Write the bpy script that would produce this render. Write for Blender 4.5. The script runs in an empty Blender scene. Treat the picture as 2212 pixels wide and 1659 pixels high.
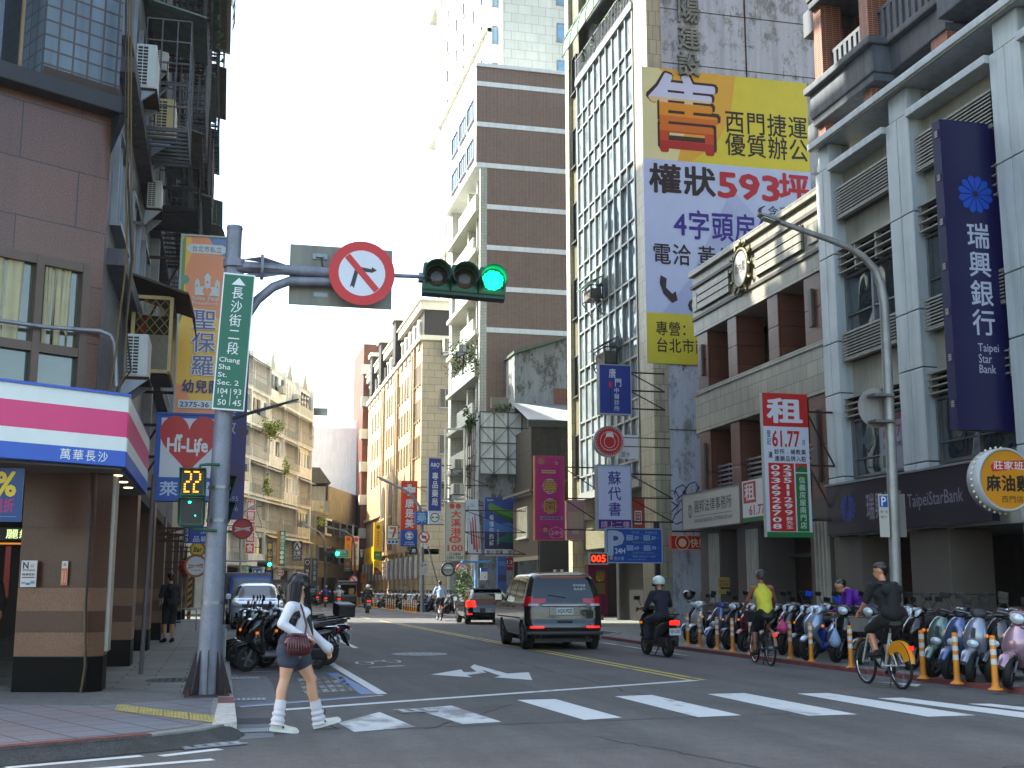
import bpy, bmesh, math, random
from mathutils import Matrix, Vector
random.seed(7)
SC = bpy.context.scene
COL = SC.collection
R = math.radians
# ------------------------------------------------------------------ camera
F, CX, CY, H = 2592., 1106., 829.5, 1.42          # focal length and centre on a 2212 x 1659 grid; eye height
PIT = math.atan((1273. - CY) / F)
YAW = math.atan((CX - 475.) * math.cos(PIT) / F)
cam_d = bpy.data.cameras.new('camera')
cam = bpy.data.objects.new('camera', cam_d); COL.objects.link(cam)
cam.location = (0, 0, H); cam.rotation_euler = (math.pi/2 + PIT, 0, -YAW)
cam_d.sensor_width = 36; cam_d.lens = 36 * F / 2212.; cam_d.clip_end = 3000; cam_d.clip_start = .1
SC.camera = cam
# ------------------------------------------------------------------ sky, sun, exposure
SUN_EL, SUN_AZ = 42., -60.        # azimuth from +Y (down the street), negative = left
w = bpy.data.worlds.new('World'); SC.world = w; w.use_nodes = True
nt = w.node_tree; nt.nodes.clear()
sky = nt.nodes.new('ShaderNodeTexSky'); sky.sky_type = 'NISHITA'; sky.sun_disc = False
sky.sun_elevation = R(SUN_EL); sky.sun_rotation = R(SUN_AZ); sky.air_density = 1.1; sky.dust_density = 2.; sky.ozone_density = .6
bg = nt.nodes.new('ShaderNodeBackground'); bg.inputs[1].default_value = .15
wo = nt.nodes.new('ShaderNodeOutputWorld')
nt.links.new(sky.outputs[0], bg.inputs[0]); nt.links.new(bg.outputs[0], wo.inputs[0])
sl = bpy.data.lights.new('sun', 'SUN'); sl.energy = 4.0; sl.angle = R(.55); sl.color = (1, .955, .89)
so = bpy.data.objects.new('sun', sl); COL.objects.link(so)
sd = Vector((math.sin(R(SUN_AZ))*math.cos(R(SUN_EL)), math.cos(R(SUN_AZ))*math.cos(R(SUN_EL)), math.sin(R(SUN_EL))))
so.rotation_euler = sd.to_track_quat('Z', 'Y').to_euler(); so.location = (-60, 40, 90)
SC.view_settings.view_transform = 'Standard'; SC.view_settings.look = 'None'
SC.view_settings.use_white_balance = True; SC.view_settings.white_balance_temperature = 6700; SC.view_settings.white_balance_tint = 4
SC.view_settings.exposure = 2.1; SC.view_settings.gamma = 1
SC.render.engine = 'CYCLES'
try:
    SC.cycles.max_bounces = 8; SC.cycles.diffuse_bounces = 4; SC.cycles.glossy_bounces = 3
    SC.cycles.transparent_max_bounces = 8; SC.cycles.use_denoising = True; SC.cycles.caustics_reflective = False; SC.cycles.caustics_refractive = False
    SC.cycles.sample_clamp_indirect = 6
except Exception: pass
# ------------------------------------------------------------------ from a point of the photo to a place
_sp, _cp, _ss, _cs = math.sin(PIT), math.cos(PIT), math.sin(YAW), math.cos(YAW)
_Fw = Vector((_ss*_cp, _cs*_cp, _sp)); _R = Vector((_cs, -_ss, 0)); _U = Vector((-_ss*_sp, -_cs*_sp, _cp))
def ray(x, y): return _Fw + _R*((x-CX)/F) + _U*((CY-y)/F)
def at_z(x, y, z=0.): d = ray(x, y); t = (z-H)/d.z; return Vector((d.x*t, d.y*t, z))
def at_x(x, y, X): d = ray(x, y); t = X/d.x; return Vector((X, d.y*t, H+d.z*t))
def at_y(x, y, Y): d = ray(x, y); t = Y/d.y; return Vector((d.x*t, Y, H+d.z*t))
def at_pl(x, y, p, n): d = ray(x, y); o = Vector((0, 0, H)); n = Vector(n); t = (Vector(p)-o).dot(n)/d.dot(n); return o+d*t
# ------------------------------------------------------------------ materials
def lin(c):
    if isinstance(c, str):
        c = c.lstrip('#'); c = [int(c[i:i+2], 16)/255 for i in (0, 2, 4)]
        return tuple(1.05*(v/12.92 if v <= .04045 else ((v+.055)/1.055)**2.4)**1.22 for v in c)   # steeper curve adds contrast and saturation to every hex colour
    return tuple(c)
_mc = {}
def _base(name, rough, metal):
    m = bpy.data.materials.new(name); m.use_nodes = True
    t = m.node_tree; b = t.nodes['Principled BSDF']
    b.inputs['Roughness'].default_value = rough; b.inputs['Metallic'].default_value = metal
    return m, t, b
def _noise(t, scale, detail=4, coord='Object', stretch=None, rough=.6):
    tc = t.nodes.new('ShaderNodeTexCoord'); n = t.nodes.new('ShaderNodeTexNoise')
    n.inputs['Scale'].default_value = scale; n.inputs['Detail'].default_value = detail; n.inputs['Roughness'].default_value = rough
    if stretch:
        mp = t.nodes.new('ShaderNodeMapping'); mp.inputs['Scale'].default_value = stretch
        t.links.new(tc.outputs[coord], mp.inputs[0]); t.links.new(mp.outputs[0], n.inputs[0])
    else: t.links.new(tc.outputs[coord], n.inputs[0])
    return n.outputs['Fac']
def _ramp(t, fac, stops):
    r = t.nodes.new('ShaderNodeValToRGB'); e = r.color_ramp.elements
    while len(e) < len(stops): e.new(.5)
    for i, (p, c) in enumerate(stops):
        e[i].position = p; e[i].color = (c[0], c[1], c[2], 1) if not isinstance(c, float) else (c, c, c, 1)
    t.links.new(fac, r.inputs[0]); return r.outputs[0]
def _mul(t, a, b, fac=1., mode='MULTIPLY'):
    m = t.nodes.new('ShaderNodeMix'); m.data_type = 'RGBA'; m.blend_type = mode
    if isinstance(fac, float): m.inputs[0].default_value = fac
    else: t.links.new(fac, m.inputs[0])
    for s, i in ((a, 6), (b, 7)):
        if isinstance(s, tuple): m.inputs[i].default_value = (*s[:3], 1)
        else: t.links.new(s, m.inputs[i])
    return m.outputs[2]
def _bump(t, b, h, st=.2, d=.01):
    n = t.nodes.new('ShaderNodeBump'); n.inputs['Strength'].default_value = st; n.inputs['Distance'].default_value = d
    t.links.new(h, n.inputs['Height']); t.links.new(n.outputs[0], b.inputs['Normal'])
def mt(c, rough=.55, metal=0., var=.12, scale=3., streak=0., speck=0., coat=0., bump=0., spec=None):
    """a plain surface: colour with slow mottling, optional rain streaks, specks and bump"""
    k = ('m', c, rough, metal, var, scale, streak, speck, coat, bump, spec)
    if k in _mc: return _mc[k]
    m, t, b = _base('surface', rough, metal); c = lin(c)
    f = _noise(t, scale)
    o = _mul(t, tuple(c), _ramp(t, f, [(.3, 1.-var), (.7, 1.+var)]))
    if streak:
        s = _noise(t, 1., 5, 'Object', (5., 5., .35))
        o = _mul(t, o, _ramp(t, s, [(.42, 1.), (.68, 1.-streak)]))
    if speck:
        s = _noise(t, 60., 3, rough=.8); o = _mul(t, o, _ramp(t, s, [(.35, 1.-speck), (.65, 1.+speck)]))
        if rough > .3:
            pass
    t.links.new(o, b.inputs['Base Color'])
    if bump: _bump(t, b, _noise(t, 60., 3), bump)
    if coat: b.inputs['Coat Weight'].default_value = coat; b.inputs['Coat Roughness'].default_value = .05
    if spec is not None: b.inputs['Specular IOR Level'].default_value = spec
    _mc[k] = m; return m
def tile(c1, c2, mortar, bw=.24, bh=.08, gap=.06, rough=.45, off=.5, var=.12, streak=.25, bump=.15, speck=0.):
    """tiles, bricks, stone panels: brick texture in metres on the mesh's own UVs, with rain streaks"""
    k = ('t', c1, c2, mortar, bw, bh, gap, rough, off, var, streak, bump, speck)
    if k in _mc: return _mc[k]
    m, t, b = _base('tiles', rough, 0)
    uv = t.nodes.new('ShaderNodeUVMap'); br = t.nodes.new('ShaderNodeTexBrick')
    br.offset = off; br.inputs['Scale'].default_value = 1.
    br.inputs['Brick Width'].default_value = bw; br.inputs['Row Height'].default_value = bh
    br.inputs['Mortar Size'].default_value = gap*min(bw, bh); br.inputs['Mortar Smooth'].default_value = .2
    for n, c in (('Color1', c1), ('Color2', c2), ('Mortar', mortar)): br.inputs[n].default_value = (*lin(c), 1)
    t.links.new(uv.outputs[0], br.inputs['Vector'])
    o = br.outputs['Color']
    o = _mul(t, o, _ramp(t, _noise(t, .7, 5), [(.3, 1.-var), (.7, 1.+var)]))
    if streak: o = _mul(t, o, _ramp(t, _noise(t, 1., 5, 'Object', (4., 4., .25)), [(.45, 1.), (.7, 1.-streak)]))
    if speck: o = _mul(t, o, _ramp(t, _noise(t, 45., 3, rough=.8), [(.35, 1.-speck), (.65, 1.+speck)]))
    t.links.new(o, b.inputs['Base Color'])
    if bump:
        iv = t.nodes.new('ShaderNodeMath'); iv.operation = 'SUBTRACT'; iv.inputs[0].default_value = 1.
        t.links.new(br.outputs['Fac'], iv.inputs[1]); _bump(t, b, iv.outputs[0], bump, .01)
    _mc[k] = m; return m
def glow(c, s=3.):
    k = ('g', c, s)
    if k in _mc: return _mc[k]
    m, t, b = _base('lit', .4, 0); c = lin(c)
    b.inputs['Base Color'].default_value = (*c, 1); b.inputs['Emission Color'].default_value = (*c, 1); b.inputs['Emission Strength'].default_value = s
    _mc[k] = m; return m
def glass(c='#1a2226', rough=.04, var=.2, wob=.0, spec=.8):
    """window glass with a dark room behind: a glossy dark pane, slightly uneven"""
    k = ('w', c, rough, var, wob, spec)
    if k in _mc: return _mc[k]
    m, t, b = _base('glass', rough, 0); c = lin(c)
    t.links.new(_mul(t, tuple(c), _ramp(t, _noise(t, 1.3), [(.3, 1.-var), (.7, 1.+var)])), b.inputs['Base Color'])
    b.inputs['Specular IOR Level'].default_value = spec; b.inputs['IOR'].default_value = 1.6
    if wob: _bump(t, b, _noise(t, 1.1, 1), wob, .25)
    _mc[k] = m; return m
def weathered(base, pale, rust, moss=None, k=1.):
    """bare concrete wall with peeling white paint, rust and moss patches that have a shape of their own"""
    m, t, b = _base('weathered wall', .9, 0)
    o = _mul(t, tuple(lin(base)), _ramp(t, _noise(t, 2.5*k, 8, rough=.7), [(.3, .75), (.7, 1.2)]))
    o = _mul(t, o, tuple(lin(pale)), _ramp(t, _noise(t, 1.3*k, 12, 'Object', (1, 1, .55), .78), [(.42, 0.), (.5, .8)]), 'MIX')
    o = _mul(t, o, tuple(lin(rust)), _ramp(t, _noise(t, 1.9*k, 12, 'Object', (1.2, 1.2, .45), .8), [(.57, 0.), (.62, .8)]), 'MIX')
    if moss: o = _mul(t, o, tuple(lin(moss)), _ramp(t, _noise(t, 1.1*k, 10, 'Object', (1, 1, 1.4), .78), [(.6, 0.), (.66, .75)]), 'MIX')
    o = _mul(t, o, _ramp(t, _noise(t, 1., 6, 'Object', (4, 4, .15)), [(.4, 1.), (.75, .7)]))
    t.links.new(o, b.inputs['Base Color']); _bump(t, b, _noise(t, 9., 5), .3, .03)
    return m
# ------------------------------------------------------------------ mesh building
class MB:
    def __init__(s): s.v = []; s.f = []; s.m = []; s.sm = []; s.mats = []; s.T = None
    def mi(s, m):
        if m not in s.mats: s.mats.append(m)
        return s.mats.index(m)
    def add(s, vs, fs, m, smooth=False):
        o = len(s.v); k = s.mi(m); T = s.T
        s.v += [tuple(T @ Vector(p)) if T is not None else tuple(p) for p in vs]
        for f in fs: s.f.append([i+o for i in f]); s.m.append(k); s.sm.append(smooth)
        return s
    def box(s, x0, x1, y0, y1, z0, z1, m, skip=''):
        if x0 > x1: x0, x1 = x1, x0
        if y0 > y1: y0, y1 = y1, y0
        if z0 > z1: z0, z1 = z1, z0
        v = [(x, y, z) for z in (z0, z1) for y in (y0, y1) for x in (x0, x1)]
        f = [(0, 2, 3, 1), (4, 5, 7, 6), (0, 1, 5, 4), (2, 6, 7, 3), (0, 4, 6, 2), (1, 3, 7, 5)]
        return s.add(v, f, m)
    def rbox(s, x0, x1, y0, y1, z0, z1, m, b=.01):
        """box with chamfered edges"""
        bm = bmesh.new(); bmesh.ops.create_cube(bm, size=1)
        for v in bm.verts: v.co = Vector(((x0+x1)/2+v.co.x*abs(x1-x0), (y0+y1)/2+v.co.y*abs(y1-y0), (z0+z1)/2+v.co.z*abs(z1-z0)))
        bmesh.ops.bevel(bm, geom=list(bm.edges), offset=min(b, .45*min(abs(x1-x0), abs(y1-y0), abs(z1-z0))), segments=2, affect='EDGES', profile=.6)
        bm.normal_update()
        s.add([v.co.copy() for v in bm.verts], [[v.index for v in f.verts] for f in bm.faces], m, False); bm.free(); return s
    def quad(s, a, b, c, d, m): return s.add([a, b, c, d], [(0, 1, 2, 3)], m)
    def poly(s, pts, m): return s.add(pts, [list(range(len(pts)))], m)
    def prism(s, pts, d, m):
        """polygon (3-D points) pushed along d"""
        d = Vector(d); n = len(pts); a = [Vector(p) for p in pts]; nn = Vector((0, 0, 0))
        for i in range(n): nn += a[i].cross(a[(i+1) % n])
        if nn.dot(d) > 0: a.reverse()
        v = a+[p+d for p in a]
        return s.add(v, [list(range(n)), list(range(2*n-1, n-1, -1))]+[(i, i+n, (i+1) % n+n, (i+1) % n)[::1] for i in range(n)], m)
    def rings(s, rs, m, caps=(True, True), smooth=True, closed=True):
        n = len(rs[0]); v = [p for r in rs for p in r]; f = []
        for i in range(len(rs)-1):
            for j in range(n if closed else n-1):
                k = (j+1) % n; f.append((i*n+j, i*n+k, (i+1)*n+k, (i+1)*n+j))
        s.add(v, f, m, smooth)
        if caps[0]: s.add(rs[0], [list(range(n))[::-1]], m)
        if caps[1]: s.add(rs[-1], [list(range(n))], m)
        return s
    def tube(s, pts, r, m, n=8, caps=True, smooth=True, closed=False):
        pts = [Vector(p) for p in pts]; L = len(pts); rr = r if isinstance(r, (list, tuple)) else [r]*L
        t0 = (pts[1]-pts[0]).normalized(); a = t0.orthogonal().normalized(); rs = []
        for i, p in enumerate(pts):
            if closed: t = (pts[(i+1) % L]-pts[i-1]).normalized()
            else: t = (pts[min(i+1, L-1)]-pts[max(i-1, 0)]).normalized()
            a = (a-t*a.dot(t)).normalized(); b = t.cross(a)
            rs.append([p+(a*math.cos(2*math.pi*j/n)+b*math.sin(2*math.pi*j/n))*rr[i] for j in range(n)])
        if closed: rs.append(rs[0]); caps = False
        return s.rings(rs, m, (caps, caps), smooth)
    def bar(s, p, q, w, m, h=None):
        """square bar between two points"""
        p = Vector(p); q = Vector(q); t = (q-p).normalized(); u = Vector((0, 0, 1)) if abs(t.z) < .9 else Vector((0, 1, 0))
        a = t.cross(u).normalized(); b = a.cross(t); w /= 2; h = (h/2 if h else w)
        rs = [[c+a*w*i+b*h*j for i, j in ((-1, -1), (1, -1), (1, 1), (-1, 1))] for c in (p, q)]
        return s.rings(rs, m, smooth=False)
    def lathe(s, prof, m, n=16, c=(0, 0, 0), ax='z', smooth=True, caps=(True, True), sc=(1, 1)):
        rs = []
        for r, h in prof:
            ring = []
            for j in range(n):
                u, v = r*math.cos(2*math.pi*j/n)*sc[0], r*math.sin(2*math.pi*j/n)*sc[1]
                ring.append(Vector(c)+Vector({'z': (u, v, h), 'y': (u, h, -v), 'x': (h, u, v)}[ax]))
            rs.append(ring)
        return s.rings(rs, m, caps, smooth)
    def ball(s, c, r, m, n=12, k=8):
        r = (r, r, r) if not isinstance(r, (tuple, list)) else r; c = Vector(c)
        rs = [[c+Vector((r[0]*math.sin(a)*math.cos(2*math.pi*j/n), r[1]*math.sin(a)*math.sin(2*math.pi*j/n), -r[2]*math.cos(a))) for j in range(n)] for a in [math.pi*(.03+.94*i/k) for i in range(k+1)]]
        return s.rings(rs, m)
    def text(s, body, rect, m, y=0., bold=0., em=False, italic=0.):
        """flat lettering fitted into rect (x0,z0,x1,z1) of the plane y, facing -y"""
        vs, fs = glyph(body, 0., italic)
        if not vs: return s
        x0, z0, x1, z1 = rect
        if em: bx0, bz0, bx1, bz1 = 0., -.12, max(len(body)*1., .01), .88
        else:
            bx0 = min(v[0] for v in vs); bx1 = max(v[0] for v in vs); bz0 = min(v[1] for v in vs); bz1 = max(v[1] for v in vs)
        kx = (x1-x0)/max(bx1-bx0, 1e-4); kz = (z1-z0)/max(bz1-bz0, 1e-4)
        offs = [(0., 0.)]
        if bold:
            n = 8 if bold > .03 else 5
            offs += [(bold*.62*math.cos(2*math.pi*i/n+.2), bold*.62*math.sin(2*math.pi*i/n+.2)) for i in range(n)]
        for i, (ou, ov) in enumerate(offs): s.add([(x0+(v[0]-bx0+ou)*kx, y-.0001*i, z0+(v[1]-bz0+ov)*kz) for v in vs], fs, m)
        return s
    def build(s, name, parent=None, loc=None, mods=None):
        me = bpy.data.meshes.new(name); me.from_pydata(s.v, [], s.f)
        for m in s.mats: me.materials.append(m)
        me.polygons.foreach_set('material_index', s.m); me.polygons.foreach_set('use_smooth', s.sm)
        uv = me.uv_layers.new(name='UVMap'); d = uv.data; vs = me.vertices
        arr = [0.]*(2*len(me.loops)); loops = me.loops
        for p in me.polygons:
            n = p.normal; ax, ay, az = abs(n.x), abs(n.y), abs(n.z)
            for li in p.loop_indices:
                c = vs[loops[li].vertex_index].co
                if az > .75: arr[2*li], arr[2*li+1] = c.x, c.y
                elif ax > ay: arr[2*li], arr[2*li+1] = c.y, c.z
                else: arr[2*li], arr[2*li+1] = c.x, c.z
        d.foreach_set('uv', arr)
        o = bpy.data.objects.new(name, me); COL.objects.link(o)
        if parent is not None: o.parent = parent
        if loc is not None: o.location = loc
        if mods:
            for k in mods: o.modifiers.new(k[0], k[1])
        return o
_gl = {}
def glyph(body, bold=0., italic=0.):
    k = (body, bold, italic)
    if k in _gl: return _gl[k]
    cu = bpy.data.curves.new('lettering', 'FONT'); cu.body = body; cu.size = 1.; cu.offset = bold; cu.shear = italic; cu.resolution_u = 2; cu.fill_mode = 'FRONT'
    o = bpy.data.objects.new('lettering', cu); me = bpy.data.meshes.new_from_object(o)
    vs = [tuple(v.co) for v in me.vertices]; fs = [tuple(p.vertices) for p in me.polygons]
    fs = [f for f in fs]
    bpy.data.objects.remove(o); bpy.data.curves.remove(cu); bpy.data.meshes.remove(me)
    _gl[k] = (vs, fs); return _gl[k]
# ------------------------------------------------------------------ things
def tag(o, label=None, cat=None, group=None, kind=None):
    if label: o['label'] = label
    if cat: o['category'] = cat
    if group: o['group'] = group
    if kind: o['kind'] = kind
    return o
def thing(name, label, cat, loc=(0, 0, 0), rz=0., group=None):
    o = bpy.data.objects.new(name, None); COL.objects.link(o); o.empty_display_size = .2
    o.location = loc; o.rotation_euler = (0, 0, rz); return tag(o, label, cat, group)
def copy_tree(o, parent=None):
    c = o.copy(); COL.objects.link(c); c.parent = parent
    for ch in list(o.children): copy_tree(ch, c)
    return c
def TM(loc=(0, 0, 0), rz=0., rx=0., ry=0., s=1.):
    return Matrix.Translation(Vector(loc)) @ Matrix.Rotation(rz, 4, 'Z') @ Matrix.Rotation(ry, 4, 'Y') @ Matrix.Rotation(rx, 4, 'X') @ Matrix.Scale(s, 4)
def arc(c, r, a0, a1, n, plane='xz'):
    out = []
    for i in range(n+1):
        a = R(a0+(a1-a0)*i/n); u, v = r*math.cos(a), r*math.sin(a)
        out.append(Vector(c)+Vector({'xz': (u, 0, v), 'yz': (0, u, v), 'xy': (u, v, 0)}[plane]))
    return out
def leaves(mb, c, r, n, s, mats, droop=0.):
    """many small leaf faces through a volume of uneven clumps"""
    c = Vector(c); cl = [(Vector((random.uniform(-1, 1)*r[0], random.uniform(-1, 1)*r[1], random.uniform(-1, 1)*r[2]))*.75, random.uniform(.25, .6)) for _ in range(max(4, n//60))]
    for _ in range(n):
        o, k = random.choice(cl)
        p = c+o+Vector((random.gauss(0, .5)*r[0]*k, random.gauss(0, .5)*r[1]*k, random.gauss(0, .5)*r[2]*k-droop*random.random()))
        a = Vector((random.gauss(0, 1), random.gauss(0, 1), random.gauss(0, .7))).normalized(); b = a.orthogonal().normalized(); l = s*random.uniform(.6, 1.4)
        mb.add([p, p+a*l*.5+b*l*.25, p+a*l, p+a*l*.5-b*l*.25], [(0, 1, 2, 3)], random.choice(mats))
# ------------------------------------------------------------------ common colours
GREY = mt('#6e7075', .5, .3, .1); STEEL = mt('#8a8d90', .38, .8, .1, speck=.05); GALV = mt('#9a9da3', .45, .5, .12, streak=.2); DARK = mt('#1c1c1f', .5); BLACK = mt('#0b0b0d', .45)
RUST = mt('#4a3024', .85, 0, .3); WHITE = mt('#dcdcd6', .5, streak=.1); PAPER = mt('#d8d6cd', .6); RUBBER = mt('#121213', .75, 0, .2, bump=.1)
GLASSD = glass('#141a1e'); GLASSB = glass('#223238', .05); CHROME = mt('#b8bcc0', .12, 1., .05)
LEAF = [mt('#3a5a1e', .6, 0, .25, spec=.3), mt('#2a4518', .6, 0, .25, spec=.3), mt('#56752a', .6, 0, .25, spec=.3)]
# ================================================================== ground
def asphalt():
    m, t, b = _base('asphalt', .82, 0)
    o = _mul(t, tuple(lin('#6a6866')), _ramp(t, _noise(t, .45, 8, rough=.7), [(.3, .7), (.7, 1.2)]))
    o = _mul(t, o, _ramp(t, _noise(t, 1., 5, 'Object', (1.6, .12, 1)), [(.35, 1.08), (.7, .8)]))
    o = _mul(t, o, _ramp(t, _noise(t, 48., 4, rough=.75), [(.3, .55), (.72, 1.6)]))
    o = _mul(t, o, _ramp(t, _noise(t, 7., 5), [(.35, .88), (.7, 1.12)]))
    o = _mul(t, o, _ramp(t, _noise(t, .22, 3, 'Object', (6., .25, 1)), [(.45, 1.), (.62, .84)]))
    t.links.new(o, b.inputs['Base Color']); _bump(t, b, _noise(t, 60., 4), .5, .02); return m
def paint(c, worn=.56):
    m, t, b = _base('road paint', .6, 0)
    k = _ramp(t, _noise(t, 1.7, 7, 'Object', (1, .6, 1), .62), [(worn-.02, 0.), (worn+.1, .9)])
    o = _mul(t, _mul(t, tuple(lin(c)), _ramp(t, _noise(t, 40., 4), [(.3, .85), (.7, 1.06)])), tuple(lin('#77787c')), k, 'MIX')
    t.links.new(o, b.inputs['Base Color']); _bump(t, b, _noise(t, 120., 2), .2, .01); return m
ASPH = asphalt(); PW = paint('#d3d6d4', .6); PWW = paint('#c9ccca', .47); PY = paint('#c8b653', .55); PB = paint('#4f7fb4', .52)
g = MB(); g.quad((-90, -28, 0), (120, -28, 0), (120, 232, 0), (-90, 232, 0), ASPH)
tag(g.build('road'), kind='structure')
mk = MB(); ZM = .004
def strip(a, b, wd, m, z=ZM):
    a = Vector((a[0], a[1], z)); b = Vector((b[0], b[1], z)); d = (b-a).normalized(); n = Vector((-d.y, d.x, 0))*wd/2
    mk.quad(a-n, b-n, b+n, a+n, m)
def gpoly(pts, m, z=ZM): mk.poly([at_z(x, y, z) for x, y in pts], m)
# zebra crossing: bars along the street
for q in ([(730, 1561), (820, 1538), (898, 1570), (765, 1581)], [(893, 1531), (975, 1524), (1083, 1559), (1000, 1564)], [(1117, 1512), (1200, 1510), (1343, 1550), (1262, 1555)], [(1328, 1504), (1408, 1501), (1602, 1545), (1508, 1549)], [(1528, 1499), (1608, 1497), (1852, 1543), (1748, 1546)], [(1722, 1498), (1790, 1497), (2108, 1545), (2004, 1548)], [(1895, 1508), (1950, 1507), (2330, 1553), (2250, 1556)], [(2090, 1520), (2140, 1520), (2520, 1560), (2450, 1563)]):
    gpoly(q, PWW if q[0][0] in (730, 893) else PW)
tag(mk.build('zebra_crossing'), kind='structure'); mk = MB()
strip((.72, 14.97), (7.38, 18.26), .17, PW)
for x in (7.3, 7.52): strip((x, 18.3), (x-.1, 52), .1, PY)
strip((7.2, 52), (7.2, 56), .1, PY); strip((7.2, 60), (7.2, 64), .1, PY); strip((5.2, 70.6), (10.6, 74.5), .3, PY); strip((.5, 73), (7, 77.6), .35, PW)  # far stop line's sunlit tint is put in as yellow paint
strip((2.22, 16.9), (2.14, 25.2), .15, PW); strip((2.04, 16.9), (1.92, 21.4), .2, PB); strip((.25, 15.62), (2.2, 16.8), .1, PB); strip((.3, 15.5), (2.2, 16.68), .06, PW); strip((.7, 20.95), (2.05, 21.35), .07, PB)
for i in range(9): strip((.55+.03*i, 21.9+i*.62), (1.75, 22.2+i*.62), .07, PWW)
strip((3.3, 30.1), (3.36, 37.2), .14, PW); strip((2.2, 30.1), (3.3, 30.9), .1, PWW)
# lettering of the parking bay, worn
for i in range(4):
    for j in range(6):
        for k in range(3):
            x = 1.2+.13*j+.02*i; y = 17.35+.75*i+.06*j+k*.2
            strip((x, y), (x+.1, y+.02), .08, PWW); strip((x+.02+.03*k, y-.08), (x+.02+.03*k, y+.1), .03, PWW)
# turn arrow, cycle lane mark, far arrow
for a in ([(931, 1457), (996, 1446), (1002, 1452), (1030, 1451), (1016, 1441), (1024, 1435), (1096, 1455), (1142, 1452), (1150, 1469), (1068, 1463), (1082, 1460), (1040, 1446), (1050, 1453), (1008, 1458), (1020, 1463)],):
    gpoly(a, PW)
gpoly([(655, 1364), (700, 1356), (690, 1350), (725, 1349), (735, 1356), (762, 1357), (745, 1361), (715, 1362)], PW)
gpoly([(1890, 1472), (1990, 1478), (1980, 1484), (1930, 1476)], PWW)
for a, b in (((2.75, 22.75), (3.45, 23.15)), ((2.7, 22.55), (3.42, 22.95))): strip(a, b, .09, PWW)
for cx, cy in ((2.8, 24.0), (3.4, 24.5)):
    pts = [(cx+.16*math.cos(t*.7), cy+.5*math.sin(t*.7)) for t in range(10)]
    for i in range(9): strip(pts[i], pts[i+1], .05, PWW)
strip((2.85, 24.1), (3.15, 24.7), .05, PWW); strip((3.15, 24.7), (3.35, 24.4), .05, PWW); strip((2.95, 24.4), (3.3, 24.5), .05, PWW)
strip((9.9, 25), (10.3, 38), .1, PWW)
for p, q in (((-1.62, 10.72), (-.6, 11.2)), ((-.44, 11.15), (.06, 11.5)), ((-1.0, 10.45), (0, 10.83))): strip(p, q, .12, PW)
tag(mk.build('road_markings'), kind='structure'); mk = MB()
CRK = mt('#2c2d31', .9, 0, .2)
def crack(a, b, n=14, j=.05, wd=.024):
    p = [Vector((a[0]+(b[0]-a[0])*i/n+random.uniform(-j, j), a[1]+(b[1]-a[1])*i/n+random.uniform(-j, j))) for i in range(n+1)]
    for i in range(n): strip(p[i], p[i+1], wd*random.uniform(.5, 1.3), CRK, .003)
crack((3.6, 11.7), (4.5, 8.6), 26, .04, .018); crack((1.4, 12.7), (14, 13.9), 40, .03); crack((8.2, 16.4), (12, 16.1), 20); crack((3.6, 15), (2.1, 12.6), 12); crack((4.5, 8.6), (9, 9.2), 30, .06); crack((6, 30), (5.6, 15), 30, .07); crack((1.4, 21.5), (1.2, 12.9), 22, .05)
PATCH = mt('#7d7e80', .9, 0, .2, 8., speck=.25); PATCHD = mt('#4c4d52', .9, 0, .2, 8., speck=.3)
gpoly([(508, 1505), (500, 1458), (576, 1461), (590, 1480), (600, 1525), (505, 1527)], PATCH, .0025); gpoly([(500, 1552), (585, 1550), (586, 1562), (500, 1566)], PATCHD, .0025); gpoly([(497, 1566), (590, 1563), (592, 1592), (520, 1597)], PATCH, .0026)
tag(mk.build('road_cracks'), kind='structure'); mk = MB()
# ------------------------------------------------------------------ pavements
KERB = mt('#8d8c88', .85, 0, .2, 6, speck=.25); KRED = mt('#7d4a46', .8, 0, .25, 7, speck=.3); KWHITE = mt('#c4c0b8', .8, 0, .2, 9, speck=.3)
PAVE = tile('#85867f', '#777872', '#53545a', .9, .45, .035, .85, .5, .15, 0, .25, .12); CHECK = tile('#867b7c', '#7c8186', '#57534f', .42, .42, .03, .85, 0, .12, 0, .2, .12)
GRAV = mt('#6d6c6a', .95, 0, .2, 5, speck=.6)
def plat(name, pts, h, m):
    b = MB(); b.prism([(x, y, -.02) for x, y in pts], (0, 0, h+.02), m); return tag(b.build(name), kind='structure')
LK = [(.2, 58.), (.2, 14.), (.16, 12.6), (-.08, 12.14), (-.55, 11.72), (-1.75, 11.05), (-8, 7.6), (-14, 4.3), (-14, 58)]
plat('pavement', LK, .12, KERB)
s = MB(); s.poly([(x, y, .124) for x, y in [(-.02, 58), (-.02, 15.9), (-1.4, 17.4), (-6, 17), (-6, 58)]], PAVE); tag(s.build('pavement_slabs'), kind='structure')
s = MB(); T = Matrix.Rotation(-R(27), 4, 'Z')
s.poly([T @ Vector((x, y, .124)) for x, y in [(-.04, 15.4), (-.04, 12.75), (-.2, 12.32), (-.65, 11.86), (-1.8, 11.2), (-8, 7.8), (-13, 5.1), (-13, 9), (-2.7, 15.2), (-1.3, 14.7)]], CHECK)
o = s.build('pavement_tiles'); o.rotation_euler = (0, 0, R(27)); tag(o, kind='structure')
s = MB(); s.poly([(x, y, .122) for x, y in [(-.03, 16.2), (-.03, 15.), (-1.3, 14.7), (-13, 8.9), (-13, 18), (-1.2, 17.6)]], GRAV); tag(s.build('pavement_concrete'), kind='structure')
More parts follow.
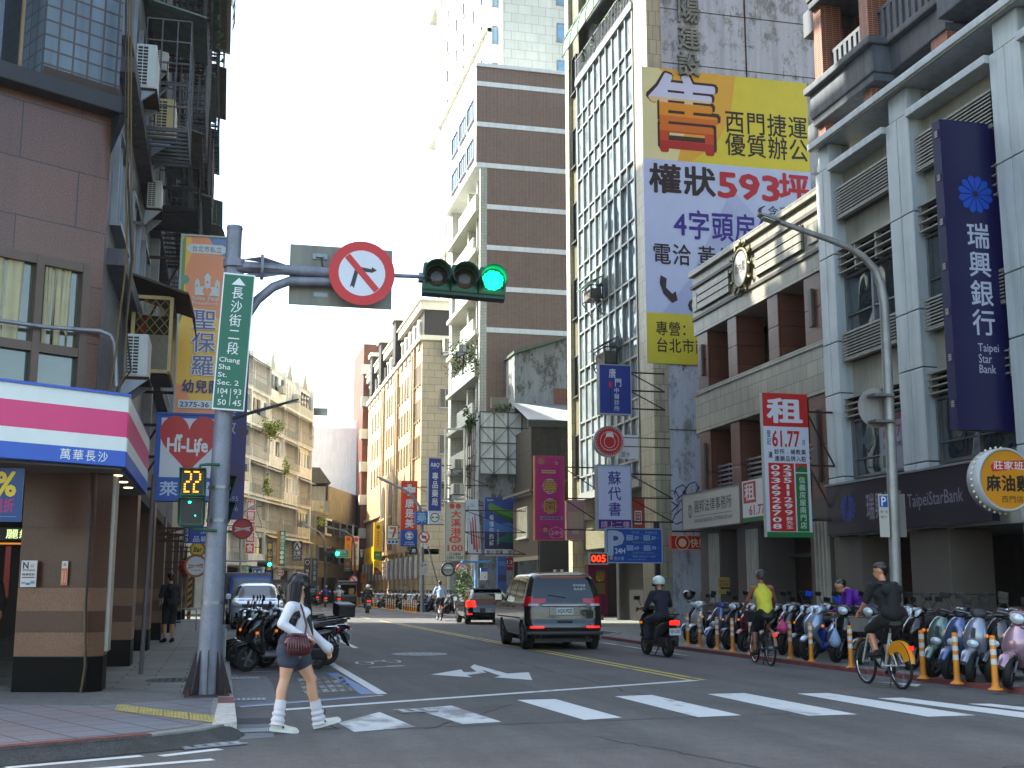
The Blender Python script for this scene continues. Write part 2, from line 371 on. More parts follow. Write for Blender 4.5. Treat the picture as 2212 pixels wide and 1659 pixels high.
# tactile paving: four domed slabs
TAC = mt('#a89b62', .8, 0, .2, 6, speck=.15); s = MB()
a, b = at_z(248, 1534, .128), at_z(470, 1562, .128); u = (b-a)/4; v = at_z(255, 1519, .128)-a; v = v.normalized()*.72
for i in range(4):
    p = a+u*i; q = u*.97; s.quad(p, p+q, p+q+v, p+v, TAC)
    for r in range(5):
        for c in range(7):
            k = p+q*((c+.5)/7)+v*((r+.5)/5); s.lathe([(.016, 0), (.009, .007)], TAC, 6, k, caps=(False, True), smooth=False)
tag(s.build('tactile_paving'), kind='structure')
s = MB()
for i in range(4, 7): p, q = LK[i], LK[i+1]; d = Vector((q[0]-p[0], q[1]-p[1], 0)).normalized(); n = Vector((-d.y, d.x, 0))*-1; s.prism([(p[0], p[1], -.01), (q[0], q[1], -.01), (q[0]+n.x*.12, q[1]+n.y*.12, -.01), (p[0]+n.x*.12, p[1]+n.y*.12, -.01)], (0, 0, .137), KRED)
s.prism([(.215, 12.55, -.01), (.215, 14.6, -.01), (.03, 14.6, -.01), (-.02, 12.4, -.01)], (0, 0, .14), KWHITE); s.prism([(.217, 14.6, -.01), (.217, 15.4, -.01), (.03, 15.4, -.01), (.03, 14.6, -.01)], (0, 0, .139), KRED)
for i in range(14): y = 15.4+i*3; s.box(.03, .218, y+.01, y+2.98, -.01, .133, KERB)
tag(s.build('kerb'), kind='structure'); s = MB(); GUT = mt('#4a4a48', .95, 0, .3, 6, speck=.6)
e_ = [Vector((*p, .1)) for p in LK[2:8]]; o_ = [Vector((.3, 12.5, .006)), Vector((.12, 11.86, .006)), Vector((-.44, 11.46, .006)), Vector((-1.63, 10.82, .006)), Vector((-7.88, 7.36, .006)), Vector((-13.9, 4.06, .006))]
for i in range(5): s.quad(e_[i], e_[i+1], o_[i+1], o_[i], GUT)
tag(s.build('gutter'), kind='structure')
plat('far_pavement', [(.3, 68), (.4, 96), (14, 140), (-4, 140), (-30, 96), (-30, 68)], .12, PAVE)
RK = [(10.2, 4), (10.75, 15), (10.75, 30), (10.9, 34.2), (12.3, 37), (12.6, 62), (11.5, 71.5), (11.3, 86), (11.2, 102), (14.2, 118), (22, 142), (60, 142), (60, 4)]
plat('pavement', RK, .06, PAVE)
s = MB()
for p, q in zip(RK[:9], RK[1:10]):
    d = Vector((q[0]-p[0], q[1]-p[1], 0)).normalized(); n = Vector((d.y, -d.x, 0)); p = Vector((*p, -.01))-n*.015; q = Vector((*q, -.01))-n*.015
    s.prism([p, q, q+n*.16, p+n*.16], (0, 0, .085), KRED if p.y < 33 else KERB)
tag(s.build('kerb'), kind='structure')
# iron covers and gratings
IRON = mt('#4c4a48', .7, .5, .3, 8)
def cover(label, cx, cy, r, m=IRON, z=.128):
    b = MB(); b.lathe([(r, -.01), (r, .0), (r*.92, .004), (r*.9, .0)], m, 28, (0, 0, 0))
    for i in range(-3, 4):
        for j in range(-3, 4):
            if i*i+j*j < 10: b.box(i*r*.24-.03*r, i*r*.24+.12*r, j*r*.24-.03*r, j*r*.24+.03*r, .0, .006, m)
    tag(b.build('manhole_cover', loc=(cx, cy, z)), label, 'manhole cover')
cover('round iron cover in the grey pavement beside the signal pole', -.62, 18.5, .38)
c = at_z(906, 1413); cover('pale round cover in the middle of the near traffic lane', c.x, c.y, .62, mt('#a2a5a6', .7, .2, .15, 9), .006)
def grate(label, cx, cy, wx, wy, rz, n):
    b = MB(); b.box(-wx/2, wx/2, -wy/2, wy/2, -.004, .002, BLACK)
    for i in range(n): x = -wx/2+wx*(i+.5)/n; b.box(x-.25*wx/n, x+.25*wx/n, -wy/2, wy/2, .002, .012, GALV)
    for y in (-wy/2, wy/2): b.box(-wx/2, wx/2, y-.015, y+.015, .002, .013, GALV)
    o = b.build('drain_grate', loc=(cx, cy, .006)); o.rotation_euler = (0, 0, rz); tag(o, label, 'drain grate')
grate('fine drain grating in the gutter under the walking woman', .38, 12.83, .36, .2, 0, 16); grate('drain grating in the gutter beside the red painted kerb', .42, 16.4, .45, .2, 0, 7); grate('drain grating in the gutter in front of the parked scooters', .45, 20.3, .45, .2, 0, 7)
c = at_z(430, 1605); grate('long drain grating below the rounded pavement corner', c.x+.12, c.y-.3, .62, .16, R(27), 5)
c = at_z(898, 1537); grate('rectangular iron cover beside a worn zebra bar', c.x, c.y, .45, .3, R(10), 3)
# ================================================================== windows
def win_proto(w, h, frame, pane, cols=2, sill=True, d=.09, bar=.05):
    """window: frame standing off the wall with the pane set back in it; built facing -y, origin bottom centre"""
    f = MB()
    for x0, x1 in ((-w/2, -w/2+bar), (w/2-bar, w/2)): f.box(x0, x1, -d, 0, 0, h, frame)
    f.box(-w/2+bar, w/2-bar, -d, 0, 0, bar, frame); f.box(-w/2+bar, w/2-bar, -d, 0, h-bar, h, frame)
    for i in range(1, cols): x = -w/2+w*i/cols; f.box(x-bar*.4, x+bar*.4, -d*.6, 0, bar, h-bar, frame)
    if sill: f.box(-w/2-.05, w/2+.05, -d-.07, 0, -.07, -.002, frame)
    o = f.build('window'); p = MB(); p.box(-w/2+bar, w/2-bar, -.03, -.005, bar, h-bar, pane); p.build('pane', o); return o
def put(o, parent, spots, rz, first=[None]):
    """copies of a part (with its sub-parts) at points of its thing; the first one is the part itself"""
    for i, (x, y, z) in enumerate(spots):
        k = o if i == 0 else copy_tree(o)
        k.parent = parent; k.location = (x, y, z); k.rotation_euler = (0, 0, rz)
W90 = -math.pi/2
# ================================================================== bank building
WPAN = mt('#c3cacb', .42, .1, .07, 1.2, streak=.22); BPAN = mt('#aeaca0', .55, 0, .08, 1.5, streak=.2); GRAN = mt('#716a62', .55, 0, .08, 2., speck=.22); LOUV = mt('#a5a49c', .45, .4, .1, streak=.2)
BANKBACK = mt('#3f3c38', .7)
B = thing('bank_building', 'white panelled bank building with louvres and an open roof terrace', 'building', (15.5, 20, 0))
def on(mb, name, parent): o = mb.build(name, parent); o.matrix_parent_inverse = Matrix.Translation(-Vector(parent.location)); return o
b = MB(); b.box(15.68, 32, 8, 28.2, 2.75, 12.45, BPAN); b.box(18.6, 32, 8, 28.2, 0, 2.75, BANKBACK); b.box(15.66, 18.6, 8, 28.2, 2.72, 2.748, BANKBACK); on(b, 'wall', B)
PY_ = [(27.62, 28.42), (23.85, 24.85), (19.75, 20.75), (15.65, 16.65)]
for a, c in PY_:
    b = MB()
    for z0, z1 in zip((2.75, 4.25, 6.4, 7.75, 10.08), (4.25, 6.4, 7.75, 10.08, 12.5)):
        m = (a+c)/2
        b.rbox(15.3, 15.72, a, m-.012, z0+.012, z1-.012, WPAN, .02); b.rbox(15.3, 15.72, m+.012, c, z0+.012, z1-.012, WPAN, .02)
    b.box(15.36, 15.7, a+.02, c-.02, 2.75, 12.5, DARK); b.rbox(15.34, 15.75, a+.1, c-.1, 12.52, 13.17, WPAN, .03)
    b.rbox(15.75, 16.0, a+.15, c-.5, 12.52, 13.17, BPAN, .02); on(b, 'pillar', B)
    b = MB(); b.rbox(15.5, 16.6, a-.3, c+.25, .05, 1.3, GRAN, .02); b.rbox(15.5, 16.6, a-.3, c+.25, 1.31, 2.74, GRAN, .02); on(b, 'column', B)
b = MB(); b.rbox(15.1, 17.8, 8, 28.45, 13.18, 13.36, WPAN, .02); b.box(15.14, 15.2, 8, 28.4, 13.14, 13.18, BPAN); b.box(17.8, 32, 8, 28.2, 12.45, 13.3, BANKBACK); on(b, 'roof_slab', B)
PSP = [(24.87, 27.6), (20.77, 23.83), (16.67, 19.73)]
for a, c in PSP:
    b = MB(); b.rbox(15.2, 15.72, a, c, 12.34, 12.52, WPAN, .015); on(b, 'coping', B)
    for z0, z1 in ((10.98, 11.82), (7.19, 7.92)):
        b = MB(); b.box(15.5, 15.66, a+.1, c-.1, z0, z1, DARK); b.box(15.36, 15.5, a+.08, c-.08, z1-.05, z1, LOUV); b.box(15.36, 15.5, a+.08, c-.08, z0, z0+.04, LOUV)
        n = int((z1-z0)/.085)
        for i in range(n): z = z0+.06+i*(z1-z0-.1)/n; b.quad((15.36, a+.1, z), (15.36, c-.1, z), (15.47, c-.1, z+.05), (15.47, a+.1, z+.05), LOUV); b.box(15.355, 15.375, a+.1, c-.1, z-.012, z+.02, LOUV)
        on(b, 'louvre', B)
    for z0, z1, zw in ((9.46, 10.2, 7.96), (5.68, 6.26, 4.22)):
        b = MB(); m = (a+c)/2
        b.box(15.6, 15.66, a+.06, c-.06, z0, z1, GLASSD)
        for i in range(4): z = z0+.05+i*(z1-z0-.08)/3.2; b.box(15.36, 15.58, a+.04, c-.04, z, z+.03, LOUV)
        for y in (a+.1, m-.5, m+.5, c-.1): b.box(15.4, 15.58, y-.04, y+.04, z0, z1, LOUV)
        on(b, 'sunshade', B)
        f = MB()
        for y in (a+.05, m, c-.05): f.box(15.55, 15.67, y-.04, y+.04, zw, z0, STEEL)
        f.box(15.53, 15.67, a+.05, c-.05, zw-.04, zw+.03, STEEL); f.box(15.54, 15.67, a+.05, c-.05, z0-.06, z0-.002, STEEL)
        f.box(15.56, 15.67, a+.05, c-.05, zw+.42, zw+.45, STEEL); fo = on(f, 'window', B)
        p = MB(); p.box(15.62, 15.665, a+.09, m-.04, zw+.03, z0-.06, glass('#22353f', .03, .2, .5)); p.box(15.62, 15.665, m+.04, c-.09, zw+.03, z0-.06, glass('#22353f', .03, .2, .5)); on(p, 'pane', fo).matrix_parent_inverse = Matrix.Identity(4)
# dark shop interior under the arcade
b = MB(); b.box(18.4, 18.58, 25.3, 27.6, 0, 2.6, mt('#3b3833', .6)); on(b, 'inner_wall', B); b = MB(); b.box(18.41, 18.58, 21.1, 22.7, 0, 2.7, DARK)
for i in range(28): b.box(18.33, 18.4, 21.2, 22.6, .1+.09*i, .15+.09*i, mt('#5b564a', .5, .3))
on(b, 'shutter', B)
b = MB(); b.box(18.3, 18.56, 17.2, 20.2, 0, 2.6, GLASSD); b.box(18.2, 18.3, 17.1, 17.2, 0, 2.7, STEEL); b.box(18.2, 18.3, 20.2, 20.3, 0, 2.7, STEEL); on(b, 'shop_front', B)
# ================================================================== brick tower above and behind the bank
BRK = tile('#96573a', '#874b31', '#c0a58f', .23, .062, .1, .6, 0, .1, .15, .12); STN = mt('#6c7076', .75, 0, .12, 2, streak=.35, speck=.1)
T_ = thing('apartment_tower', 'orange brick tower with grey stone cornices and balconies above the white bank', 'building', (17, 22, 12.5))
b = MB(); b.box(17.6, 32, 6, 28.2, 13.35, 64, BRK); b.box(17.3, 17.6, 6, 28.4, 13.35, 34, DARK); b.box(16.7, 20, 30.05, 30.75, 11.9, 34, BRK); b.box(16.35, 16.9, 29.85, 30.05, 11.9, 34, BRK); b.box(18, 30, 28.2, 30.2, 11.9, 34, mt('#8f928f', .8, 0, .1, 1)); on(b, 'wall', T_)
for zc in (14.72, 18.3, 21.9):
    b = MB(); b.rbox(16.0, 17.9, 26.4, 29.85, zc, zc+.75, STN, .04); b.rbox(15.85, 17.9, 26.3, 29.95, zc+.75, zc+.95, STN, .04); b.rbox(16.05, 17.9, 26.45, 29.8, zc-.22, zc-.003, STN, .03)
    b.rbox(16.5, 17.9, 23.55, 26.38, zc+.02, zc+.72, STN, .04); b.rbox(16.35, 17.9, 23.5, 26.28, zc+.74, zc+.93, STN, .04); b.rbox(16, 17.9, 20.6, 23.5, zc+.01, zc+.73, STN, .04); b.rbox(15.85, 17.9, 20.5, 23.48, zc+.76, zc+.96, STN, .04); b.rbox(16.5, 17.9, 10, 20.5, zc, zc+.8, STN, .04)
    b.rbox(16.5, 17.6, 29.96, 31.0, zc-.5, zc+.3, STN, .04); on(b, 'cornice', T_)
for y0, y1 in ((29.36, 29.8), (26.84, 27.28), (23.45, 24.1), (20.9, 21.5)):
    for z0, z1 in ((13.35, 14.48), (15.9, 18.06), (19.5, 21.6)):
        b = MB(); b.box(16.2, 16.85, y0, y1, z0, z1, BRK); b.rbox(16.14, 16.92, y0-.05, y1+.05, z0-.2, z0-.001, STN, .02); b.rbox(16.15, 16.9, y0-.04, y1+.04, z1+.001, z1+.18, STN, .02); on(b, 'column', T_)
for y0, y1 in ((27.3, 29.34), (24.12, 26.82), (21.52, 23.43)):
    for z0 in (15.68, 19.26):
        b = MB(); b.box(16.45, 16.6, y0, y1, z0+.87, z0+.98, STN); n = int((y1-y0)/.27); b.box(16.5, 16.53, y0, y1, z0+.05, z0+.87, STN)
        for i in range(n): y = y0+.05+i*(y1-y0-.1)/n; b.rbox(16.44, 16.5, y, y+.15, z0+.02, z0+.86, STN, .01)
        on(b, 'balustrade', T_)
# ================================================================== stone faced building with the round emblem
ST2 = tile('#a8a496', '#9b978b', '#6d6a62', .62, .42, .025, .35, .5, .1, .3, .1, .06); RGR = tile('#7c5545', '#704b3c', '#4c352c', 1.2, 1.05, .012, .32, 0, .1, .15, .1, .2); LGR = mt('#635d57', .5, 0, .1, 2, speck=.25)
G_ = thing('stone_building', 'three storey stone building with brown granite columns and a round emblem', 'building', (15.5, 33, 0))
b = MB(); b.box(15.5, 17.2, 28.46, 37.8, 9.98, 12.05, ST2); b.rbox(15.38, 17.3, 28.45, 37.9, 12.05, 12.25, ST2, .02); b.box(15.42, 15.5, 28.46, 37.85, 11.62, 11.72, LGR); b.box(15.44, 15.5, 28.46, 37.85, 10.5, 10.6, LGR)
for y0, y1 in ((29.6, 32.6), (34.6, 37.2)):
    b.box(15.46, 15.5, y0, y1, 10.75, 11.5, mt('#5f5b54', .6))
    for z in (10.78, 11.03, 11.28): b.box(15.4, 15.46, y0, y1, z, z+.2, ST2)
b.box(15.44, 15.5, 28.7, 29.3, 10.8, 11.4, ST2); b.box(15.44, 15.5, 37.35, 37.7, 10.8, 11.4, ST2)
b.box(17.2, 30, 28.46, 37.8, 0, 11.8, RGR); b.box(17.2, 30, 28.46, 37.8, 11.8, 11.9, mt('#8b8c88', .9, 0, .2)); on(b, 'wall', G_)
b = MB(); b.box(15.5, 17.2, 28.46, 37.8, 6.62, 8.05, ST2); b.box(15.46, 15.5, 28.46, 37.8, 7.9, 8.03, ST2); b.box(15.47, 17.1, 28.5, 37.75, 3.3, 3.8, LGR); on(b, 'floor_band', G_)
for y0, y1 in ((36.73, 37.6), (34.4, 35.08), (31.46, 32.14), (28.86, 29.82)):
    for z0, z1 in ((8.05, 9.97), (3.8, 6.61)):
        b = MB(); k = (z1-z0)/2
        for i in (0, 1): b.rbox(15.54, 16.5, y0, y1, z0+k*i+.006, z0+k*(i+1)-.006, RGR, .02)
        if y1-y0 > .8: b.rbox(15.45, 15.54, (y0+y1)/2-.1, (y0+y1)/2+.1, z0+.45, z1-.4, LGR, .02)
        on(b, 'column', G_)
for y0, y1 in ((35.1, 36.7), (32.16, 34.38), (29.84, 31.44)):
    for z0, z1 in ((8.1, 9.9), (3.9, 6.5)):
        f = MB(); f.box(17.08, 17.2, y0-.1, y1+.1, z0, z1, RUST)
        for y in (y0+.1, (y0+y1)/2, y1-.1): f.box(17.0, 17.12, y-.05, y+.05, z0, z1, mt('#5b4038', .5))
        f.box(17.01, 17.11, y0, y1, z0+.7, z0+.78, mt('#5b4038', .5)); fo = on(f, 'window', G_); p = MB(); p.box(17.03, 17.079, y0, y1, z0+.05, z1, GLASSD); on(p, 'pane', fo).matrix_parent_inverse = Matrix.Identity(4)
    b = MB()
    for i in range(6): b.box(15.75, 15.8, y0, y1, 4.6+i*.15, 4.66+i*.15, GALV)
    for y in (y0+.05, (y0+y1)/2, y1-.05): b.box(15.8, 15.84, y-.02, y+.02, 4.2, 5.45, GALV)
    on(b, 'railing', G_)
for y0, y1 in ((36.0, 37.7), (33.1, 34.76), (28.75, 29.95)):
    b = MB(); b.box(15.5, 16.6, y0, y1, .05, 3.3, LGR)
    for i in range(4): b.rbox(15.4, 15.5, y0+.12+.2*i, y0+.22+.2*i, 1.0, 3.2, mt('#a8a49a', .4, 0, .1, speck=.1), .02)
    on(b, 'column', G_)
b = MB(); b.box(17.0, 17.19, 30.2, 32.8, 0, 2.9, mt('#2a211b', .5)); b.box(16.4, 17.0, 30, 33, 2.35, 2.45, STEEL); b.box(16.9, 17.0, 30.0, 30.15, 0, 2.35, mt('#7a3a1e', .6)); b.box(16.95, 17.0, 31.2, 32.4, .1, 2.3, GLASSD); on(b, 'shop_front', G_)
# round emblem in a scrolled gilt frame
b = MB(); BRZ = mt('#77704f', .35, .6, .3, 6); c = (15.4, 33.6, 11.3)
b.lathe([(.6, .03), (.6, -.04), (.5, -.06), (.5, -.01)], BRZ, 32, c, 'x', sc=(1, 1.08)); b.lathe([(.52, -.012), (.5, -.03)], mt('#c4c3bd', .5), 32, c, 'x', sc=(1, 1.08))
for i in range(12):
    a = i*math.pi/6; p = Vector(c)+Vector((-.02, math.cos(a)*.64, math.sin(a)*.7)); q = Vector((0, math.cos(a), math.sin(a))); s_ = Vector((0, -math.sin(a), math.cos(a)))
    b.tube([p, p+q*.1+s_*.07, p+q*.2+s_*.02, p+q*.17-s_*.07], [.06, .05, .04, .015], BRZ, 7)
b.T = TM((15.36, 33.6, 11.3), W90); b.text('新內閣', (-.36, -.16, .36, .18), mt('#4a4638', .5), 0, .01); b.T = None
tag(on(b, 'emblem', G_))
# ================================================================== glass fronted building with the bare gable
BT = tile('#b9b49b', '#aca78f', '#716d5e', .3, .6, .03, .4, .5, .1, .35, .1); GT = tile('#83806a', '#77745f', '#4f4d42', .24, .1, .08, .5, .5, .12, .3, .12)
GAB = weathered('#9a9c9a', '#c9ced6', '#6f4a38', '#5d603a')
K_ = thing('glass_fronted_building', 'tall building with a glass curtain wall and a bare weathered gable', 'building', (15.5, 47, 0))
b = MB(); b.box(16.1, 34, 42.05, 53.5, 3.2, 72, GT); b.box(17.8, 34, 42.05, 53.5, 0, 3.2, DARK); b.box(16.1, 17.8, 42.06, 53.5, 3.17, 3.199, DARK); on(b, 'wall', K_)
b = MB(); b.box(15.75, 34, 41.9, 42.05, .06, 37, GAB); b.box(15.8, 34, 41.88, 41.9, 3.5, 3.56, mt('#4a4844', .9))
for z in (7.3, 12.5, 21.9, 24.2, 26.5): b.box(15.8, 26, 41.885, 41.9, z, z+.03, mt('#55524c', .9))
b.box(19.7, 19.76, 41.885, 41.9, 21, 37, RUST); on(b, 'gable_wall', K_); b = MB(); random.seed(12); bl = mt('#2a3a8a', .8, 0, .3)
for i in range(9): x = 16+.12*i+random.random()*.4; z = 3.9+random.random()*1.3; b.tube([(x+.25*math.cos(k*1.1+i), 41.893, z+.3*math.sin(k*.9+i*2)) for k in range(6)], .022, bl, 4)
on(b, 'graffiti', K_)
b = MB(); b.box(15.5, 16.1, 41.86, 43.4, .06, 37, BT); on(b, 'corner_pier', K_)
b = MB(); b.box(15.75, 16.1, 51.9, 53.5, 4.5, 37, GT); b.box(15.6, 16.1, 51.35, 51.9, 4.5, 24.5, tile('#c3c3b4', '#b6b6a8', '#85857a', .3, .6, .03, .4, .5, .1, .3, .1)); b.box(15.55, 17, 53.0, 53.6, .06, 37, BT); on(b, 'corner_pier', K_)
wp = win_proto(.7, 1.9, mt('#46433e', .5), GLASSD, 1); wp.name = 'window'
wp.parent = K_
put(wp, K_, [(15.75-15.5, 52.5-47, z) for z in (6.5, 10.2, 13.9, 17.6, 21.3, 25.)], W90)
# curtain wall: mullions and panes
GL = glass('#8d979c', .05, .3, .4, 1.); FR = mt('#9ea29e', .4, .3, .1, streak=.2)
y0, y1, z0, z1 = 43.5, 51.35, 5.6, 24.9
f = MB(); ny = 9
for i in range(ny+1): y = y0+(y1-y0)*i/ny; f.box(15.46, 15.62, y-.045, y+.045, z0, z1, FR)
zs = []; z = z0
while z < z1-.2: zs += [z, z+.75]; z += 2.42
for z in zs: f.box(15.47, 15.6, y0, y1, z-.04, z+.04, FR)
f.box(15.4, 15.7, y0-.1, y1+.1, z1-.05, z1+.25, FR); f.box(15.4, 15.7, y0-.1, y1+.1, z0-.3, z0-.04, FR); cw = on(f, 'curtain_wall', K_)
p = MB(); zz = sorted(zs)+[z1]
for i in range(ny):
    for j in range(len(zz)-1):
        a, c = y0+(y1-y0)*i/ny+.045, y0+(y1-y0)*(i+1)/ny-.045; t = random.uniform(-.022, .022); u = random.uniform(-.02, .02)
        p.quad((15.56+t, a, zz[j]+.04), (15.56-t, c, zz[j]+.04), (15.56-t+u, c, zz[j+1]-.04), (15.56+t+u, a, zz[j+1]-.04), GL)
on(p, 'pane', cw).matrix_parent_inverse = Matrix.Identity(4)
b = MB(); b.box(15.62, 16.1, y0, y1, z0-.3, z1, mt('#8f938f', .7)); on(b, 'spandrel', K_)
# roof terrace: curved green canopy on ribs and a planted railing
b = MB(); GRN = mt('#5f8a5a', .35, 0, .15)
rs = [[Vector((15.0+1.6*(1-math.cos(R(a)))*.6, y, 26.6+1.9*math.sin(R(a)))) for a in range(0, 91, 15)] for y in (46, 52.2)]
b.rings(rs, GRN, (False, False), True, False)
for y in (46, 47.2, 48.4, 49.6, 50.9, 52.2): b.tube([Vector((15.0+1.6*(1-math.cos(R(a)))*.6, y, 26.62+1.9*math.sin(R(a)))) for a in range(0, 91, 15)], .03, DARK, 6)
for a in (0, 30, 60): p = (15.0+1.6*(1-math.cos(R(a)))*.6, 26.63+1.9*math.sin(R(a))); b.bar((p[0], 46, p[1]), (p[0], 52.2, p[1]), .04, DARK)
on(b, 'canopy', K_)
b = MB()
for i in range(40): y = 43.5+i*.2; b.box(15.42, 15.45, y, y+.025, 25.15, 26.1, GALV)
for z in (25.2, 26.1): b.box(15.41, 15.46, 43.5, 51.4, z, z+.04, GALV)
on(b, 'railing', K_)
b = MB(); random.seed(3)
for i in range(9): leaves(b, (15.6, 44.0+i*.85, 25.9+random.uniform(-.2, .3)), (.3, .5, .55), 90, .2, LEAF)
tag(b.build('terrace_plants'), 'leafy potted plants growing along the high terrace railing', 'plants', kind='stuff')
# window hoods and air conditioner cage on the curtain wall
def cage(label, y, z, w_, hh, roof, X=15.45):
    t = thing('window_cage', label, 'window cage', (X, y, z))
    b = MB(); 
    for yy in (-w_/2, w_/2):
        for xx in (-.55, -.03): b.box(xx-.02, xx+.02, yy-.02, yy+.02, 0, hh, DARK)
        b.bar((-.55, yy, 0), (-.02, yy, -.75), .04, GALV)
    for zz in (0, hh): b.box(-.57, -.53, -w_/2, w_/2, zz-.02, zz+.02, DARK); b.box(-.57, 0, -w_/2-.02, -w_/2+.02, zz-.02, zz+.02, DARK)
    b.bar((-.55, -w_/2, 0), (-.55, w_/2, hh), .025, DARK); b.build('frame', t)
    b = MB(); b.rbox(-.5, -.05, -w_/2+.08, w_/2-.08, .03, hh*.8, mt('#6d675c', .7, 0, .2), .02); b.build('air_conditioner', t)
    b = MB(); b.prism([(-.75, -w_/2-.2, hh+.02), (-.75, w_/2+.2, hh+.02), (0, w_/2+.2, hh+.42), (0, -w_/2-.2, hh+.42)], (0, 0, .03), roof); b.build('hood', t)
cage('green hooded air conditioner cage jutting from the glass curtain wall', 48.3, 13.7, 1.3, .55, GRN); cage('dark hooded air conditioner cage below the green hooded one', 46.6, 10.5, 1.5, .7, mt('#3c3f3c', .6))
# ================================================================== right side beyond the glass front
BRT = tile('#8c7468', '#82695d', '#a5958a', .24, .075, .09, .55, 0, .06, .12, .08); WT = tile('#c9c9bd', '#bfbfb4', '#9a9a90', .2, .2, .05, .35, 0, .08, .2, .06); WT2 = mt('#eaecec', .4, 0, .06, 1, streak=.12)
N_ = thing('brown_gabled_building', 'white apartment block with a brown tiled gable crossed by white bands', 'building', (15.5, 77, 0))
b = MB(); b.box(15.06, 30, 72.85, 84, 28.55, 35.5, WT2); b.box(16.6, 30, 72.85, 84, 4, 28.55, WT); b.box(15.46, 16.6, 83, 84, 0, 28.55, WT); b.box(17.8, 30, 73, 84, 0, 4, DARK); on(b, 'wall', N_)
b = MB(); b.box(15.4, 30, 72.7, 72.85, 3, 28.5, BRT); b.box(15.06, 30, 72.7, 72.85, 28.5, 35.3, BRT); b.box(15.35, 15.78, 72.68, 73.1, 3, 28.5, WT)
for z in (17.6, 20.3, 23.0, 25.72, 28.5, 31.28, 34.08): b.box(15.06 if z > 28 else 15.78, 30, 72.66, 72.7, z-.12, z+.2, WT2)
b.box(15., 30, 72.6, 84.1, 35.3, 35.55, WT2); on(b, 'gable_wall', N_)
for i in range(9):
    z = 3.8+i*2.72; b = MB(); b.rbox(15.1, 16.7, 73.1, 83.2, z, z+.28, WT, .02); b.rbox(15.1, 15.25, 73.1+(i % 2)*.7, 78+(i*37 % 5)*.9, z+.28, z+1.15, WT, .02); b.box(15.6, 16.2, 77.7, 78.1, z+.28, z+2.7, WT); b.box(15.6, 16.6, 74.9, 75.1, z+.28, z+2.7, WT); on(b, 'balcony', N_)
wp = win_proto(2.2, 1.45, GALV, glass('#3b4a55'), 3); wp.parent = N_; put(wp, N_, [(15.06-15.5, y-77, z) for y in (74.4, 77.2, 80.) for z in (29.2, 31.9)], W90)
wp = win_proto(1.6, 1.5, GALV, GLASSD, 2); wp.parent = N_; put(wp, N_, [(16.6-15.5, y-77, z) for y in (76.4, 79.5, 81.8) for z in [4.9+2.72*i for i in range(8)]], W90)
# tall white tower
CRM = tile('#cfcec4', '#c8c7bd', '#98968a', 1.1, .75, .02, .5, .5, .06, .1, .08); TWH = mt('#d6d8d6', .5, 0, .05, 1, streak=.08)
O_ = thing('white_tower', 'white residential tower rising out of the picture behind the brown gable', 'building', (19.6, 85, 0))
b = MB(); b.box(19.6, 40, 85, 88.2, 0, 90, CRM); b.box(20.2, 40, 88.2, 91, 0, 90, TWH); b.box(19.75, 40, 91, 112.6, 0, 90, TWH); b.box(19.5, 40, 112.6, 114.4, 0, 90, CRM); b.box(20.2, 40, 114.4, 118.6, 0, 90, TWH)
for z in (33, 47, 61): b.box(19.4, 40, 91, 119, z, z+.35, CRM)
on(b, 'wall', O_)
wp = win_proto(1.0, 1.5, CRM, glass('#1a2026', .1, .3, 0, .25), 1, True); wp.parent = O_
put(wp, O_, [(.15, y-85, 31.5+3.1*i) for y in (93, 96.5, 101, 104.5, 109) for i in range(10)], W90)
wp = win_proto(1.1, 2.2, CRM, GLASSD, 1, True); wp.parent = O_; wp.name = 'arched_window'
put(wp, O_, [(.6, y-85, 31+3.1*i) for y in (89.6, 116.5) for i in range(10)], W90)
wp = win_proto(1.0, 1.5, GALV, glass('#7fa6c2', .1), 1); wp.parent = O_; put(wp, O_, [(4.9, 0, 37.6+3.1*i) for i in range(5)]+[(0, 1.4, 37.5+3.1*i) for i in range(4)], 0)
# tan stone block with the dark mansard
TAN = tile('#bda686', '#b49d7e', '#85745c', 1.4, .62, .018, .5, .5, .07, .15, .08); TAN_SHADE = tile('#a39a88', '#9a9180', '#6b6355', 1.1, .6, .03, .6, .5, .1, .15, .25); MANS = mt('#35302f', .7, 0, .1); TCOR = mt('#cfcbbd', .6, 0, .08, 1, streak=.1)  # flank tiles: the tan stone greyed, its shade put into the colour
Q_ = thing('tan_stone_building', 'long tan stone building with a dark mansard and tall arches', 'building', (15.5, 115, 0))
b = MB(); b.box(15.5, 30, 96.15, 134, 4.6, 21.7, TAN); b.box(15.45, 30, 96, 96.15, 0, 21.7, TAN_SHADE); b.box(18.5, 30, 96.2, 134, 0, 4.6, mt('#3a3028', .8))
for y in (100.5, 110.5, 120.3): b.box(15.44, 15.5, y-.3, y+.3, 8.9, 21.7, mt('#4a5a52', .2)); b.box(15.3, 15.5, y-.75, y-.35, 4.6, 21.7, TAN); b.box(15.3, 15.5, y+.35, y+.75, 4.6, 21.7, TAN)
b.box(15.2, 15.5, 120, 134, 8.6, 8.95, TAN); on(b, 'wall', Q_)
b = MB(); b.box(15.6, 30, 96.1, 134, 22.1, 24.3, MANS); b.box(15.2, 30.2, 95.8, 134.2, 21.7, 22.1, TCOR); b.box(15.25, 30.2, 95.9, 134, 24.3, 25.0, TCOR); b.box(15.1, 30.2, 95.7, 134, 25.0, 25.15, TCOR)
for y in (110, 120.5, 128.): b.box(15.0, 17, y-.9, y+.9, 22.1, 26.2, MANS); b.box(14.8, 17.2, y-1.1, y+1.1, 26.2, 26.6, TCOR)
on(b, 'roof', Q_)
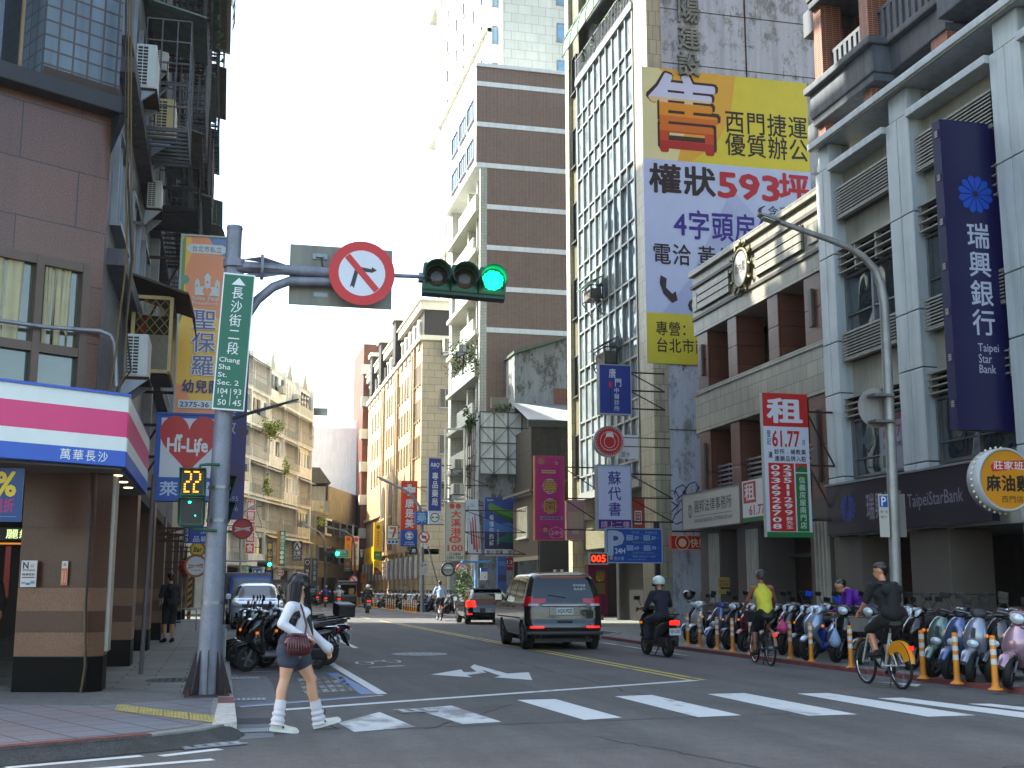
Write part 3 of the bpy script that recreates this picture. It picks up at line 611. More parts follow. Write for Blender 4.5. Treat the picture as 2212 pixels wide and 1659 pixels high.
for i in range(15):
    y = 98+i*2.45; b = MB(); b.box(15.36, 15.6, y-.62, y+.62, 21.2, 23.2, TCOR)
    b.prism([(15.36, y+.62*math.cos(R(a)), 23.2+.62*math.sin(R(a))) for a in range(0, 181, 20)], (.24, 0, 0), TCOR); b.box(15.33, 15.36, y-.4, y+.4, 21.5, 23.2, GLASSD); b.prism([(15.33, y+.4*math.cos(R(a)), 23.2+.4*math.sin(R(a))) for a in range(0, 181, 20)], (.03, 0, 0), GLASSD); on(b, 'dormer', Q_)
wp = win_proto(.62, 1.75, TAN, glass('#39413f'), 1, True, .06); wp.parent = Q_
put(wp, Q_, [(0, y-115, z) for z in (12.2, 15.2, 18.2) for y in (97.3, 98.5, 99.6, 102.4, 104., 105.6, 107.4, 109., 112.6, 114.3, 116., 117.6, 122.6, 124.8, 127, 129.5)], W90)
wp = win_proto(1., 1.6, GALV, GLASSD, 2); wp.parent = Q_; put(wp, Q_, [(x, 96-115, z) for x in (1.9, 4.2) for z in (8.5, 12.3, 16.1)], 0)
for y in (112.2, 117.2):
    b = MB(); b.prism([(15.2, y+p[0], p[1]) for p in [(2.1, 4.6), (2.1, 10.3)]+[(2.1*math.cos(R(a)), 10.3+2.1*math.sin(R(a))) for a in range(15, 180, 15)]+[(-2.1, 10.3), (-2.1, 4.6)]], (.3, 0, 0), TAN)
    b.prism([(15.14, y+p[0], p[1]) for p in [(1.4, 5.0), (1.4, 9.9)]+[(1.4*math.cos(R(a)), 9.9+1.4*math.sin(R(a))) for a in range(15, 180, 15)]+[(-1.4, 9.9), (-1.4, 5.0)]], (.06, 0, 0), mt('#4b4a46', .5)); b.box(15.08, 15.14, y-.06, y+.06, 5, 11.2, TAN); b.box(15.08, 15.14, y-1.4, y+1.4, 8, 8.2, TAN); on(b, 'arch', Q_)
for i in range(14):
    y = 96.6+i*2.85; b = MB(); b.box(15.4, 16.5, y, y+1.25, .06, 4.6, TAN); on(b, 'column', Q_)
    b = MB(); b.rbox(15.2, 15.38, y+.3, y+.55, 2.3, 4.1, mt('#c9cfd4', .3), .03); on(b, 'wall_lamp', Q_)
b = MB(); b.box(15.4, 17, 96, 136, 4.2, 4.62, TAN); on(b, 'lintel', Q_)
b = thing('brick_building', 'narrow red brown brick building with white balcony blocks past the tan one', 'building', (14.9, 139, 0)); bb = MB(); bb.box(14.9, 30, 134.3, 145, 0, 29, tile('#7b4a32', '#70422c', '#5b3c2c', .8, .6, .02, .6, .5, .1, .2)); bb.box(16.4, 30, 134.2, 134.3, 4, 28, DARK); on(bb, 'wall', b)
for i in range(6): bb = MB(); bb.box(14.7, 17, 134.0, 134.9, 7+i*3.7, 8.1+i*3.7, TCOR); on(bb, 'balcony', b)
# old concrete house with empty billboard frame, corrugated roof
WALLC = weathered('#6f6d66', '#a9adae', '#3f332c')
h = thing('old_house', 'stained old concrete house with a pitched gable and a corrugated roof', 'building', (15, 70, 0))
b = MB(); b.prism([(14.8, 70.2, .06), (20.5, 70.2, .06), (20.5, 70.2, 16.8), (17.0, 70.2, 15.6), (17.0, 70.2, 12), (14.8, 70.2, 12)], (0, 2.3, 0), WALLC); b.box(19.5, 20.4, 70.13, 70.2, 11.2, 13.6, tile('#8a4a34', '#7b4230', '#9a8f84', .24, .07, .12)); on(b, 'wall', h)
b = MB(); b.prism([(16.9, 69.9, 15.62), (20.6, 69.9, 16.85), (20.6, 69.9, 17.0), (16.9, 69.9, 15.8)], (0, 3, 0), mt('#6a7a66', .6)); on(b, 'roof', h)
b = MB()
for i in range(46):
    x = 16.8+i*.1; b.prism([(x, 66, 11.0), (x+.1, 66, 11.0), (x+.05, 66, 11.06)], (0, 4.1, 1.55), mt('#8d9399', .5, .2, .15))
b.box(16.8, 21.4, 66, 66.1, 10.6, 10.99, mt('#4c5048', .8)); b.box(17.0, 21.4, 66.1, 70.1, 5.4, 10.6, mt('#4a443c', .85, 0, .3, streak=.4)); on(b, 'lean_to', h)
b = MB(); b.rbox(15.5, 16.6, 70.0, 70.19, 12.2, 12.9, mt('#8c8878', .8), .02); on(b, 'parapet', h)
bb = thing('billboard_frame', 'empty weathered billboard with a grey braced back on the old house', 'billboard', (16.4, 69.9, 8.2))
b = MB(); b.box(-1.62, 1.82, -.06, 0, 0, 3.75, mt('#e6e9e2', .55, 0, .12, 1.2, streak=.2)); b.build('panel', bb)
b = MB(); 
for i in range(5): x = -1.62+i*.86; b.box(x-.03, x+.03, -.14, -.062, 0, 3.75, GREY)
for i in range(5): z = i*.9375; b.box(-1.62, 1.82, -.13, -.062, z-.03, z+.03, GREY)
for i in range(4):
    for j in range(4):
        a, c = (0, 1) if (i+j) % 2 else (1, 0); b.bar((-1.62+i*.86, -.1, .9375*(j+a)), (-1.62+(i+1)*.86, -.1, .9375*(j+c)), .03, GREY)
b.build('frame', bb)
# small brown two storey shop
h = thing('brown_shop_house', 'small brown two storey shop with a lit upstairs window and dark navy flank', 'building', (15.5, 61, 0))
DB = tile('#514637', '#4a4033', '#3b3329', 4, .12, .03, .7, 0, .1); NAV = mt('#23262f', .6, 0, .15, streak=.2)
b = MB(); b.box(15.5, 20, 59, 64.3, 3.1, 6.25, DB); b.box(15.5, 15.75, 59, 64.3, 2.9, 3.1, mt('#8a8272', .6)); b.box(17.2, 20, 59, 64.3, .06, 3.1, DARK); b.box(15.5, 15.7, 59.05, 59.2, .06, 2.9, DB); b.box(15.5, 15.7, 64.1, 64.3, .06, 2.9, DB); on(b, 'wall', h)
b = MB(); b.box(15.55, 24, 58.8, 58.95, .06, 5.6, NAV); b.box(17.2, 18.6, 58.7, 58.79, .06, 2.3, GLASSD); b.box(19.6, 21.4, 58.7, 58.79, .06, 2.4, mt('#2c2621', .6)); on(b, 'flank_wall', h)
b = MB(); b.prism([(15.0, 58.7, 6.3), (15.0, 64.8, 6.3), (17.5, 64.8, 7.0), (17.5, 58.7, 7.0)], (0, 0, .12), mt('#5f564a', .5)); on(b, 'roof', h)
wp = win_proto(2.2, 1.6, PAPER, glass('#c9c4a8', .2, .25), 2); wp.parent = h; put(wp, h, [(0, 1.2-.2, 4.1)], W90)
# row behind the parking court
h = thing('court_building', 'low grey building behind the parking court with shuttered openings', 'building', (19, 56, 0))
b = MB(); b.box(21, 34, 54, 58, 0, 7.5, mt('#6c685f', .85, 0, .2, 1, streak=.3)); b.box(21, 34, 64.4, 72, 0, 6.4, WALLC); on(b, 'wall', h); b = MB(); b.box(20.9, 21, 54.3, 57.6, .06, 2.8, mt('#4a463c', .5, .3)); on(b, 'shutter', h)
# ================================================================== left corner: granite building
GRD = tile('#744f3e', '#684536', '#2c211d', 1.25, .78, .012, .3, .35, .14, .18, .12, .55); GRL = mt('#7a5944', .35, 0, .12, 2, speck=.4); BLKG = mt('#050506', .5, 0, .2, 3, speck=.3, spec=.1)
A_ = thing('granite_building', 'brown granite corner building over a pavement arcade', 'building', (-1.72, 16.8, 0))
def pillar(pts, zs_, parent):
    b = MB()
    for (z0, z1, m) in zs_: b.prism([(x, y, z0) for x, y in pts], (0, 0, z1-z0-.008), m)
    c = sum((Vector((x, y)) for x, y in pts), Vector((0, 0)))/len(pts); b.prism([(c.x+(x-c.x)*.985, c.y+(y-c.y)*.985, .1) for x, y in pts], (0, 0, 3.1), DARK)
    return on(b, 'pillar', parent)
GD2 = mt('#53311f', .3, 0, .1, 2, speck=.45); zz = [(.12, .57, BLKG), (.57, .88, GRL), (.88, 1.14, GD2), (1.14, 1.45, GRL), (1.45, 2.22, GD2), (2.22, 2.98, GD2), (2.98, 3.3, GD2)]
pillar([(-2.55, 16.86), (-1.62, 16.62), (-1.44, 16.75), (-1.44, 17.35), (-2.5, 17.5)], zz, A_)
for y in (21.95, 27.4, 32.9, 38.4, 44, 49.6, 55): pillar([(-2.1, y), (-1.45, y), (-1.45, y+.75), (-2.1, y+.75)], zz, A_)
b = MB(); b.box(-1.4405, -1.4, 16.85, 17.3, .62, 3.0, mt('#b9b2a6', .4)); on(b, 'corner_strip', A_)
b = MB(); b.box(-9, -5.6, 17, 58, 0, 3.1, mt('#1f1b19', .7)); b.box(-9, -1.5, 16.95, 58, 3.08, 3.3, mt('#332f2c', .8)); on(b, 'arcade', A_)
# upper floors, facing the crossing at an angle
A2 = Matrix.Translation((-1.72, 16.8, 0)) @ Matrix.Rotation(R(32), 4, 'Z'); A2i = A2.inverted(); n32 = (math.sin(R(32)), -math.cos(R(32)), 0)
def L(x, y, off=0.): p = A2i @ at_pl(x, y, Vector((-1.72, 16.8, 0))+Vector(n32)*off, n32); return p.x, p.z
def ob(mb, name, parent=A_, m=A2): o = mb.build(name, parent); o.matrix_parent_inverse = Matrix.Translation(-Vector(parent.location)); o.matrix_basis = m; return o
zc0, zc1 = L(262, 246, .25)[1], L(272, 214, .25)[1]; zw0, zw1 = L(190, 832)[1]-.6, L(192, 572)[1]
xw = L(193, 600)[0]
b = MB(); b.box(-6, 0, 0, .4, zw1, zc0, GRD); b.box(xw, 0, 0, .4, 3.2, zw1, GRD); b.box(-6, xw, .12, .4, 3.2, zw1, DARK); ob(b, 'wall')
b = MB(); b.rbox(-6, .12, -.28, .5, zc0, zc1, mt('#2c3038', .5, 0, .12, streak=.2), .02); b.prism([(.0, .02, zc0-.55), (.1, -.24, zc0), (-.02, -.24, zc0)], (0, .3, 0), mt('#2c3038', .5)); ob(b, 'cornice')
TB = tile('#73828f', '#68757f', '#4d4038', .21, .21, .08, .3, 0, .12, .35, .15); xl = L(92, 150)[0]; xr = L(258, 150)[0]
b = MB(); b.box(xl, xr, -.02, .4, zc1, zc1+5, TB); b.box(xl-.02, xl, .0, 1.2, zc1, zc1+5, TB); b.box(-6, xl-.02, .7, 1, zc1, zc1+5, GLASSD); b.box(xl-.28, xl-.24, .1, .14, zc1, zc1+5, mt('#8d7a5c', .5)); b.box(xl, xr, -.025, -.02, zc1, zc1+.22, mt('#4a3b36', .7)); ob(b, 'upper_wall')
# big window with drawn cream curtains
f = MB(); WF = mt('#6b5a50', .45, .2, .15); xm = L(85, 600)[0]; zt = L(150, 775)[1]; zt = L(150, 760)[1]; zb = zw0
for x in (xw-.05, xm, xm-.95): f.box(x-.05, x+.05, -.03, .12, zb, zw1, WF)
for z in (zw1-.06, zt): f.box(-6, xw, -.02, .12, z-.06, z+.06, WF)
fo = ob(f, 'window')
p = MB()
for a, c in ((xm+.05, xw-.1), (xm-.9, xm-.05), (xm-2, xm-1.0)):
    p.quad((a, .07, zt+.06), (c, .07, zt+.06), (c, .07, zw1-.12), (a, .07, zw1-.12), glass('#5a5a48', .08, .1)); p.quad((a, .06, zb), (c, .06, zb), (c, .06, zt-.06), (a, .06, zt-.06), glass('#46584f', .1, .3))
p.build('pane', fo)
p = MB(); CUR = mt('#b5ad8e', .8, 0, .12)
for a, c in ((xm+.1, xw-.22), (xm-.9, xm-.18)):
    n = 26; top = [(a+(c-a)*i/n, .055-.012*math.sin(i*1.35)-.008*math.sin(i*.6), zw1-.1) for i in range(n+1)]; bot = [(q[0]+.03*math.sin(i*.9), q[1]-.01*math.sin(i*.7), zt+.07+(.22*max(0, math.sin(i*.45-1.2)) if c > xm else 0)) for i, q in enumerate(top)]
    p.rings([top, bot], CUR, (False, False), True, False)
p.build('curtain', fo)
# shop sign band wrapping the corner
sc_ = thing('shop_fascia', 'white shop fascia with pink and blue stripes wrapping the granite corner', 'shop sign', (-1.25, 16, 3.1))
WHS = mt('#dfe2de', .35, 0, .04); PNK = mt('#d8347f', .35, 0, .04); BLU = mt('#1d63c0', .35, 0, .05)
FS = Matrix.Translation((-1.25, 16.0, 0)) @ Matrix.Rotation(R(32), 4, 'Z')
def fz(y): p = at_pl(276, y, (-1.25, 16, 0), n32); return p.z
z = [fz(v) for v in (1009, 979, 937, 870, 858, 854)]; z = [fz(1009), fz(977), fz(936), fz(868), fz(858), fz(853)]
zB, z1_, z2_, z3_, z4_, zT = fz(1009), fz(977), fz(940), fz(897-16), fz(857), fz(852)
zB, z1_, z2_, z3_, z4_, zT = zB, zB+(zT-zB)*.21, zB+(zT-zB)*.40, zB+(zT-zB)*.75, zB+(zT-zB)*.965, zT
def band(b, z0, z1, m): b.box(-7, 0, -.02, .3, z0, z1-.0, m)
b = MB()
for z0, z1, m in ((zB, z1_, BLU), (z1_, z2_, WHS), (z2_, z3_, PNK), (z3_, z4_, WHS)): band(b, z0, z1, m)
b.box(-7, .02, -.05, .3, z4_, zT, BLU)
xa, xb = [(FS.inverted() @ at_pl(x, 985, (-1.25, 16, 0), n32)).x for x in (128, 222)]
for i, ch in enumerate('萬華長沙'): u = xa+(xb-xa)*i/3.45; b.text(ch, (u, zB+.035, u+.13, z1_-.03), WHS, -.024, .01)
ob(b, 'front_panel', sc_, FS)
b = MB()
for z0, z1, m in ((zB, z1_, BLU), (z1_, z2_, WHS), (z2_, z3_, PNK), (z3_, z4_, WHS), (z4_, zT, BLU)): b.box(-1.55, -1.23, 16.03, 20.6, z0, z1, m)
on(b, 'side_panel', sc_)
b = MB(); b.prism([(-1.3, 16.1, zB-.03), (-1.3, 20.5, zB-.03), (-2.4, 20.5, zB-.03), (-4.2, 14.6, zB-.03)], (0, 0, .025), mt('#77736d', .6))
for y in (16.9, 17.9, 18.9): b.lathe([(.07, 0), (.06, -.012)], glow('#ffe9c0', 1.2), 12, (-1.4, y, zB-.03))
on(b, 'soffit', sc_)
# conduit across the window, cables hanging down the corner
def cable(name, label, pts, r, m, cat='cable'):
    b = MB(); b.tube([Vector(p)-Vector(pts[0]) for p in pts], r, m, 6); return tag(b.build(name, loc=pts[0]), label, cat)
def wp_(x, y, off): return at_pl(x, y, Vector((-1.72, 16.8, 0))+Vector(n32)*off, n32)
cable('conduit', 'grey conduit crossing the curtained window and turning down at the corner', [wp_(-20, 690, .12), wp_(95, 706, .12), wp_(215, 715, .12), wp_(238, 724, .14), wp_(247, 740, .16), wp_(250, 775, .16), wp_(252, 835, .18)], .028, GALV, 'pipe')
CB = mt('#6d5a33', .7); CK = mt('#26231f', .7)
for i, (m, x0, lb) in enumerate(((CB, 277, 'tan cable hanging the full height of the granite corner'), (CB, 283, 'second tan cable looping off the granite corner'), (CK, 271, 'black cable strung beside the tan cables'))):
    cable('cable', lb, [wp_(x0+1, -20, .3), wp_(x0, 250, .33), wp_(x0-5+6*i, 420, .25), wp_(x0-3+8*i, 560, .25), wp_(x0-20+10*i, 700, .24), wp_(x0-32+22*i, 800, .25), wp_(x0-40+10*i, 845, .25)], .014, m)
q = [(196, 1010), (198, 1100), (192, 1200), (186, 1300), (184, 1390), (186, 1440), (178, 1480), (172, 1513)]
cable('cable', 'dark cable running down the granite pillar to the ground', [at_y(x, y, 16.58) for x, y in q], .016, CK); cable('cable', 'loose tan cable trailing down the black pillar base', [at_y(x-3+(i % 2)*2, y, 16.55) for i, (x, y) in enumerate(q[3:])]+[at_y(196, 1518, 16.5)], .012, CB)
# ------------------------------------------------------------------ left terrace of flats
LW = [tile('#8f9092', '#84868a', '#5c5c5e', .2, .08, .08, .5, .5, .15, .4), mt('#77757a', .8, 0, .2, 1, streak=.4), tile('#9a958c', '#8e897f', '#66625b', .24, .1, .08, .5, .5, .15, .4)]
fl = []
for k, (y0, y1, hz, lb) in enumerate(((17.2, 27.2, 44, 'grey tiled flats rising over the arcade next to the granite corner'), (27.2, 41, 46, 'stained concrete flats hung with window cages over the arcade'), (41, 57.6, 36, 'tall flats at the far end of the left row with green awnings'))):
    t = thing('apartment_building', lb, 'building', (-1.8, y0, 3.3)); b = MB(); 
    for a_, c_, z_ in (((17.6, 27.2, hz),), ((27.2, 38.2, hz), (38.2, 41, 26.4)), ((41, 47.4, 26.4), (47.4, 57.6, hz)))[k]: b.box(-12, -1.8, a_, c_, 3.3, z_, LW[k])
    if k:
        random.seed(40+k)
        for i in range(7): yy = (38.4 if k == 1 else 41.2)+random.random()*(2.2 if k == 1 else 5.4); b.box(-2.4-random.random()*1.5, -1.9, yy, yy+random.uniform(.3, 1.2), 26.4, 26.4+random.uniform(.8, 3.2), LW[1])  # unseen roof blocks added on the low stretch to dapple the sunlight
    b.box(-1.85, -1.6, y1-.35, y1, 3.3, hz, mt('#9c9894', .7, 0, .15, streak=.3))
    for z in range(6, int(hz), 3): b.box(-1.8, -1.55, (y0 if k else 17.9), y1, z+.1, z+.35, LW[1])
    on(b, 'wall', t); fl.append(t)
    wp = win_proto(1.7, 1.5, GALV, glass('#56646e', .05, .3), 2); wp.parent = t
    put(wp, t, [(0, y-y0, z-3.3) for z in [6.8+3*i for i in range(6)] for y in [y0+1.7+3.1*j for j in range(int((y1-y0)/3.1))]], math.pi/2)
IRONB = mt('#2e2a28', .7, .2, .3)
def grille(label, y0, y1, z0, z1, dep, dense=.16, roof=True, X=-1.62, m=IRONB):
    t = thing('window_grille', label, 'window grille', (X, (y0+y1)/2, z0), 0, 'caged windows of the left flats'); w2 = (y1-y0)/2; h_ = z1-z0
    b = MB(); n = int(2*w2/dense)
    for i in range(n+1): y = -w2+2*w2*i/n; b.box(dep-.01, dep+.01, y-.01, y+.01, 0, h_, m)
    for s_ in (-w2, w2):
        for i in range(int(dep/dense)+1): x = i*dense; b.box(x-.01, x+.01, s_-.01, s_+.01, 0, h_, m)
    k = max(2, int(h_/.4))
    for i in range(k+1): z = h_*i/k; b.box(dep-.012, dep+.012, -w2, w2, z-.012, z+.012, m); b.box(0, dep, -w2-.012, -w2+.012, z-.012, z+.012, m); b.box(0, dep, w2-.012, w2+.012, z-.012, z+.012, m)
    b.build('bars', t); b = MB(); [b.box(0, dep, -w2+i*2*w2/9, -w2+i*2*w2/9+.05, -.05, -.013, m) for i in range(10)]; b.build('slats', t)
    if roof: b = MB(); b.prism([(0, -w2-.1, h_+.3), (0, w2+.1, h_+.3), (dep+.25, w2+.1, h_+.05), (dep+.25, -w2-.1, h_+.05)], (0, 0, .03), mt(random.choice(('#6f6a62', '#8f948c', '#7d8f86', '#9a9588')), .6, .1, .2, streak=.3)); b.build('roof', t)
    return t
def aircon(label, x, y, z, m=None, w_=.36, h_=.72, d=.85, rz=0, bracket=True, group='air conditioners on the left flats'):
    m = m or mt('#c2c2b8', .5, 0, .1, 3, streak=.25); t = thing('air_conditioner', label, 'air conditioner', (x, y, z), rz, group)
    b = MB(); b.rbox(-w_/2, w_/2, 0, d, 0, h_, m, .02); b.build('casing', t)
    b = MB(); b.box(-w_*.42, w_*.1, -.006, .001, h_*.06, h_*.94, BLACK)
    for i in range(13): zq = h_*(.06+.88*i/12); b.box(-w_*.43, w_*.11, -.014, -.004, zq-.008, zq+.008, m)
    for q in (-.42, -.16, .1): b.box(w_*q-.006, w_*q+.006, -.015, -.004, h_*.06, h_*.94, m)
    b.build('grille', t)
    if bracket: b = MB(); b.prism([(-w_*.6, .02, -.02), (w_*.6, .02, -.02), (-w_*.6, .02, -.34)], (0, .05, 0), GALV); b.prism([(-w_*.6, d-.08, -.02), (w_*.6, d-.08, -.02), (-w_*.6, d-.08, -.34)], (0, .05, 0), GALV); b.box(-w_*.6, w_*.6, 0, d, -.04, -.002, RUST); b.build('bracket', t)
    return t
def at_box(x0, y0, x1, y1, Y): a = at_y(x0, y1, Y); c = at_y(x1, y0, Y); return (a.x+c.x)/2, a.z, c.x-a.x, c.z-a.z
for lb, bx, Y, c, d in (('white air conditioner high beside the granite corner', (290, 97, 340, 187), 19.2, '#cfd2cf', .9), ('second white air conditioner half behind the front one', (335, 82, 362, 150), 23, '#bdbdb5', .8), ('cream air conditioner on a rusty bracket above the street', (332, 215, 380, 297), 21.5, '#c9b58a', .9), ('small pale air conditioner below the dark window bars', (316, 390, 350, 448), 23, '#c6c6c0', .7), ('big white air conditioner at the corner above the fascia', (267, 722, 322, 812), 18.4, '#d0d0ca', .8), ('white air conditioner behind railings far up the left flats', (418, 190, 448, 245), 38, '#b8bcbc', .9), ('pale air conditioner on the last balcony of the left flats', (415, 460, 445, 515), 41, '#b8bcbc', .9)):
    x, z, w_, h_ = at_box(*bx, Y); aircon(lb, x, Y, z, mt(c, .5, 0, .1, 3, streak=.25), w_, h_, d)
# cage balcony with diamond mesh and sloping dark roof
t = thing('cage_balcony', 'boxed balcony with yellow diamond mesh under a dark sloping roof', 'balcony', (-1.2, 21, 4.5))
x, z, w_, h_ = at_box(282, 645, 372, 800, 21.); b = MB(); CRW = mt('#c0a578', .6); t.location = (x, 21, z)
for q in (-w_/2, w_/2): b.box(q-.03, q+.03, -.03, .03, 0, h_, CRW); b.box(q-.03, q+.03, 1.4, 1.46, 0, h_, CRW)
for q in (0, h_): b.box(-w_/2+.03, w_/2-.03, -.03, .03, q-.03, q+.03, CRW); b.box(w_/2-.03, w_/2+.03, .03, 1.4, q-.03, q+.03, CRW)
b.build('frame', t); b = MB(); YM = mt('#9a8440', .6, .3)
for i in range(-9, 8):
    for s_ in (1, -1):
        for (A0, A1) in (((-w_/2, 0), (w_/2, h_)),):
            u0 = i*.16; p0 = Vector((-w_/2+u0, 0, 0)); zlo, zhi = 0., h_
            pts = [(u0+k*.02, k*.02*1.25 if s_ > 0 else h_-k*.02*1.25) for k in range(int(h_/.025)+1)]; pts = [(u-w_/2, v) for u, v in pts if 0 <= u <= w_ and 0 <= v <= h_]
            if len(pts) > 2: b.bar((pts[0][0], -.01, pts[0][1]), (pts[-1][0], -.01, pts[-1][1]), .012, YM)
b.build('mesh', t); b = MB(); b.box(-w_/2, w_/2, .1, 1.4, -.05, 0, DARK); b.box(-w_/2, w_/2, 1.46, 1.5, 0, h_, DARK); b.box(-.1, .25, .8, 1.2, .05, .8, mt('#8f8a86', .7)); b.box(-.3, -.15, 1., 1.1, .6, 1.2, mt('#8a2f2c', .8)); b.build('floor', t)
b = MB(); b.prism([(-w_/2-.35, -.25, h_+.42), (w_/2+.28, -.25, h_+.02), (w_/2+.3, 1.6, h_+.02), (-w_/2-.35, 1.6, h_+.42)], (0, 0, .04), mt('#5a4f42', .6, .2, .2, streak=.3)); b.prism([(w_/2+.28, -.25, h_+.02), (w_/2+.38, -.25, h_-.35), (w_/2+.38, 1.6, h_-.35), (w_/2+.3, 1.6, h_+.02)], (.02, 0, 0), mt('#4d3b30', .6)); b.build('roof', t)
x, z, w_, h_ = at_box(320, 362, 395, 445, 23.5); t = grille('black barred window box with a pale panel, above the boxed balcony', 23.5, 24.9, z, z+h_, .9, .3, False)
specs = [(20.6, 22.4, 9.3, 11.3), (22.8, 25.2, 12.4, 14.2), (21.5, 24.6, 15.3, 17), (26, 29.5, 9.2, 11.2), (27, 30.5, 12.3, 14.3), (26.5, 30, 15.2, 17.3), (31, 35, 9.3, 11.4), (32, 36, 12.3, 14.4), (31, 35.5, 15.4, 17.5), (31, 36, 18.6, 20.6), (37, 41, 9.4, 11.5), (37, 41.5, 12.4, 14.5), (37, 41, 15.3, 17.4), (37.5, 42, 18.3, 20.4), (43, 47, 9.3, 11.4), (43.5, 48, 12.3, 14.4), (43, 48, 15.4, 17.6), (44, 49, 18.5, 20.7), (44, 49, 21.6, 23.8), (50, 55, 12.2, 14.3), (50, 55, 15.3, 17.4), (50, 55.5, 18.4, 20.5), (50, 55.5, 21.4, 23.6), (50, 56, 24.4, 26.8), (44, 49, 24.6, 26.8)]
fn = ['second', 'third', 'fourth', 'fifth', 'sixth', 'seventh', 'eighth', 'ninth', 'tenth']
fam = {}
for i, (y0, y1, z0, z1) in enumerate(specs): fam.setdefault(('grey tiled' if y0 < 27 else 'stained middle' if y0 < 42 else 'far green awning', min(8, int((z0-3)/3))), []).append((y0, i))
for (nm_, fl_), q in fam.items():
    q.sort()
    for k, (y_, i) in enumerate(q):
        y0, y1, z0, z1 = specs[i]; pos = '' if len(q) == 1 else (', nearer the crossing' if k == 0 else ', farthest along' if k == len(q)-1 else ', the middle one')
        grille('%s floor window grille of the %s flats%s' % (fn[fl_], nm_, pos), y0, y1, z0, z1, random.choice((.6, .75, .85)), random.choice((.14, .2, .26)), i % 3 != 1, m=(IRONB if i % 2 else mt('#6f6e70', .6, .3, .2)))
for lb, y, z0, dz in (('curved green awning at the top end of the left flats', 53.8, 27.3, 3.8), ('curved green awning lower on the end of the left flats', 53.5, 15.2, 2.8)):
    t = thing('green_awning', lb, 'awning', (-1.6, y, z0)); b = MB()
    rs = [[Vector((.25+.95*math.sin(R(a)), yy, dz*.35*(1+math.cos(R(a))))) for a in range(10, 120, 15)] for yy in (-2.2, 2.2)]; b.rings(rs, mt('#3f8f7b', .3, 0, .15), (False, False), True, False); b.build('cover', t)
    b = MB()
    for yy in (-2.2, -1.1, 0, 1.1, 2.2): b.tube([Vector((.25+.97*math.sin(R(a)), yy, dz*.35*(1+math.cos(R(a)))+.02)) for a in range(10, 120, 15)], .03, DARK, 5)
    b.build('ribs', t)
for i, (x, y, Y, r, n, lb) in enumerate(((428, 95, 33, (.55, .8, 1.1), 420, 'bushy climbing plant with pink flowers spilling from a high left balcony'), (410, 420, 33, (.5, .7, .5), 220, 'green plant drooping from a lower left balcony'), (425, 480, 40, (.4, .6, .4), 120, 'small plant behind railings on the last left balcony'))):
    p = at_y(x, y, Y); t = thing('balcony_plant', lb, 'plant', p); b = MB(); random.seed(20+i); leaves(b, (0, 0, 0), r, n, .19, LEAF+([mt('#a8454f', .6)] if i == 0 else []), .5); b.build('foliage', t); b = MB(); b.lathe([(.1, -.5), (.16, -.2), (.15, -.2)], mt('#7a4a33', .8), 10, (-.2, 0, -.2)); b.build('pot', t)
b = MB()
for (x0, x1, y) in ((292, 352, 600), (290, 345, 480)): b.bar(at_y(x0, y, 21), at_y(x1, y+15, 30), .04, DARK)
tag(b.build('steel_brackets'), 'dark steel bars bridging the gap beside the granite corner', 'bracket')
# ================================================================== far left: flats where the street bends
FT = Matrix.Rotation(R(71.4), 4, 'Z'); f_ = thing('apartment_building', 'pale seven storey flats with caged balconies where the street bends', 'building', (8.6, 118, 0), R(71.4))
PT = tile('#f1f2ef', '#eaebe7', '#bdbdb7', .3, .12, .06, .5, .5, .12, .3); b = MB(); b.box(-44, 0, .6, 12, 3.2, 20.3, PT); b.box(-44, 0, 2.5, 12, 0, 3.2, mt('#4c463e', .8)); b.box(-44.2, .1, .75, 12, 20.3, 20.6, TCOR)
for k in range(9): x = -.3-k*4.9; b.box(x-.14, x+.14, .3, .9, 0, 20.8, PT); b.tube([(x+.35, .7, 3), (x+.35, .7, 20.4)], .06, GALV, 6)
for x in (-2, -7.5, -13): b.prism([(x-.9, .7, 20.6), (x+.9, .7, 20.6), (x, .7, 22.2)], (0, .3, 0), mt('#a9aca9', .6))
b.T = (Matrix.Translation((8.6, 118, 0)) @ FT).inverted(); b.box(-18, -13, 76, 100, 0, 44, PT); b.T = None  # unseen wing added behind the left row to block the sun
b.build('wall', f_)
random.seed(11)
for fl_ in range(6):
    z = 3.3+fl_*2.85
    for k in range(9):
        x0 = -.45-k*4.9; kind = random.random()
        b = MB(); b.box(x0-4.6, x0, .3, .9, z, z+.22, PT); b.box(x0-4.6, x0, .28, .42, z+.22, z+1.0, random.choice((PT, mt('#d3d4cc', .6, 0, .15, streak=.4), mt('#c3c7c4', .6, 0, .15, streak=.3))))
        if kind < .55:
            for q in range(16): b.box(x0-4.5+q*.29, x0-4.47+q*.29, .1, .13, z+.3, z+2.4, GALV)
            for q in (.3, 1.3, 2.4): b.box(x0-4.5, x0-.1, .09, .14, z+q, z+q+.04, GALV)
            b.prism([(x0-4.6, -.25, z+2.4), (x0, -.25, z+2.4), (x0, .5, z+2.75), (x0-4.6, .5, z+2.75)], (0, 0, .03), mt(random.choice(('#d9d8d0', '#c5cccd', '#a5a294', '#cfc29a')), .5, .2, .2, streak=.3))
        else:
            for q in range(5): b.box(x0-4.5+q, x0-3.9+q, .5, .59, z+1.05, z+2.4, random.choice((GLASSB, glass('#aab4b6', .1, .2), glass('#7c8a8e'), PT)))
            if kind > .8: b.rbox(x0-2.2, x0-1.2, -.1, .35, z+.95, z+1.6, mt('#bdbdb2', .6, 0, .15), .02)
        b.build('balcony', f_)
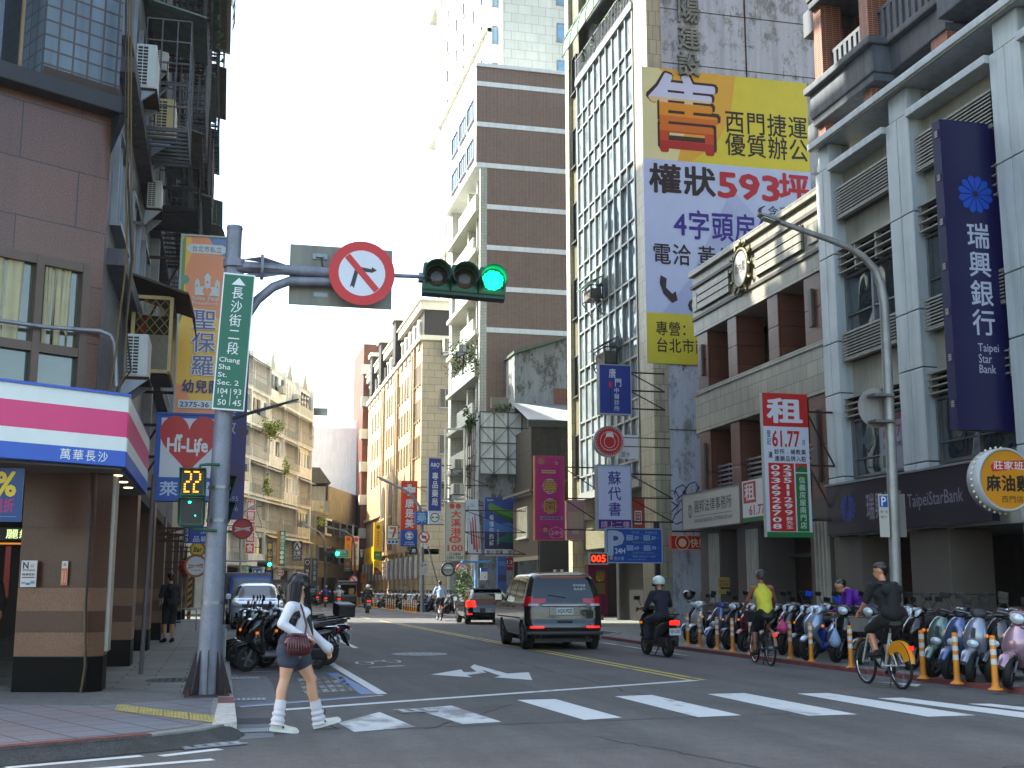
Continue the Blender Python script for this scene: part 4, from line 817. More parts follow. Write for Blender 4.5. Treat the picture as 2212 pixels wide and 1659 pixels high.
for i, (x, y, n) in enumerate(((575, 920, 400), (592, 925, 200), (618, 1005, 120), (700, 1110, 100), (575, 1050, 160), (710, 1265, 200))):
    p = at_y(x, y, 100 if i < 5 else 128); t = thing('balcony_plant', ['sunlit yellow green bush on a fifth floor balcony of the far flats', 'smaller bush beside the yellow green one on the far flats', 'small shrub on a middle balcony of the far flats', 'green tuft on the balcony nearest the tan rooftop shelter', 'trailing plant low on the far flats beside the purple sign', 'climber on the grey shop houses at the bend'][i], 'plant', p); b = MB(); leaves(b, (0, 0, 0), (.9, .6, .8) if i < 2 else (.5, .5, .7), n, .26, [mt('#8c9a30', .6, 0, .2), LEAF[2], mt('#b0a63a', .6)], .4); b.build('foliage', t)  # backlit yellow of these leaves is put into their colour
h = thing('rooftop_shelter_house', 'plain tan concrete house with a pitched shelter on its roof', 'building', (9.8, 126, 0)); b = MB(); b.box(4, 10.9, 126, 140, 0, 10.5, mt('#b3aa92', .85, 0, .12, .8, streak=.35)); b.box(3.9, 10.95, 125.9, 140, 5.9, 6.1, PT); on(b, 'wall', h)
b = MB(); b.prism([(6.4, 125.6, 12.3), (10.8, 125.6, 12.3), (9.6, 125.6, 13.9), (7.0, 125.6, 13.9)], (0, 6, 0), mt('#5d5a50', .8, 0, .2)); 
for x in (6.7, 10.4): b.box(x-.1, x+.1, 125.8, 126, 10.5, 12.3, RUST); b.box(x-.1, x+.1, 131, 131.2, 10.5, 12.3, RUST)
on(b, 'shelter', h)
h = thing('shop_house_row', 'row of old grey shop houses along the bend of the street', 'building', (9, 119, 0), R(71.4)); b = MB(); b.box(0, 7, .3, 6, 0, 9, mt('#8b877c', .85, 0, .2, .8, streak=.4)); b.box(7, 22, .6, 6, 0, 12, mt('#9d9888', .85, 0, .2, .8, streak=.4)); b.box(22, 30, .4, 6, 0, 9.5, mt('#a9a79c', .85, 0, .2, .8, streak=.3)); b.build('wall', h)
random.seed(4)
for i in range(9):
    for z in (4, 6.8): b = MB(); x = 1+i*3.1; b.box(x, x+2.2, .05, .28, z, z+1.7, random.choice((GALV, mt('#5c5a52', .7), PT))); b.box(x+.1, x+2.1, .0, .05, z+.2, z+1.5, GLASSB); b.build('window_box', h)
b = MB()
for i in range(9): b.box(.4+i*3.1, 2.8+i*3.1, .1, .28, .1, 2.6, random.choice((DARK, mt('#6a4a3a', .6), mt('#9c978a', .6)))); 
b.build('shop_front', h)
h = thing('white_block', 'bright white blank walled block with arched blue balconies at the bend', 'building', (15, 140, 0)); b = MB(); b.box(2, 15, 140, 156, 0, 20, WT2); on(b, 'wall', h)
T2 = Matrix.Translation((15, 140, 0)) @ Matrix.Rotation(R(71.4), 4, 'Z'); b = MB(); b.T = T2; b.box(0, 26, .02, 6, 0, 21, WT2)
for k in range(5): b.box(.4+k*4.6, .8+k*4.6, -.25, .02, 0, 20.5, mt('#5f7fb8', .5))
on(b, 'side_wall', h)
for k in range(5):
    for j in range(6):
        b = MB(); b.T = T2; x = 2.9+k*4.6; z = 3+j*2.9; b.box(x-1.3, x+1.3, -.1, .0, z+.1, z+1.7, DARK); b.prism([(x+1.3*math.cos(R(a)), -.1, z+1.7+.7*math.sin(R(a))) for a in range(0, 181, 30)], (0, .1, 0), DARK); b.box(x-1.4, x+1.4, -.6, -.1, z-.1, z+.05, PT); b.box(x-1.4, x+1.4, -.62, -.5, z+.05, z+.4, mt('#b0473f', .6)); b.box(x-1.3, x+1.3, -.6, -.55, z+.4, z+.9, GALV); on(b, 'arched_balcony', h)
h = thing('far_block', 'pale slab block standing behind the bright white wall', 'building', (12, 172, 0)); b = MB(); b.box(5, 15.3, 172, 190, 0, 30.5, WT2); b.box(8, 14, 171.9, 172, 26, 27, GLASSB); b.box(9, 13, 171.9, 172, 21, 23.5, mt('#9a9a90', .6)); on(b, 'wall', h)
h = thing('end_block', 'beige block closing the view at the end of the street', 'building', (30, 200, 0)); b = MB(); b.box(10, 60, 205, 215, 0, 14, PT); on(b, 'wall', h)
wp = win_proto(2, 1.6, GALV, GLASSB, 2); wp.parent = h; put(wp, h, [(x, 5, z) for x in range(-18, 10, 4) for z in (4, 7.2, 10.4)], 0)
# ================================================================== signs
def pr(c, r=.4): return mt(c, r, 0, .04, 1.5)
WT_ = pr('#d9dad8'); RD = pr('#c22a2c'); BK = pr('#1b1719'); YE = pr('#d9bd2e'); PU = pr('#3a2a7c')
def draw(b, w, h, items, y0=-.002):
    k = 0
    for it in items:
        y = y0-.0011*k; k += 1; t = it[0]
        if t == 'r': _, u0, v0, u1, v1, m = it; b.quad((u0*w, y, (1-v1)*h), (u1*w, y, (1-v1)*h), (u1*w, y, (1-v0)*h), (u0*w, y, (1-v0)*h), m)
        elif t == 'p': b.poly([(u*w, y, (1-v)*h) for u, v in it[1]], it[2])
        elif t == 'c':
            _, u, v, r, m = it[:5]; n = 28; kx = it[5] if len(it) > 5 else 1.
            b.poly([(u*w+r*w*kx*math.cos(2*math.pi*i/n), y, (1-v)*h+r*w*math.sin(2*math.pi*i/n)) for i in range(n)], m)
        elif t == 't':
            _, s, u0, v0, u1, v1, m = it[:7]; b.text(s, (u0*w, (1-v1)*h, u1*w, (1-v0)*h), m, y, it[7] if len(it) > 7 else .0, False, it[8] if len(it) > 8 else 0.)
        elif t in 'vh':
            _, s, u0, v0, u1, v1, m = it[:7]; bo = it[7] if len(it) > 7 else 0.; n = len(s)
            for i, ch in enumerate(s):
                if ch == ' ': continue
                if t == 'v': q = (u0, v0+(v1-v0)*i/n, u1, v0+(v1-v0)*(i+.94)/n)
                else: q = (u0+(u1-u0)*i/n, v0, u0+(u1-u0)*(i+.96)/n, v1)
                if ch in '1.:-': c_ = (q[0]+q[2])/2; e_ = (q[2]-q[0])*(.13 if ch == '1' else .08); b.text(ch, ((c_-e_)*w, (1-q[3]+.1*(q[3]-q[1]))*h, (c_+e_)*w, (1-q[1]-(.1 if ch == '1' else .72)*(q[3]-q[1]))*h), m, y, 0)
                elif ch.isascii(): b.text(ch, ((q[0]+.12*(q[2]-q[0]))*w, (1-q[3]+.1*(q[3]-q[1]))*h, (q[2]-.12*(q[2]-q[0]))*w, (1-q[1]-.1*(q[3]-q[1]))*h), m, y, bo)
                else: b.text(ch, (q[0]*w, (1-q[3])*h, q[2]*w, (1-q[1])*h), m, y, bo, True)
def heart(u, v, s, kx=1.):
    return [(u+s*kx*16*math.sin(t)**3/16, v-s*(13*math.cos(t)-5*math.cos(2*t)-2*math.cos(3*t)-math.cos(4*t))/16) for t in [2*math.pi*i/40 for i in range(40)]]
def sign(label, rect, Y, bg, items, th=.18, frame=None, arm=None, cat='sign', name='signboard', group=None, side=None, fw=.035):
    a, c = at_y(rect[0], rect[3], Y), at_y(rect[2], rect[1], Y); w, h = c.x-a.x, c.z-a.z
    t = thing(name, label, cat, (a.x, Y, a.z), 0, group)
    b = MB(); b.box(0, w, 0, th, 0, h, side or bg); b.quad((0, -.001, 0), (w, -.001, 0), (w, -.001, h), (0, -.001, h), bg); draw(b, w, h, items); b.build('panel', t)
    if frame:
        b = MB(); f = fw
        b.box(-f, 0, -.03, th, -f, h+f, frame); b.box(w, w+f, -.03, th, -f, h+f, frame); b.box(0, w, -.03, th, -f, 0, frame); b.box(0, w, -.03, th, h, h+f, frame); b.build('frame', t)
    if arm is not None:
        b = MB(); X = arm-a.x; x0 = w if X > w else 0
        for z in (h*.12, h*.5, h*.88): b.bar((x0, th/2, z), (X, th/2, z), .05, RUST)
        b.bar((x0, th/2, h*.5), (X, th/2, h*.12), .035, RUST); b.bar((x0, th/2, h*.88), (X, th/2, h*.5), .035, RUST); b.build('bracket', t)
    return t
def sign_x(label, Y0, Y1, z0, z1, X, bg, items, th=.2, frame=None, name='signboard', cat='sign'):
    """board on a wall facing the street from the right (its face towards -x)"""
    w, h = Y1-Y0, z1-z0; t = thing(name, label, cat, (X, Y1, z0), W90)
    b = MB(); b.box(0, w, 0, th, 0, h, bg); draw(b, w, h, items); b.build('panel', t)
    if frame: b = MB(); f = .03; b.box(-f, 0, -.02, th, -f, h+f, frame); b.box(w, w+f, -.02, th, -f, h+f, frame); b.box(0, w, -.02, th, -f, 0, frame); b.box(0, w, -.02, th, h, h+f, frame); b.build('frame', t)
    return t
def disc(label, x, y, r, Y, bg, items, rim=None, th=.12, arm=None, name='round_sign', cat='sign', bulbs=0):
    c = at_y(x, y, Y); rr = r*Y*1.03/F
    t = thing(name, label, cat, (c.x, Y, c.z)); b = MB(); b.lathe([(rr, 0), (rr, th)], bg, 40, ax='y'); b.T = Matrix.Translation((-rr, 0, -rr)); draw(b, 2*rr, 2*rr, items); b.T = None; b.build('panel', t)
    if rim: b = MB(); b.lathe([(rr*1.0, th), (rr*1.05, th), (rr*1.05, -.02), (rr*.97, -.02), (rr*.97, .004)], rim, 40, ax='y', caps=(False, False)); b.build('rim', t)
    if bulbs:
        b = MB()
        for i in range(bulbs): a = 2*math.pi*i/bulbs; b.ball((rr*1.09*math.cos(a), th*.5, rr*1.09*math.sin(a)), rr*.045, pr('#d8d4b8'), 6, 4)
        b.build('bulbs', t)
    if arm is not None: b = MB(); s_ = 1 if arm > c.x else -1; b.bar((s_*rr, th/2, .3*rr), (arm-c.x, th/2, .3*rr), .03, RUST); b.bar((s_*rr*.95, th/2, -.3*rr), (arm-c.x, th/2, -.3*rr), .03, RUST); b.build('bracket', t)
    return t
def petals(u, v, r, m, k=1., n=12, kx=1.):
    out = []
    for i in range(n):
        a = 2*math.pi*(i+.5)/n; d = math.pi/n*.86
        out.append(('p', [(u+kx*r*q*math.sin(a+e), v-k*r*q*math.cos(a+e)) for q, e in ((.14, -.3*d), (.14, .3*d), (.86, d), (1., .25*d), (1., -.25*d), (.86, -d))], m))
    return out
# ---- left side
HB = pr('#1b5aa8'); SG = pr('#c9c6c2')
sign('blue and white square sign with a red heart, hung over the left pavement', (334, 899, 478, 1077), 22, HB, [('r', .05, .04, 1, .745, pr('#cfcdd0')), ('p', heart(.5, .31, .4, .97*178/144*.98), RD), ('p', heart(.34, .265, .045, 1.2), WT_), ('t', 'Hi-Life', .16, .28, .8, .44, WT_, .045), ('r', .62, .4, .65, .49, WT_), ('h', '萊爾富', .06, .79, 1.0, .97, pr('#b8c6d8'), .03)], .3, HB, -1.5)
OR = pr('#f0a274'); MU = pr('#f2c35c')
castle = [('r', .3, .26, .4, .335, WT_), ('r', .72, .26, .82, .335, WT_), ('r', .4, .285, .72, .335, WT_), ('r', .5, .235, .62, .285, WT_), ('p', [(.47, .235), (.56, .205), (.65, .235)], WT_), ('p', [(.29, .26), (.35, .24), (.41, .26)], WT_), ('p', [(.71, .26), (.77, .24), (.83, .26)], WT_), ('p', heart(.56, .315, .035, 2.6), OR), ('r', .33, .275, .36, .29, OR), ('r', .76, .275, .79, .29, OR), ('c', .56, .258, .025, OR)]
sign('tall orange and yellow preschool sign behind the green street name plate', (377, 516, 497, 893), 23.6, MU, [('p', [(.18, 0), (1, 0), (1, .5), (.7, .44), (.45, .42), (.1, .38), (.12, .3), (.08, .2), (.2, .1)], OR), ('p', [(.55, 0), (1, 0), (1, .12), (.75, .09)], pr('#7c96b8')), ('p', [(.0, .02), (.07, 0), (.07, .45), (.0, .5)], pr('#8aa05a')), ('c', .08, .25, .1, pr('#78a68c')), ('p', [(0, .83), (.2, .86), (.3, .93), (.5, .97), (1, .97), (1, 1), (0, 1)], OR), ('r', .18, .042, .86, .095, WT_), ('c', .18, .0685, .085, WT_), ('c', .86, .0685, .085, WT_), ('h', '台北市私立', .2, .05, .84, .088, pr('#6a5f58'))]+castle+[('t', 'Saint Paul', .26, .343, .8, .365, WT_, .02), ('t', 'Preschool', .26, .372, .78, .39, WT_, .01), ('v', '聖保羅', .27, .41, .79, .8, WT_, .07), ('v', '聖保羅', .28, .413, .78, .797, pr('#7d7292'), .015), ('h', '幼兒園', .12, .81, .95, .885, pr('#4a3f7a'), .05), ('r', .06, .925, .94, .97, WT_), ('t', '2375-36', .1, .935, .7, .962, pr('#4a3f7a'), .03)], .35, pr('#b9bab2'), -1.6)
sign('tall dark purple sign with pale circles, beyond the preschool sign', (458, 700, 541, 1121), 44, pr('#4a4488'), [('c', .9, .56, .16, pr('#56406f')), ('c', .55, .54, .12, pr('#56406f')), ('c', .52, .78, .43, pr('#523d70')), ('v', '宗教', .25, .42, .66, .58, pr('#b9b6cf'), .02), ('v', '足體會宮', .36, .61, .5, .86, pr('#a9a6c4')), ('t', '2375-95', .06, .885, .82, .91, pr('#a9a6c4')), ('t', '2375-96', .06, .935, .82, .96, pr('#a9a6c4'))], .4, None, -1.5)
disc('red round beer sign jutting over the kerb below the dark purple sign', 524, 1142, 20, 38, pr('#a5122e'), [('c', .5, .5, .44, RD), ('p', [(.1, .42), (.5, .47), (.92, .4), (.82, .5), (.9, .62), (.5, .56), (.08, .66), (.18, .54)], WT_), ('t', 'Budweiser', .16, .46, .84, .57, RD, .02, .3)], pr('#a5122e'), .2, -.2)
disc('small yellow round bar sign above the white round beer sign', 427, 1187, 15, 33, pr('#c7a71e'), [('c', .5, .5, .44, pr('#4a3c18')), ('c', .5, .5, .4, pr('#d6b72c')), ('t', 'Bar', .22, .32, .8, .66, BK, .04, .2)], BK, .12, -1.4)
disc('white round beer sign with an orange brown rim over the left pavement', 423, 1222, 22, 32, pr('#a8692a'), [('c', .5, .5, .42, pr('#cfcfd2')), ('p', [(.17, .44), (.5, .48), (.85, .4), (.78, .5), (.83, .6), (.5, .56), (.13, .64), (.22, .54)], pr('#b5672c')), ('t', 'Budweiser', .22, .47, .8, .57, WT_, .01, .3), ('t', 'SUPREME', .3, .68, .72, .74, pr('#555'.replace('555', '555555')))], pr('#a8692a'), .15, -1.4)
b_ = at_y(400, 1226, 33); t = thing('paper_lantern', 'red paper lantern hanging beside the white round beer sign', 'lantern', b_); b = MB(); b.ball((0, 0, 0), (.17, .17, .2), mt('#c8303a', .5), 14, 10); b.build('shade', t); b = MB(); b.lathe([(.06, .19), (.06, .24)], BK, 10); b.lathe([(.06, -.24), (.06, -.19)], BK, 10); b.build('cap', t)
sign('blue hanging sign with house number strip behind the walk signal', (396, 1138, 474, 1173), 28, pr('#1f4aa0'), [('r', 0, 0, .17, 1, pr('#22315e')), ('v', '243', .02, .1, .15, .95, pr('#a9b4cc')), ('h', '品嶄', .25, .55, .7, .95, pr('#b8c2d8'), .02), ('h', '頂', .45, .08, .68, .45, pr('#b8c2d8'), .02)], .12, None, -1.4)
# ---- left, far
fr = 96.
for i, ch in enumerate('維豐肉鬆食'):
    pass
sign('column of five red squares with white characters on the far flats', (529, 1080, 553, 1196), fr, WT_, [q for i, ch in enumerate('維豐肉鬆食') for q in (('r', .06, .2*i+.012, .94, .2*i+.188, RD), ('v', ch, .12, .2*i+.02, .88, .2*i+.18, WT_, .03))], .4, None, 3.0)
sign('purple sign with yellow characters on the far flats', (575, 1171, 589, 1244), 98, pr('#2b2459'), [('v', '泰山汽車', .1, .03, .9, .86, YE, .03), ('t', '2313-4896', .1, .9, .9, .95, WT_)], .4, None, 4)
sign('green sign with white characters and an orange edge on the far flats', (597, 1147, 617, 1223), 103, pr('#2c8a5c'), [('r', 0, 0, .26, 1, pr('#cf7f22')), ('c', .63, .07, .2, WT_), ('v', '國語文理', .38, .13, .92, .55, WT_, .02), ('c', .63, .62, .25, WT_), ('c', .63, .75, .25, WT_), ('c', .63, .88, .25, WT_)], .4, None, 4.5)
sign('dark blue supermarket sign with a white ring emblem', (630, 1169, 653, 1211), 112, pr('#26265c'), [('c', .5, .24, .38, WT_), ('p', [(.2, .38), (.5, .06), (.8, .38), (.65, .38), (.5, .2), (.35, .38)], pr('#26265c')), ('r', 0, .45, 1, .47, WT_), ('h', '全聯', .12, .5, .88, .72, WT_, .03), ('r', 0, .74, 1, .76, WT_), ('t', 'ATM', .2, .8, .8, .95, WT_)], .3)
sign('blue pedestrian sign with white figures', (544, 1227, 567, 1250), 92, pr('#1f5ea8'), [('r', .04, .04, .96, .96, WT_), ('r', .08, .08, .92, .92, pr('#1f5ea8')), ('c', .3, .3, .1, WT_), ('p', [(.3, .35), (.46, .86), (.14, .86)], WT_), ('p', [(.7, .2), (.84, .5), (.74, .5), (.74, .86), (.66, .86), (.66, .5), (.56, .5)], WT_)], .05)
sign('slim green street name plate on the far left', (529, 1221, 538, 1259), 88, pr('#1d9a6d'), [('v', '昆明街', .15, .08, .85, .7, WT_, .02)], .04)
sign('dark coffee shop sign with a white round cup', (656, 1206, 671, 1268), 108, pr('#35332f'), [('c', .5, .14, .38, WT_), ('c', .5, .14, .3, pr('#35332f')), ('v', '鍋まん', .25, .38, .75, .72, WT_, .0), ('t', 'CAFE', .15, .76, .85, .83, WT_)], .3)
sign('dark grey sign with white characters beside the coffee shop sign', (672, 1206, 687, 1268), 108.5, pr('#3a3c40'), [('v', '悦九樂器', .25, .06, .75, .8, pr('#b9bcc0'))], .3)
sign('wide dark shop board at street level on the far left', (574, 1252, 641, 1276), 97, pr('#4a4742'), [('t', 'ELITE', .6, .3, .95, .8, pr('#a9a59c')), ('h', '精典', .3, .25, .55, .8, pr('#a06c68'))], .3)
sign('red small sign low on the far left flats', (517, 1250, 560, 1265), 90, pr('#c3b8a8'), [('r', .35, 0, .8, 1, pr('#b4382c')), ('h', '美', .1, .1, .32, .9, RD)], .3)
sign('orange sign leaning on the far flats shop front', (583, 1280, 606, 1298), 99, pr('#b5523c'), [('h', '炭烤', .15, .2, .85, .8, YE)], .2)
disc('small round sign with a red ring at the bend', 605, 1237, 8, 99, pr('#b8aa9c'), [('c', .5, .5, .42, pr('#b0403c')), ('c', .5, .5, .32, pr('#c9bba8')), ('r', .15, .44, .85, .56, pr('#5a4a40'))])
sign('green road name sign over the far junction', (725, 1187, 754, 1205), 104, pr('#1f8a5c'), [('r', .03, .06, .97, .94, WT_), ('r', .05, .1, .95, .9, pr('#1f8a5c')), ('h', '康定路', .2, .14, .8, .5, WT_), ('t', 'Kangding Rd', .15, .6, .85, .8, WT_)], .05)
sign('orange banner sign near the far junction', (744, 1158, 760, 1214), 124, pr('#d79a2a'), [('c', .5, .12, .3, RD), ('v', '涮涮鍋', .25, .3, .75, .85, RD)], .3)
sign('white banner sign with red characters near the far junction', (761, 1158, 776, 1232), 124.3, WT_, [('c', .5, .1, .38, RD), ('v', '漢記麵', .25, .22, .75, .7, RD, .02), ('r', 0, .85, 1, 1, pr('#d79a2a'))], .3)
sign('dark teal flag sign with a red emblem by the far junction', (743, 1206, 758, 1234), 122, pr('#2c5a50'), [('c', .5, .45, .28, RD), ('t', 'COFFEE', .2, .75, .8, .82, WT_)], .2)
sign('slate blue board at street level by the far junction', (731, 1257, 757, 1270), 120, pr('#4a5468'), [('c', .15, .5, .08, YE), ('t', '2331', .4, .3, .9, .7, WT_)], .2)
sign('black sign with a white figure on the brick building', (774, 1181, 788, 1208), 131, pr('#1c1a1b'), [('c', .5, .3, .14, WT_), ('p', [(.3, .45), (.7, .45), (.62, .85), (.38, .85)], WT_), ('p', [(.2, .2), (.3, .2), (.45, .5), (.35, .5)], WT_), ('p', [(.8, .2), (.7, .2), (.55, .5), (.65, .5)], WT_)], .2, None, 15)
# ---- right side, far to near
GY = pr('#d9b51c'); GG = pr('#2c7a3c')
sign('yellow bank sign with a green foot on the tan stone building', (807, 1128, 826, 1209), 116, GY, [('c', .5, .13, .24, GG), ('r', .46, .12, .54, .2, GG), ('v', '國泰世華銀行', .3, .24, .7, .7, pr('#3f5a34')), ('r', 0, .78, 1, 1, GG), ('t', 'CATHAY', .25, .85, .75, .89, WT_)], .4, None, 15.4)
sign('yellow and slate sign with a red emblem under the yellow bank sign', (807, 1211, 825, 1241), 115, GY, [('p', [(0, .45), (.5, .55), (1, .9), (1, 1), (0, 1)], pr('#2c4450')), ('c', .45, .82, .22, RD), ('v', '土產', .3, .1, .7, .45, pr('#a5702a'))], .4, None, 15.4)
sign_x('sunlit yellow awning board over the arcade of the tan building', 118, 127.5, 3.9, 5.6, 14.6, GY, [('r', .2, .2, .23, .8, GG), ('h', '國泰', .3, .3, .55, .7, pr('#8a7a2a'))], .3)
sign('small orange sign low by the brick building', (780, 1237, 793, 1260), 128, pr('#cf8a1c'), [('c', .45, .35, .25, RD)], .3); sign('lower orange sign by the brick building', (782, 1261, 794, 1279), 128, pr('#d39b34'), [('t', 'HOT', .2, .4, .8, .7, WT_)], .3)
sign('white convenience store sign with a red and green seven', (836, 1134, 861, 1165), 104, pr('#d8dcd8'), [('r', 0, 0, 1, .06, GG), ('r', 0, .94, 1, 1, GG), ('r', 0, 0, .06, 1, GG), ('r', .94, 0, 1, 1, GG), ('r', .22, .14, .82, .3, pr('#d9752c')), ('p', [(.62, .3), (.82, .3), (.58, .88), (.4, .88)], RD), ('t', 'ELEVEN', .16, .48, .84, .62, GG, .02)], .3, None, 15.4)
sign('small white and blue cash machine sign under the seven sign', (836, 1166, 861, 1175), 103.8, pr('#c9d4dc'), [('r', .08, .2, .3, .8, HB), ('r', .4, .2, .62, .8, HB), ('r', .72, .2, .94, .8, HB)], .2)
def hands(u, v, s): return [('c', u, v, s, WT_), ('c', u, v, s*.85, pr('#31507a')), ('c', u, v, s*.68, WT_), ('c', u-.16*s/.4, v-.03*s/.4, s*.16, GG), ('c', u+.16*s/.4, v-.03*s/.4, s*.16, GG), ('r', u-.26*s/.4, v-.01, u-.06*s/.4, v+.05, GG), ('r', u+.06*s/.4, v-.01, u+.26*s/.4, v+.05, GG), ('r', u-.1*s/.4, v+.004, u+.1*s/.4, v+.02, GG)]
RO = pr('#cf4a20'); crs = [('r', .38, .07, .62, .3, WT_), ('r', .12, .13, .88, .235, WT_)]+[('c', .2+.12*i, .182, .026, RO) for i in range(6)]+[('c', .44+.12*i, .095+.058*j, .026, RO) for i in range(2) for j in (0, 1, 2, 3)]
sign('tall orange red drugstore sign with a white dotted cross', (866, 1039, 902, 1145), 82, RO, crs+[('v', '康是美', .24, .36, .8, .97, WT_, .03)], .4, None, 15.4)
sign('blue pharmacy sign with a round emblem under the orange red sign', (866, 1145, 902, 1180), 81.8, pr('#1d55a8'), hands(.5, .35, .25)+[('t', '康是美', .25, .72, .75, .8, WT_), ('t', '長沙藥局', .18, .84, .82, .93, WT_)], .4)
PB2 = pr('#1c3f96')
sign('tall dark blue pharmacy sign with white characters and a swirl', (926, 991, 953, 1103), 70, PB2, [('t', 'R&Q', .14, .08, .86, .17, WT_, .03, .2), ('r', .2, .185, .75, .19, pr('#8a9cc8')), ('v', '專品藥局', .24, .26, .78, .92, WT_, .02)], .35, pr('#8a96a8'), 15.4)
sign('pale square pharmacy emblem sign under the tall dark blue sign', (926, 1104, 953, 1132), 69.8, pr('#c5ccd4'), hands(.5, .5, .45), .35)
sign('bright blue sign with one large medicine character', (897, 1105, 925, 1132), 71, pr('#2c68b4'), [('v', '藥', .1, .06, .9, .96, pr('#9cc4d8'), .03)], .35)
sign('black square sign with a white factory character', (881, 1181, 901, 1197), 80, BK, [('h', '廠', .42, .25, .9, .8, WT_, .02), ('p', [(0, 1), (0, .6), (.3, .0), (.36, 0)], pr('#7a7a7a'))], .3)
OB = at_y(910, 1160, 69.5)
OG = pr('#b9bcb2'); OF = pr('#c8513c')
sign('grey restaurant sign with orange characters and a price burst', (962, 1087, 1004, 1211), 61, OG, [('c', .33, .055, .14, OF), ('c', .66, .055, .14, OF), ('v', '大溪港', .26, .12, .82, .58, OF, .045), ('p', [(.5+(.36 if i % 2 else .28)*math.cos(i*math.pi/14), .635+(.072 if i % 2 else .055)*math.sin(i*math.pi/14)) for i in range(28)], OF), ('h', '熱炒', .32, .6, .7, .68, OG, .03), ('t', '100', .12, .73, .9, .835, OF, .05), ('h', '訂位專線', .2, .86, .8, .915, BK, .02), ('t', '2381-7587', .08, .925, .95, .975, BK, .02)], .3, pr('#8f9088'), 15.4)
BB = pr('#1e4788')
sign('blue beer billboard with a tilted green bottle', (1047, 1076, 1150, 1200), 66, BB, [('p', [(0, .35), (.3, .45), (.6, .42), (1, .5), (1, .62), (0, .6)], pr('#3f78b0')), ('p', [(0, .62), (1, .62), (1, .9), (0, .9)], pr('#0f2a55')), ('p', [(.2, .75), (.5, .6), (1, .7), (1, .82)], pr('#1f6a5a')), ('p', [(.07, .14), (.11, .09), (.4, .2), (.7, .22), (1, .3), (1, .56), (.75, .55), (.48, .4), (.28, .32), (.08, .2)], pr('#5a8a3a')), ('p', [(.12, .2), (.4, .3), (.7, .4), (1, .52), (1, .56), (.75, .55), (.48, .4), (.28, .32)], pr('#2f5a2c')), ('v', '最懂你的鮮', .09, .3, .19, .84, WT_), ('v', '讚在生活鮮', .25, .55, .3, .83, pr('#a9c4d8')), ('t', 'Taiwan Beer', .04, .03, .18, .06, WT_), ('r', 0, .89, 1, 1, pr('#c5c8c6')), ('h', '禁止酒駕 酒後', .03, .905, .66, .985, BK, .02)], .3)
t = sign('slanted pale poster board with red drink bottles', (1012, 1080, 1040, 1200), 67.5, pr('#b4bcc4'), [('t', 'CHILL', .35, .07, .75, .14, pr('#6a6a70')), ('v', '享一下', .12, .1, .3, .45, pr('#7d6a64')), ('p', [(.4, .9), (.46, .35), (.5, .3), (.54, .35), (.6, .9)], pr('#a5452c')), ('p', [(.62, .95), (.64, .3), (.68, .25), (.72, .3), (.76, .95)], pr('#b0402c')), ('p', [(.25, .8), (.3, .4), (.36, .4), (.38, .8)], pr('#8a2f2c')), ('p', [(.8, .9), (.82, .6), (.94, .6), (.96, .9)], pr('#b98a4c'))], .12); t.rotation_euler = (0, R(-4), R(-12))
disc('navy round beer sign with a white mountain below the restaurant sign', 968, 1230, 14, 58, pr('#20254a'), [('c', .5, .5, .4, pr('#aab0b4')), ('p', [(.22, .45), (.4, .25), (.5, .32), (.6, .22), (.8, .45)], WT_), ('t', 'BUSCH', .16, .46, .84, .64, pr('#20254a'), .03), ('t', 'BEER', .36, .7, .64, .77, pr('#20254a'))], pr('#15172c'))
disc('white round beer sign with a red ring and bow tie', 1000, 1231, 14, 58.2, pr('#b8b9bc'), [('c', .5, .5, .44, RD), ('c', .5, .5, .4, pr('#c3c5c8')), ('p', [(.14, .44), (.5, .49), (.88, .4), (.8, .5), (.86, .6), (.5, .56), (.12, .64), (.2, .54)], RD), ('t', 'Budweiser', .2, .47, .82, .57, WT_, .01, .3)], RD)
# pink arcade sign: ribbed magenta board, characters in yellow with a white edge
PK = mt('#d63c92', .45, 0, .06, 2); t = sign('tall ribbed magenta sign with yellow characters and a speech bubble', (1157, 987, 1217, 1165), 47, PK, [('r', .22, .165, .72, .205, WT_), ('r', .24, .172, .7, .198, YE), ('c', .51, .36, .26, WT_), ('c', .51, .6, .26, WT_), ('v', '樂', .27, .29, .77, .45, pr('#6a6a20'), .09), ('v', '樂', .28, .292, .76, .448, YE, .04), ('r', .27, .53, .76, .68, pr('#6a6a20')), ('r', .29, .535, .74, .675, YE), ('v', '園', .32, .54, .72, .67, pr('#6a6a20'), .01), ('r', .16, .725, .94, .765, pr('#a5b4d4')), ('h', '選物販賣機', .22, .727, .9, .763, pr('#3a3478'), .02), ('c', .72, .92, .2, WT_, 1.25), ('p', [(.82, .955), (.96, .975), (.9, .93)], WT_), ('c', .72, .92, .185, PK, 1.27), ('t', '24H', .54, .895, .9, .94, WT_, .02), ('c', .2, .06, .11, pr('#c29a6a'), 1.2), ('c', .75, .08, .06, YE), ('c', .82, .05, .05, pr('#5a6ac0')), ('c', .34, .87, .12, pr('#a5522c'), 1.1), ('c', .34, .885, .08, pr('#d8a880'), 1.1), ('r', .24, .935, .44, .96, pr('#2c6ab0'))], .25, pr('#b9762c'), 15.5)
b = MB(); h_ = at_y(1157, 987, 47).z-at_y(1157, 1165, 47).z
for i in range(46): z = .04+i*(h_-.08)/46; b.box(.015, 1.06, -.062, -.06, z, z+.018, pr('#b8307a'))
b.build('ribs', t)
